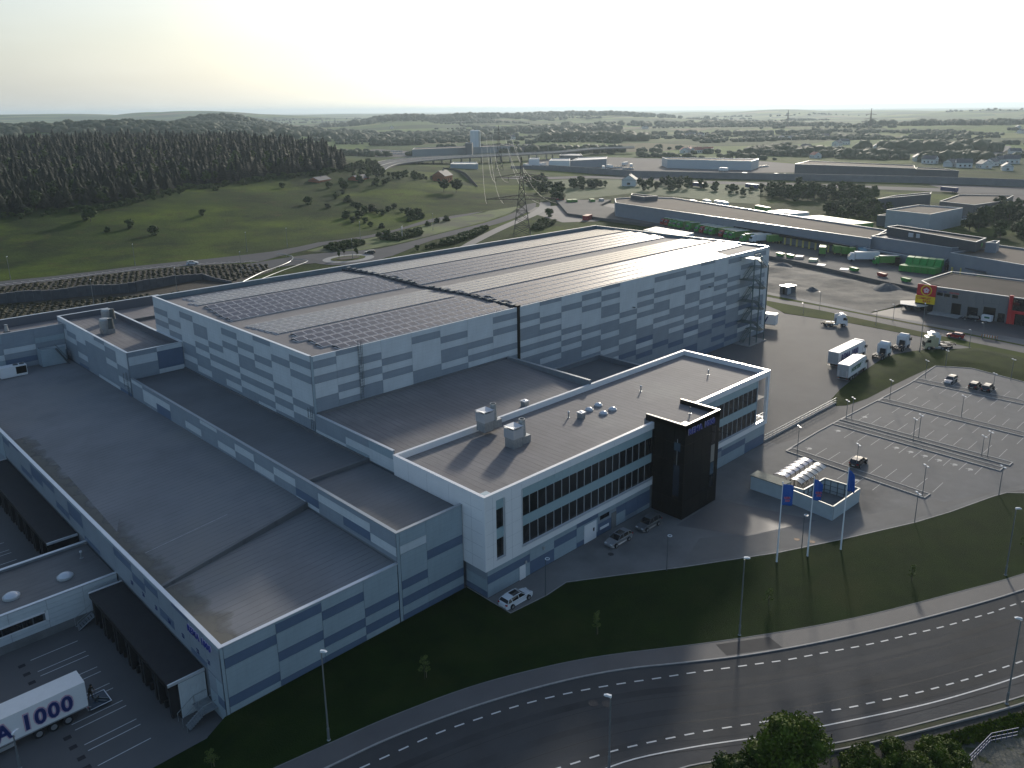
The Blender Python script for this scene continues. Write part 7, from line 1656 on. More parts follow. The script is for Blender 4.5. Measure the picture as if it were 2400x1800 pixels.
# viaduct
VU = [(462.86, 686.58), (493.04, 712.96), (528.34, 739.24), (563.66, 753.23), (599.89, 760.18), (625.47, 751.94), (680.78, 731.75), (774.84, 717.87), (876.29, 739.77), (931.28, 715.89)]
VL = [(406.16, 571.55), (430.54, 608.36), (477.18, 660.50), (513.21, 686.17), (553.18, 701.25), (602.15, 710.61), (655.58, 704.70), (752.66, 697.32), (852.55, 719.70), (909.19, 698.87)]
vu, vl = resample(spline(VU, 5), 40), resample(spline(VL, 5), 40)
va = thing('viaduct', 'curving motorway viaduct in the middle distance', 'bridge', (vu[20][0], vu[20][1], 0))
mb = MB()
for i in range(39): mb.prism([vl[i], vl[i+1], vu[i+1], vu[i]], 6.9, 8.0)
mb.build('deck', mat('viaduct_deck', (0.13, 0.13, 0.13), 0.9, spec=0.1, var=0.05), va, world=True)
for e_ in (vu, vl):
    mb = MB()
    for a, b_ in zip(e_[:-1], e_[1:]): mb.tube((*a, 8.5), (*b_, 8.5), 0.35, n=4, cap=False)
    mb.build('guard_rail', mat('rail_pale', (0.35, 0.36, 0.36), 0.5), va, world=True)
md = [lerp(a, b_, 0.5) for a, b_ in zip(vu, vl)]; mb = MB()
for a, b_ in zip(md[:-1], md[1:]): mb.tube((*a, 8.4), (*b_, 8.4), 0.35, n=4, cap=False)
mb.build('guard_rail', mat('rail_pale', (0.35, 0.36, 0.36)), va, world=True)
for i in range(2, 30, 2):
    for u in (0.25, 0.75): p = lerp(vu[i], vl[i], u); MB().box(p[0]-0.7, p[0]+0.7, p[1]-0.7, p[1]+0.7, -1, 6.9).build('pier', CONC, va, world=True)
# noise fence curving along the cycle path
nf = thing('noise_fence', 'dark noise fence curving beside the path on the hill', 'fence', (430, 520, 0))
fp = resample(spline([(529.29, 646.80), (523.74, 621.10), (498.46, 578.09), (454.51, 518.51), (417.51, 469.91)], 6), 40)
for a, b_ in zip(fp[:-1], fp[1:]):
    dx, dy = b_[0]-a[0], b_[1]-a[1]; l = math.hypot(dx, dy); nx, ny = -dy/l*0.1, dx/l*0.1
    MB().prism([(a[0]-nx, a[1]-ny), (b_[0]-nx-dx/l*0.3, b_[1]-ny-dy/l*0.3), (b_[0]+nx-dx/l*0.3, b_[1]+ny-dy/l*0.3), (a[0]+nx, a[1]+ny)], 0, 4.2).build('panel', FENCEM, nf, world=True)
for i in range(9):
    q = [(647.79, 622.17), (701.07, 657.23), (709.73, 655.51), (660.62, 575.81), (650.02, 538.57), (666.49, 543.99), (711.43, 559.26), (695.25, 538.29), (624.38, 623.61)][i]
    clone(PWT, (*q, 0), 0.3+0.4*(i % 3), 'white trailer parked in the distant industrial estate')
for q in ((667.07, 354.71), (668.79, 346.89), (657.70, 380.99), (677.86, 313.51), (701.64, 430.11)): clone(PW, (*q, 0), NAZ+1.57, 'white lorry by the dark warehouse in the middle distance')
for q in ((546.34, 356.70), (562.46, 320.01), (571.59, 294.57), (627.89, 200.91)):
    o = clone(PWT, (*q, 0), NAZ+1.57, 'dark blue trailer on the motorway'); o['group'] = 'dark trailers on the motorway'
    for c in o.children:
        if c.name.startswith(('box_body',)): c.data = c.data.copy(); c.data.materials[0] = NAVYD
FCAR = thing('parked_car', 'x', 'car', group='cars parked in the distant estate')
MB().box(-2.2, 2.2, -0.9, 0.9, 0.3, 0.95).build('body', CW, FCAR); MB().extr([(-1.9, 0.95), (-1.2, 1.5), (0.6, 1.5), (1.4, 0.95)], -0.8, 0.8, ins=[0, 0.12, 0.12, 0]).build('window_glass', CARGLASS, FCAR)
MB().box(-1.2, 0.6, -0.66, 0.66, 1.5, 1.53).build('roof', CW, FCAR)
MB().tube((-1.3, -0.92, 0.32), (-1.3, 0.92, 0.32), 0.32, n=8).tube((1.3, -0.92, 0.32), (1.3, 0.92, 0.32), 0.32, n=8).build('wheels', RUBBER, FCAR)
rc = random.Random(4)
for (qa, qb, n, lb) in (((661.68, 544.06), (678.40, 537.18), 8, 'pale car in the row before the estate workshop'), ((662.00, 522.17), (669.42, 516.16), 6, 'pale car in the row before the estate workshop'), ((683.82, 1009.36), (708.46, 939.80), 22, 'car on the crowded lot left of the factory'), ((951.17, 925.36), (984.79, 857.07), 22, 'car on the lot right of the factory sheds'),
                         ((716.25, 240.39), (720.31, 217.01), 12, 'vehicle parked below the dark low building'), ((754.40, 430.31), (790.79, 431.53), 8, 'pale blue van row beside the white warehouse'), ((478.29, 143.67), (485.77, 141.15), 3, 'car beside the metallic grey hall'), ((710.99, 1045.21), (751.09, 1011.26), 18, 'car on the crowded lot left of the factory')):
    for i in range(n):
        p = lerp(qa, qb, (i+rc.uniform(-0.2, 0.2))/n); o = clone(FCAR, (p[0], p[1], 0.1), NAZ+rc.uniform(-0.1, 0.1), lb, sc=rc.choice([1, 1.1, 1.3]))
# houses
def house(wallc, roofc, lb, w=9, l=12, h=4.2, r=3.2):
    t = thing('house', lb, 'house', group='houses in the background')
    MB().box(-l/2, l/2, -w/2, w/2, -1, h).build('wall', wallc, t)
    MB().extr([(-w/2-0.5, h-0.2), (0, h+r), (w/2+0.5, h-0.2)], -l/2-0.4, l/2+0.4).build('roof', roofc, t).rotation_euler = (0, 0, math.pi/2)
    MB().extr([(-w/2+0.05, h), (0, h+r-0.5), (w/2-0.05, h)], -l/2-0.45, l/2+0.45).build('gable', wallc, t).rotation_euler = (0, 0, math.pi/2)
    g = MB()
    for i in range(3): g.box(-l/2+1.5+i*3.5, -l/2+2.9+i*3.5, -w/2-0.05, -w/2, 1, 2.4).box(-l/2+1.5+i*3.5, -l/2+2.9+i*3.5, w/2, w/2+0.05, 1, 2.4)
    g.box(-l/2-0.5, -l/2-0.45, -1, 1, 1, 2.4).build('window', GLASS, t); MB().box(1.0, 1.8, -0.4, 0.4, h+r-1, h+r+0.6).build('chimney', GWD, t)
    return t
HW = mat('house_white', (0.62, 0.63, 0.62), 0.6); HRED = mat('tile_red', (0.30, 0.07, 0.04), 0.7, var=0.1); HDK = mat('tile_dark', (0.07, 0.075, 0.085), 0.7, var=0.1); HOR = mat('house_ochre', (0.35, 0.12, 0.05), 0.7)
hs = [house(HW, HDK, 'white house with dark gable roof among the trees'), house(HW, HRED, 'white house with red tiled roof among the trees'), house(HOR, HDK, 'rust red house with dark roof')]
for q, k, z in [((417.72, 511.49), 2, 0), ((527.65, 409.55), 0, 0), ((1060.91, 1303.65), 0, 0), ((1021.47, 1278.98), 0, 0), ((973.30, 653.93), 1, 0), ((980.52, 643.66), 1, 0), ((988.31, 632.58), 1, 0), ((956.17, 461.43), 1, 0), ((1254.57, 571.87), 0, 0), ((1311.02, 586.32), 0, 0), ((1567.59, 740.86), 0, 0), ((967.49, 346.07), 0, 0), ((935.37, 322.38), 0, 0), ((982.58, 325.84), 1, 0), ((899.65, 289.58), 0, 0), ((895.88, 276.00), 0, 0), ((1267.14, 379.37), 0, 0), ((1250.87, 364.63), 0, 0), ((977.39, 266.73), 0, 0), ((984.77, 256.97), 0, 0), ((1173.65, 304.29), 0, 0), ((896.16, 257.69), 0, 0), ((1222.47, 485.47), 0, 0), ((1255.83, 478.62), 0, 0), ((1119.72, 555.13), 0, 0), ((1434.40, 761.29), 0, 0), ((1442.94, 747.22), 0, 0), ((1574.89, 1051.91), 0, 0), ((1584.66, 1034.24), 0, 0), ((1937.89, 496.24), 0, 0), ((2097.03, 543.78), 0, 0), ((1178.32, 1220.57), 0, 0), ((1154.71, 1259.70), 0, 0), ((1588.31, 2190.14), 0, 0), ((1245.74, 1108.81), 0, 0), ((1864.46, 1398.36), 0, 0), ((1548.17, 1043.50), 0, 0), ((960.37, 653.67), 1, 0), ((969.94, 640.09), 1, 0), ((4680.93, 15350.90), 0, 0), ((4228.39, 17490.40), 0, 0), ((232651.82, 626917.82), 1, 0), ((1215.95, 495.07), 0, 0), ((1287.85, 475.15), 0, 0), ((876.73, 231.84), 0, 0), ((935.27, 262.04), 0, 0)]:
    d = math.hypot(*q)
    if d > 4500: q = (q[0]*4500/d, q[1]*4500/d)
    clone(hs[k], (*q, terrain_z(*q)), rc.uniform(0, 3.1), sc=1.0+0.25*rc.random())
# farmhouse roofs on the meadow
for q in ((318, 530, 'dark roofed barn at the top of the meadow'), (345, 520, 'dark shed beside the barn at the top of the meadow')):
    o = copy_tree(hs[2]); o.location = (q[0], q[1], terrain_z(q[0], q[1])-2); o['label'] = q[2]; o['category'] = 'barn'; o.scale = (1.3, 1, 0.7)
# winding road on the far right
road_px('road', [(2410.95, 611.62), (2303.69, 628.85), (2015.31, 576.59), (1863.06, 531.03), (1663.34, 454.37), (1498.56, 402.97), (1310.12, 356.23), (1198.02, 334.16), (1098.34, 320.95)], [(2294.07, 581.58), (2212.36, 593.71), (2000.43, 557.07), (1871.86, 515.12), (1670.38, 442.62), (1474.31, 386.46), (1269.09, 338.16), (1175.43, 320.58), (1070.98, 304.47)], 0.4, mat('motorway_asphalt', (0.2, 0.2, 0.2)))
# ================================================================== VEGETATION
def leafmat(name, c1, c2, rnd=0.35):
    m = bpy.data.materials.new(name); m.use_nodes = True; t = m.node_tree; n_, l_ = t.nodes, t.links; b = n_['Principled BSDF']
    b.inputs['Roughness'].default_value = 0.7; b.inputs['Specular IOR Level'].default_value = 0.2
    g = n_.new('ShaderNodeNewGeometry'); q = n_.new('ShaderNodeTexNoise'); q.inputs['Scale'].default_value = 0.9; q.inputs['Detail'].default_value = 3; l_.new(g.outputs['Position'], q.inputs[0])
    oi = n_.new('ShaderNodeObjectInfo'); a = n_.new('ShaderNodeMath'); a.operation = 'MULTIPLY_ADD'; l_.new(oi.outputs['Random'], a.inputs[0]); a.inputs[1].default_value = rnd; a.inputs[2].default_value = -rnd/2
    ad = n_.new('ShaderNodeMath'); ad.operation = 'ADD'; l_.new(q.outputs[0], ad.inputs[0]); l_.new(a.outputs[0], ad.inputs[1])
    mr = n_.new('ShaderNodeMapRange'); l_.new(ad.outputs[0], mr.inputs[0]); mr.inputs[1].default_value = 0.3; mr.inputs[2].default_value = 0.7
    mx_ = n_.new('ShaderNodeMixRGB'); l_.new(mr.outputs[0], mx_.inputs[0]); mx_.inputs[1].default_value = (*c1, 1); mx_.inputs[2].default_value = (*c2, 1); l_.new(mx_.outputs[0], b.inputs['Base Color'])
    tr = n_.new('ShaderNodeBsdfTranslucent'); l_.new(mx_.outputs[0], tr.inputs[0]); ms = n_.new('ShaderNodeMixShader'); ms.inputs[0].default_value = 0.10
    l_.new(b.outputs[0], ms.inputs[1]); l_.new(tr.outputs[0], ms.inputs[2]); l_.new(ms.outputs[0], n_['Material Output'].inputs[0])
    return m
LEAF_B = leafmat('broadleaf_foliage', (0.014, 0.030, 0.005), (0.046, 0.078, 0.010)); LEAF_C = leafmat('conifer_foliage', (0.006, 0.013, 0.005), (0.017, 0.028, 0.008)); LEAF_Y = leafmat('young_foliage', (0.07, 0.10, 0.022), (0.14, 0.18, 0.04))
LEAF_F = leafmat('far_foliage', (0.014, 0.028, 0.010), (0.036, 0.060, 0.018)); LEAF_S = leafmat('shrub_foliage', (0.022, 0.045, 0.004), (0.085, 0.125, 0.010))
BARK = mat('bark', (0.06, 0.05, 0.04), 0.9, var=0.3, vscale=3)
def raw_mesh(name, V, F, m, tri=True):
    k = 3 if tri else 4; me = bpy.data.meshes.new(name); V = np.asarray(V, np.float32); F = np.asarray(F, np.int32)
    me.vertices.add(len(V)); me.vertices.foreach_set('co', V.ravel()); me.loops.add(F.size); me.loops.foreach_set('vertex_index', F.ravel())
    me.polygons.add(len(F)); me.polygons.foreach_set('loop_start', np.arange(0, F.size, k, dtype=np.int32)); me.polygons.foreach_set('loop_total', np.full(len(F), k, dtype=np.int32))
    me.update(calc_edges=True); me.materials.append(m); return me
def leaves(centres, radii, n, size, r, flat=0.85):
    """n leaf-sized quads near the surfaces of overlapping lobes"""
    idx = r.choice(len(centres), n, p=radii**2/np.sum(radii**2)); d = r.normal(size=(n, 3)); d /= np.linalg.norm(d, axis=1)[:, None]
    rad = radii[idx]*r.uniform(0.72, 1.08, n); c = centres[idx]+d*rad[:, None]*np.array([1, 1, flat])
    a = r.normal(size=(n, 3))+d*0.8; a /= np.linalg.norm(a, axis=1)[:, None]; u = np.cross(a, r.normal(size=(n, 3))); u /= np.linalg.norm(u, axis=1)[:, None]; w = np.cross(a, u)
    s = size*r.uniform(0.6, 1.4, n)[:, None]
    V = np.stack([c-u*s, c-w*s*0.6, c+u*s, c+w*s*0.6], 1).reshape(-1, 3); F = np.arange(n*4).reshape(-1, 4)
    return V, F
ICO = None
def ico():
    global ICO
    if ICO is None:
        bm = bmesh.new(); bmesh.ops.create_icosphere(bm, subdivisions=2, radius=1.0); bm.verts.ensure_lookup_table()
        ICO = (np.array([v.co[:] for v in bm.verts]), np.array([[v.index for v in f.verts] for f in bm.faces])); bm.free()
    return ICO
def broad_mesh(seed, h=9.0, w=3.4, n=420, size=0.5, trunk_h=2.2, lobes=11, m=None, low=0.25):
    r = np.random.default_rng(seed)
    C = []; R = []
    for i in range(lobes):
        a = r.uniform(0, 2*np.pi); q = r.uniform(0, 1)**0.6*w*0.62; z = h*(low+0.12+(0.82-low-0.12)*r.uniform(0, 1)**0.8); q *= (1.15-((z/h-0.55)/0.6)**2)
        C.append((q*np.cos(a), q*np.sin(a), z)); R.append(w*r.uniform(0.32, 0.55))
    C.append((0, 0, h*0.6)); R.append(w*0.62); C.append((r.uniform(-.5, .5), r.uniform(-.5, .5), h*0.85)); R.append(w*0.36)
    C, R = np.array(C), np.array(R); V, F = leaves(C, R, n, size, r)
    iv, if_ = ico(); Vs = [V]; Fq = [F]; me_v = [V]; core_v, core_f = [], []; off = 0
    for c, rad in zip(C, R):
        nv = iv*(rad*0.70)*(1+0.18*r.normal(size=(len(iv), 1)))*np.array([1, 1, 0.85])+c; core_v.append(nv); core_f.append(if_+off); off += len(nv)
    V2 = np.concatenate([V]+core_v); tri = np.concatenate(core_f)+len(V); quadtri = np.concatenate([F[:, [0, 1, 2]], F[:, [0, 2, 3]]]); 
    return raw_mesh('crown', V2, np.concatenate([quadtri, tri]), m or LEAF_B)
def trunk_mesh(h, r0=0.16, seed=0, limbs=4):
    r = random.Random(seed); mb = MB().tube((0, 0, -0.6), (0.05, 0, h*0.55), r0, r0*0.6, n=7)
    for i in range(limbs):
        a = r.uniform(0, 6.28); z = h*r.uniform(0.25, 0.5); mb.tube((0, 0, z), (math.cos(a)*h*0.16, math.sin(a)*h*0.16, z+h*0.25), r0*0.5, r0*0.2, n=5)
    return mb.mesh('trunk', BARK)
def conifer_mesh(seed, h=14.0, w=2.6, m=None, layers=11, per=9):
    r = np.random.default_rng(seed); V, F = [], []
    for i in range(layers):
        u = i/layers; z = h*(0.12+0.86*u); rad = w*(1-u)**0.8*r.uniform(0.85, 1.15)+0.2
        for k in range(per):
            a = 2*np.pi*(k+r.uniform(-0.4, 0.4))/per+i; rr_ = rad*r.uniform(0.75, 1.2); b = len(V); s = 0.5*rad*2*np.pi/per*0.7+0.15; ca, sa = np.cos(a), np.sin(a); dz = h*0.10
            V += [(0, 0, z+dz), (ca*rr_-sa*s, sa*rr_+ca*s, z-dz*0.5+r.uniform(-.2, .2)), (ca*rr_*1.15, sa*rr_*1.15, z-dz*0.25), (ca*rr_+sa*s, sa*rr_-ca*s, z-dz*0.5+r.uniform(-.2, .2))]; F += [(b, b+1, b+2), (b, b+2, b+3)]
    n = 7; b = len(V)
    for k in range(n): a = 2*np.pi*k/n; V.append((np.cos(a)*w*0.62, np.sin(a)*w*0.62, h*0.06))
    V.append((0, 0, h)); 
    for k in range(n): F.append((b+k, b+(k+1) % n, b+n))
    return raw_mesh('crown', V, F, m or LEAF_C)
def tree_proto(name, label, cat, crown, trunk, group):
    t = thing(name, label, cat, group=group); put('crown', crown, t); put('trunk', trunk, t); return t
rt_ = random.Random(21)
def samp(poly, n, seed, mind=0.0):
    r = np.random.default_rng(seed); P = np.array(poly); lo, hi = P.min(0), P.max(0); out = []
    for _ in range(n*60):
        p = r.uniform(lo, hi)
        if not poly_in(np.array([p[0]]), np.array([p[1]]), poly)[0]: continue
        if mind and any((p[0]-o[0])**2+(p[1]-o[1])**2 < mind*mind for o in out): continue
        out.append((float(p[0]), float(p[1])))
        if len(out) >= n: break
    return out
# forest on the left hill: nearest trees one by one, the rest as one mass
FPOLY = [(0, 460), (62, 478), (107, 487), (155, 486), (190, 505), (219, 531), (255, 543), (292, 557), (335, 562), (368, 570), (425, 670), (480, 800), (500, 960), (250, 1060), (-60, 1000), (-60, 500)]
pts = []
rf_ = np.random.default_rng(5)
for gx in np.arange(-60, 510, 6.3):
    for gy in np.arange(455, 1050, 6.3):
        p = (gx+rf_.uniform(-2.6, 2.6), gy+rf_.uniform(-2.6, 2.6)); az = math.degrees(math.atan2(p[1], p[0]))
        if 38 < az < 84: pts.append(p)
pa = np.array(pts); pa = pa[poly_in(pa[:, 0], pa[:, 1], FPOLY)]; pa = pa[np.argsort(np.hypot(pa[:, 0], pa[:, 1]))]
cvar = [conifer_mesh(i, rt_.uniform(11, 14), rt_.uniform(2.9, 3.7), layers=13, per=11) for i in range(5)]; bvar = [broad_mesh(40+i, rt_.uniform(9, 12), 3.6, 330, 0.55) for i in range(4)]
trk = trunk_mesh(12, 0.18, 3); trk_b = trunk_mesh(8, 0.16, 5)
near = pa[:290]
for i, (x, y) in enumerate(near):
    leafy = rt_.random() < 0.24
    t = thing('broadleaf_tree' if leafy else 'conifer_tree', 'leafy tree at the front edge of the hillside wood' if leafy else 'dark conifer at the front edge of the hillside wood', 'tree', (x, y, terrain_z(x, y)-0.3), rt_.uniform(0, 6.28), 'trees along the edge of the hillside wood')
    s = rt_.uniform(0.55, 1.15); t.scale = (s, s, s*rt_.uniform(0.9, 1.1))
    put('crown', rt_.choice(bvar if leafy else cvar), t); put('trunk', trk_b if leafy else trk, t)
def mass(name, protos, P, zs, scs, m, rots=None):
    Vs, Fs, off = [], [], 0; r = np.random.default_rng(9)
    for i, (x, y) in enumerate(P):
        V, F = protos[i % len(protos)]; a = r.uniform(0, 6.28); c, s = np.cos(a), np.sin(a); k = scs[i]
        v = V*np.asarray(k); v = np.stack([v[:, 0]*c-v[:, 1]*s+x, v[:, 0]*s+v[:, 1]*c+y, v[:, 2]+zs[i]], -1); Vs.append(v); Fs.append(F+off); off += len(v)
    return tag(put(name, raw_mesh(name, np.concatenate(Vs), np.concatenate(Fs), m)), kind='stuff')
def arr(me):
    V = np.empty(len(me.vertices)*3, np.float32); me.vertices.foreach_get('co', V); F = np.empty(len(me.loops), np.int32); me.loops.foreach_get('vertex_index', F); return V.reshape(-1, 3), F.reshape(-1, 3)
lowc = [arr(conifer_mesh(60+i, rt_.uniform(11, 14), 3.4, layers=8, per=8)) for i in range(4)]
far_p = pa[290:]; far_p = far_p[:3600] if len(far_p) > 3600 else far_p
leafy_p = far_p[::5]; far_p = np.array([p for i, p in enumerate(far_p) if i % 5])
lowb = [arr(broad_mesh(70+i, 11, 3.6, 150, 0.9)) for i in range(3)]
mass('forest', lowb, leafy_p, terrain_h(leafy_p[:, 0], leafy_p[:, 1])-0.3, [(s, s, s) for s in rf_.uniform(0.8, 1.25, len(leafy_p))], LEAF_B)
ep = []
for a_, b_ in zip(FPOLY[1:9], FPOLY[2:10]):
    for k in range(14): u = k/14; ep.append((a_[0]+(b_[0]-a_[0])*u+rf_.uniform(-3, 3), a_[1]+(b_[1]-a_[1])*u-rf_.uniform(0, 9)**1.1))
ep = np.array(ep); mass('shrubbery', [arr(broad_mesh(170+i, 4.0, 2.3, 160, 0.45, low=-0.05)) for i in range(2)], ep, terrain_h(ep[:, 0], ep[:, 1])-0.2, [(s, s, s*0.8) for s in rf_.uniform(0.5, 1.2, len(ep))], LEAF_B)
mass('forest', lowc, far_p, terrain_h(far_p[:, 0], far_p[:, 1])-0.3, [(s, s, s*z) for s, z in zip(rf_.uniform(0.7, 1.35, len(far_p)), rf_.uniform(0.85, 1.15, len(far_p)))], LEAF_C)
# bushes and lone trees on the meadow
small_b = [broad_mesh(80+i, 4.2, 2.4, 330, 0.32, low=-0.05) for i in range(3)]; trk_s = trunk_mesh(3.5, 0.08, 8)
mead = [(300.49, 472.80), (285.60, 444.42), (280.27, 430.43), (275.08, 416.83), (272.76, 406.97), (277.54, 407.61), (277.55, 401.36), (277.27, 395.57), (286.63, 403.26), (296.76, 410.98), (292.52, 397.54), (287.59, 384.96), (254.26, 398.38), (248.78, 383.84), (258.91, 393.01), (253.29, 378.64), (248.75, 366.29), (249.74, 357.95), (275.06, 367.27), (281.54, 370.09), (290.98, 379.38), (283.54, 376.93), (288.20, 372.99),
        (232.58, 514.86), (190.13, 441.17), (171.02, 507.65), (178.32, 494.57), (279.76, 515.14), (306.77, 500.20), (291.89, 467.10), (263.08, 432.03), (326.10, 514.44), (313.89, 491.56), (285.76, 458.74), (151.58, 408.53), (147.91, 428.49), (136.07, 426.01), (135.55, 454.77), (260.17, 448.30), (228.07, 322.47), (228.44, 329.34), (290.08, 353.28), (282.55, 352.17), (271.39, 346.25), (342.78, 323.59)]
for i, q in enumerate(mead):
    t = thing('bush', 'rounded bush scattered on the grassy hillside', 'bush', (*q, terrain_z(*q)-0.2), rt_.uniform(0, 6), 'bushes on the hillside meadow'); s = rt_.uniform(0.8, 1.5); t.scale = (s, s, s*0.85)
    put('crown', rt_.choice(small_b), t)
for q, h, lb in (((368.38, 450.32), 1.25, 'round tree left of two by the bend of the hillside path'), ((374.07, 443.59), 1.4, 'round tree right of two by the bend of the hillside path'), ((306.87, 481.76), 1.1, 'dark tree at the top left of the meadow hedge'), ((136.73, 451.09), 1.15, 'lone dark tree in front of the wood, left part of the meadow')):
    t = thing('broadleaf_tree', lb, 'tree', (*q, terrain_z(*q)-0.5), 1.0); t.scale = (h, h, h*0.85); put('crown', bvar[0], t); put('trunk', trk_b, t)
# belt of trees between the road and the terminal, in front of the motorway
mvar = [broad_mesh(100+i, rt_.uniform(7.5, 10.5), rt_.uniform(3.0, 4.2), 420, 0.42, low=0.05) for i in range(6)]
belts = [([(503.22, 506.21), (524.22, 500.41), (449.25, 422.47), (413.79, 396.53), (432.04, 425.04)], 22, 0.9), ([(425.19, 399.10), (429.43, 394.07), (400.70, 367.00), (396.72, 371.67)], 6, 1.1), ([(490.84, 441.23), (519.15, 439.41), (509.59, 418.43), (483.51, 399.97), (468.54, 418.00)], 16, 0.95), ([(539.88, 414.04), (582.52, 396.28), (533.79, 339.40), (511.58, 347.65), (492.60, 370.43)], 24, 1.0),
         ([(556.45, 351.15), (576.08, 348.06), (535.94, 300.75), (512.95, 294.81), (516.29, 324.26)], 10, 0.8), ([(535.94, 300.75), (572.08, 293.28), (565.09, 265.88), (588.09, 255.82), (567.24, 230.29), (522.31, 210.58), (499.40, 224.25), (506.97, 242.16), (504.61, 273.72)], 58, 1.15), ([(456.82, 213.91), (489.94, 210.24), (491.28, 196.78), (507.69, 189.61), (450.80, 179.21), (430.65, 192.60)], 40, 0.9), ([(424.16, 131.68), (477.49, 139.06), (521.86, 138.80), (538.68, 130.40), (536.79, 100.51), (432.95, 79.38), (425.38, 101.28), (413.35, 114.77)], 46, 1.2)]
BW = ['left of the slip road bend', 'beside the gravel yard', 'beside the lone white house', 'along the motorway wall, middle', 'above the white lorries', 'in the thick clump behind the terminal', 'in the low clump before the metallic hall', 'in the clump at the right edge']
for bi, (poly, n, s0_) in enumerate(belts):
    for q in samp(poly, n, n*7, 2.5):
        t = thing('broadleaf_tree', 'bushy green tree '+BW[bi], 'tree', (*q, -0.3), rt_.uniform(0, 6), 'trees '+BW[bi]); s = s0_*rt_.uniform(0.7, 1.15); t.scale = (s, s, s*rt_.uniform(0.8, 1.05))
        put('crown', rt_.choice(mvar), t); put('trunk', trk_b, t)
sheet('meadow', [(481.98, 484.89), (535.98, 490.97), (601.72, 409.43), (603.36, 336.37), (476.23, 264.57), (471.31, 284.06), (479.97, 325.99), (478.45, 369.52), (415.89, 370.97), (392.06, 377.14)], 0.05, mat('flat_meadow', (0.035, 0.065, 0.012), 0.95, col2=(0.07, 0.11, 0.02), vscale=0.03, bump=0.6, detail=8))
for i, q in enumerate(((447.28, 176.14), (441.45, 168.17), (445.22, 163.87), (442.80, 160.96), (440.52, 155.23))):
    t = thing('young_tree', 'small dark tree in front of the metallic grey hall, %s from the left' % ['first', 'second', 'third', 'fourth', 'fifth'][i], 'tree', (*q, 0)); t.scale = (0.5, 0.5, 0.55); put('crown', mvar[i], t); put('trunk', trk_b, t)
# young trees on the front lawn
def sapling(seed, h, w, n, size=0.085):
    t = thing('young_tree', 'x', 'tree', group='young trees on the front lawn'); r = np.random.default_rng(seed)
    mb = MB().tube((0, 0, 0), (0.03, 0.02, h*0.95), 0.03, 0.012, n=6); C, R = [], []
    for i in range(11):
        z = h*(0.28+0.62*i/10); a = i*2.4; q = w*(0.55+0.3*r.random())*(1-0.55*i/10); e = (q*np.cos(a), q*np.sin(a), z+0.25); mb.tube((0.01, 0, z-0.1), e, 0.012, 0.006, n=4); C.append(e); R.append(0.16+0.12*r.random())
        C.append((e[0]*0.5, e[1]*0.5, z+0.05)); R.append(0.14)
    V, F = leaves(np.array(C), np.array(R), n, size, r); put('crown', raw_mesh('crown', V, np.concatenate([F[:, [0, 1, 2]], F[:, [0, 2, 3]]]) if False else F, LEAF_Y, tri=False), t); put('trunk', mb.mesh('trunk', BARK), t)
    MB().tube((0.25, 0, 0), (0.25, 0, 1.2), 0.03, n=5).build('stake', mat('stake_wood', (0.2, 0.15, 0.1), 0.8), t)
    return t
for i, (x, y, h, w, n, lb) in enumerate(((45.5, 61.8, 2.9, 0.75, 420, 'in the middle left of the front lawn'), (64.4, 53.3, 3.3, 0.5, 380, 'slim one below the white estate car'), (83.8, 41.8, 2.3, 0.7, 330, 'yellow green one right of the lamp on the lawn'), (101.7, 31.2, 2.2, 0.6, 260, 'sparse one on the right part of the lawn'), (23.6, 66.4, 2.0, 0.7, 300, 'at the bottom edge near the yard'), (120.5, 23.0, 2.4, 0.7, 300, 'at the right edge by the last tall lamp'))):
    t = sapling(i+1, h, w, n); t.location = (x, y, lawn_h(x, y)); t['label'] = 'young tree on the front lawn, ' + lb
for i, (x, y) in enumerate(((182.6, 293.5), (189.8, 291.5), (186.0, 295.0))):
    t = thing('young_tree', 'small tree on the roundabout island, %s' % ['left one', 'right one', 'back one'][i], 'tree', (x, y, 0.3)); t.scale = (0.25, 0.25, 0.42); put('crown', bvar[i], t); put('trunk', trk_b, t)
# clipped bushes of the planted slopes: thousands of tufts, one mass
tuft = [arr(raw_mesh('t', *(lambda iv: (iv[0]*np.array([0.7, 0.7, 0.45])*(1+0.25*np.random.default_rng(s).normal(size=(len(iv[0]), 1)))+np.array([0, 0, 0.2]), iv[1]))(ico()), LEAF_S)) for s in range(3)]
tp_ = []
for k in range(26):
    for j in range(60):
        x = 40+j*2.1+(k % 2)*1.0; y = 268+k*2.7
        tp_.append((x+rt_.uniform(-0.3, 0.3), y+rt_.uniform(-0.3, 0.3)))
tp_ = np.array(tp_); PS = [(30, 340), (68.9, 334.5), (94.7, 330.6), (114.5, 329), (128.2, 324.5), (141.8, 318.0), (152, 309), (156, 302), (146, 291), (129, 282), (124.8, 296), (99.1, 292.5), (72, 302.5), (30, 320)]
PS2 = [(30, 314), (64.6, 301), (104, 279.5), (128, 277), (128, 264), (60, 264), (30, 270)]; keep = poly_in(tp_[:, 0], tp_[:, 1], PS) | poly_in(tp_[:, 0], tp_[:, 1], PS2); tp_ = tp_[keep]
mass('shrubbery', tuft, tp_, np.zeros(len(tp_)), [(s, s, s) for s in rf_.uniform(0.7, 1.2, len(tp_))], leafmat('slope_shrub', (0.016, 0.020, 0.008), (0.045, 0.042, 0.016)))
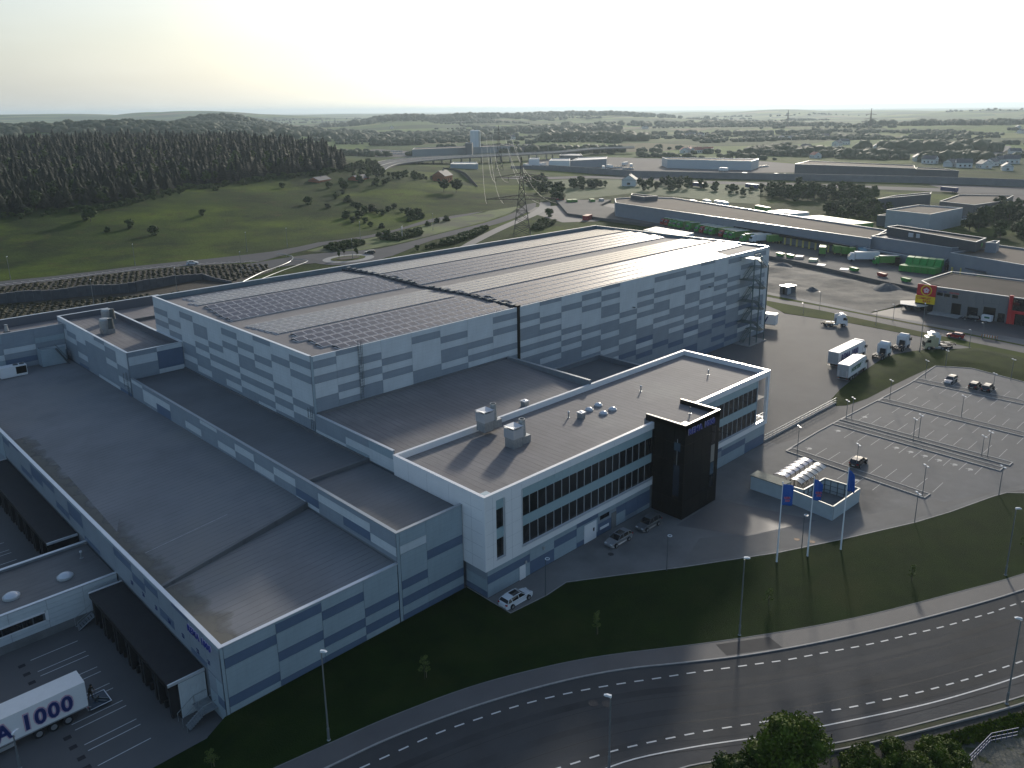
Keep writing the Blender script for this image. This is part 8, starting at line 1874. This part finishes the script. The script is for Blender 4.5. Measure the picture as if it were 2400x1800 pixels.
SH2 = samp([(213.80, 287.78), (230.31, 288.04), (273.59, 309.86), (283.10, 311.54), (263.17, 298.14), (239.50, 287.57)], 150, 3, 1.0)+samp([(224.23, 325.34), (240.73, 329.11), (257.24, 334.51), (248.06, 320.86), (229.18, 314.47)], 90, 4, 1.2)+samp([(192.93, 324.88), (216.55, 328.60), (212.81, 317.36), (192.73, 311.17)], 60, 5, 1.2)+samp([(265.04, 305.15), (284.13, 313.96), (275.63, 305.87), (256.22, 295.07)], 40, 6, 1.0)+samp([(295.25, 292.41), (327.28, 313.76), (321.97, 299.44), (301.84, 289.40)], 60, 8, 1.2)
SHA = np.array(SH2); mass('shrubbery', [arr(m_) for m_ in small_b[:2]], SHA, np.zeros(len(SHA)), [(s, s, s*0.8) for s in rf_.uniform(0.35, 0.8, len(SHA))], LEAF_B)
# far woodland and hedgerows: rounded tree clumps by the thousand
blobs = []
for s in range(5):
    r = np.random.default_rng(200+s); iv, if_ = ico(); Vs, Fs, o_ = [], [], 0
    for k in range(3):
        c = r.uniform(-0.5, 0.5, 3)*np.array([1, 1, 0.4]); v = iv*(0.62+0.2*r.random())*(1+0.13*r.normal(size=(len(iv), 1)))*np.array([1, 1, 0.95])+c+np.array([0, 0, 0.55]); Vs.append(v); Fs.append(if_+o_); o_ += len(v)
    blobs.append((np.concatenate(Vs), np.concatenate(Fs)))
W_, S_ = [], []
rw_ = np.random.default_rng(77)
def polar(a, d): return d*math.cos(math.radians(a)), d*math.sin(math.radians(a))
def blocked(x, y):   # keep the estates, motorway and viaduct clear
    d = math.hypot(x, y); a = math.degrees(math.atan2(y, x))
    if d < 640: return True
    if a < 62 and d < 1010: return True
    if 47 < a < 62 and d < 1330: return True
    return False
for _ in range(170):      # hedgerows, mostly across the view
    a = rw_.uniform(4, 92); d = rw_.uniform(700, 5200)*rw_.uniform(0.5, 1)+200; x, y = polar(a, d); h = math.radians(a+90+rw_.normal(0, 35)) ; L_ = rw_.uniform(60, 300)*(d/2000+0.4); n = int(L_/(7+d/500)); 
    for k in range(n):
        if rw_.random() < 0.22: continue
        q = (x+math.cos(h)*L_*(k/n-0.5)+rw_.normal(0, 2.5), y+math.sin(h)*L_*(k/n-0.5)+rw_.normal(0, 2.5))
        if not blocked(*q): W_.append(q); s = rw_.uniform(2.2, 5.0)*(1+d/9000); S_.append((s*1.3, s*1.3, s))
for _ in range(48):      # copses
    a = rw_.uniform(2, 95); d = rw_.uniform(750, 5600); x, y = polar(a, d); n = int(rw_.uniform(10, 70)); ra = rw_.uniform(15, 80)*(0.6+d/3500); h = math.radians(a+90)
    for k in range(n):
        u, v = rw_.normal(0, ra), rw_.normal(0, ra*0.4); q = (x+math.cos(h)*u-math.sin(h)*v, y+math.sin(h)*u+math.cos(h)*v)
        if not blocked(*q): W_.append(q); s = rw_.uniform(4, 8.5); S_.append((s*1.15, s*1.15, s))
def clump(p, n, su, sv, smin, smax, ground=False):
    a = math.atan2(p[1], p[0])+math.pi/2
    for k in range(n):
        u, v = rw_.normal(0, su), rw_.normal(0, sv); q = (p[0]+math.cos(a)*u-math.sin(a)*v, p[1]+math.sin(a)*u+math.cos(a)*v); W_.append(q); s = rw_.uniform(smin, smax); S_.append((s*1.2, s*1.2, s))
clump((968, 2086, 43.9), 520, 120, 80, 7, 10); clump((866, 1968, 32.6), 350, 190, 70, 7, 10); clump((469, 1841, 29.2), 620, 300, 90, 7, 11); clump((569, 1655, 34.0), 520, 240, 80, 7, 11)
clump((1920, 2560, 30.1), 160, 110, 80, 11, 17); clump((1623, 1485, 3.9), 150, 70, 60, 8, 13); clump((2838, 2527, 31.7), 260, 230, 60, 10, 15); clump((2262, 2539, 32.7), 140, 180, 60, 9, 14)
clump((988.31, 540.46)+(0,), 60, 12, 10, 5, 9); clump((1006.28, 515.31)+(0,), 60, 12, 10, 5, 9); clump((1176.70, 407.34)+(0,), 90, 26, 12, 7, 12); clump((971.25, 301.40)+(0,), 45, 13, 9, 6, 10); clump((1097.23, 521.36)+(0,), 30, 14, 8, 4, 6); clump((994.31, 415.72)+(0,), 40, 18, 8, 5, 9); clump((981.39, 381.38)+(0,), 30, 26, 7, 4, 6)
clump((1175.76, 989.07)+(0,), 90, 45, 30, 8, 13); clump((1169.58, 1694.68)+(0,), 120, 150, 30, 6, 10); clump((991.27, 1283.01)+(0,), 60, 80, 20, 5, 9); clump((633.17, 971.20)+(0,), 40, 40, 15, 4, 7); clump((1076.00, 1292.05)+(0,), 60, 60, 20, 5, 8)
clump((2296.89, 1438.03)+(0,), 120, 170, 50, 7, 12); clump((2281.60, 1213.73)+(0,), 100, 130, 50, 7, 12); clump((1688.00, 956.58)+(0,), 80, 120, 20, 5, 9); clump((2292.21, 762.04)+(0,), 120, 180, 50, 7, 12); clump((1533.79, 670.67)+(0,), 60, 90, 20, 5, 8)
WA = np.array(W_); zz = terrain_h(WA[:, 0], WA[:, 1]) - (np.maximum(np.hypot(WA[:, 0], WA[:, 1])-3000, 0)/1000.0)**2*0.03
mass('woodland', blobs, WA, zz, S_, LEAF_F)
# bushes behind the meadow wood to the right of the forest
for poly, n in (([(328.09, 515.56), (383.18, 560.64), (431.08, 543.37), (423.65, 516.36), (382.73, 499.52), (336.07, 481.06)], 46), ([(336.78, 554.18), (414.03, 633.76), (486.04, 701.71), (422.72, 597.03), (369.48, 566.25)], 60)):
    for q in samp(poly, n, 50+n, 3.0):
        t = thing('broadleaf_tree', 'low leafy tree at the top of the meadow right of the wood', 'tree', (*q, terrain_z(*q)-0.5), rt_.uniform(0, 6), 'trees at the top of the meadow'); s = rt_.uniform(0.45, 0.85); t.scale = (s, s, s*0.9); put('crown', rt_.choice(mvar), t); put('trunk', trk_b, t)

# ---- bottom right corner: tree, hedge, sandy bank and rail
def bigtree(label, x, y, z, h, w, n, seed, size=0.16, m=None):
    t = thing('broadleaf_tree', label, 'tree', (x, y, z)); put('crown', broad_mesh(seed, h, w, n, size, lobes=20, m=m or LEAF_S, low=0.02), t); put('trunk', trunk_mesh(h, 0.2, seed), t); return t
bigtree('large leafy tree overlapping the road edge at the bottom of the picture', 60.6, 27.0, -1.5, 8.0, 3.7, 15000, 301)
bigtree('smaller pale green tree left of the large one at the bottom edge', 56.3, 30.0, -2.0, 5.0, 2.3, 6000, 302, 0.14)
bigtree('low bush at the bottom edge left of both trees', 53.8, 31.6, -2.0, 3.4, 1.7, 3500, 303, 0.13)
r = np.random.default_rng(12); HP = [(66.2, 24.8), (69.5, 22.6), (73.6, 19.4), (75.6, 17.6), (73.0, 14.0), (60, 14), (58, 22)]; hc = np.array(samp(HP, 90, 31, 0.7)); HC = np.column_stack([hc, np.full(len(hc), 0.1)+r.uniform(-0.5, 0.6, len(hc))]); HR = r.uniform(0.7, 1.15, len(hc))
V, F = leaves(HC, HR, 60000, 0.12, r, 1.1); tag(put('undergrowth', raw_mesh('undergrowth', V, F, LEAF_S, tri=False)), kind='stuff')
iv, if_ = ico(); Vc = np.concatenate([iv*rr2*0.72*(1+0.15*r.normal(size=(len(iv), 1)))+c for c, rr2 in zip(HC, HR)]); Fc = np.concatenate([if_+i*len(iv) for i in range(len(HC))]); tag(put('undergrowth', raw_mesh('undergrowth_core', Vc, Fc, LEAF_S)), kind='stuff')
clip_sheet('bank', [(62, 28.4), (66.8, 25.3), (73.0, 21.5), (77.6, 18.7), (87.1, 14.1), (100, 8), (100, -8), (60, -8), (56, 8), (52, 30)], lambda x, y: -0.1-0.05*max(0, 25-y-0.4*(x-66))*0.8+0.15*mnoise.noise((x*0.5, y*0.5, 0)), mat('sand_bank', (0.17, 0.16, 0.13), 0.95, col2=(0.085, 0.085, 0.065), vscale=0.9, bump=0.9, bscale=3, patch=((0.04, 0.05, 0.015), 0.7, 0.55, 0.62), detail=9), 1.2)
GV = [(74.9, 19.4), (77.4, 18.0), (81, 16.2), (86, 13.6), (92, 10.6), (92, 9.4), (84, 13.0), (79, 15.4), (76.2, 17.0)]
grass_mass('grass', GV, 9000, 0.35, LEAF_S, lambda x, y: -0.2, 8)
fr_ = thing('metal_railing', 'bluish metal railing on the sandy bank in the bottom right corner', 'railing', (76, 15.6, -0.5))
q = MB(); rp = [(72.60, 15.86), (75.67, 15.46), (78.67, 15.09), (81.32, 13.43)]
for a, b_ in zip(rp[:-1], rp[1:]):
    for z in (0.1, 0.5, 0.95): q.tube((*a, z-0.1), (*b_, z-0.1), 0.035, n=5)
    n = 5
    for i in range(n): p = lerp(a, b_, i/n); q.tube((*p, -1.3), (*p, 0.85), 0.035, n=5)
q.build('rail', mat('blue_grey_rail', (0.10, 0.12, 0.20), 0.5, 0.3), fr_, world=True)
po = thing('wooden_post', 'short dark wooden post beside the large bottom tree', 'post', (66.3, 25.6, 0)); MB().tube((0, 0, -0.5), (0.05, 0, 2.1), 0.09, 0.06, n=7).tube((0.02, 0, 1.0), (0.4, 0.1, 1.25), 0.05, n=5).build('post', BARK, po)

# ================================================================== HAZE
hz_ = MB().box(-1500, 30000, -3000, 30000, -70, 118)
me = hz_.mesh('haze', bpy.data.materials.new('haze_air')); hm = me.materials[0]; hm.use_nodes = True; t = hm.node_tree
for n in list(t.nodes):
    if n.type != 'OUTPUT_MATERIAL': t.nodes.remove(n)
pv = t.nodes.new('ShaderNodeVolumePrincipled'); pv.inputs['Color'].default_value = (0.66, 0.80, 0.90, 1); pv.inputs['Density'].default_value = 0.00009; pv.inputs['Anisotropy'].default_value = 0.4
t.links.new(pv.outputs[0], t.nodes['Material Output'].inputs['Volume'])
tag(put('haze', me), kind='stuff')

# ================================================================== lettering becomes mesh parts, converted in one pass
tmps = []
for name, cu, m, parent, rot, xs, loc, ext, i in LETTERS:
    o = bpy.data.objects.new('tmp_text', cu); COL.objects.link(o); tmps.append(o)
dg = bpy.context.evaluated_depsgraph_get()
done = [bpy.data.meshes.new_from_object(o.evaluated_get(dg)) for o in tmps]
for o in tmps: bpy.data.objects.remove(o)
for (name, cu, m, parent, rot, xs, loc, ext, i), me in zip(LETTERS, done):
    me.name = name
    if not me.materials: me.materials.append(m)
    o = put(name, me, parent); o.rotation_euler = rot; o.scale = (xs, 1, 1)
    v = Vector((0, 0, ext*(0.5+i*0.8))); v.rotate(o.rotation_euler); o.location = loc+v
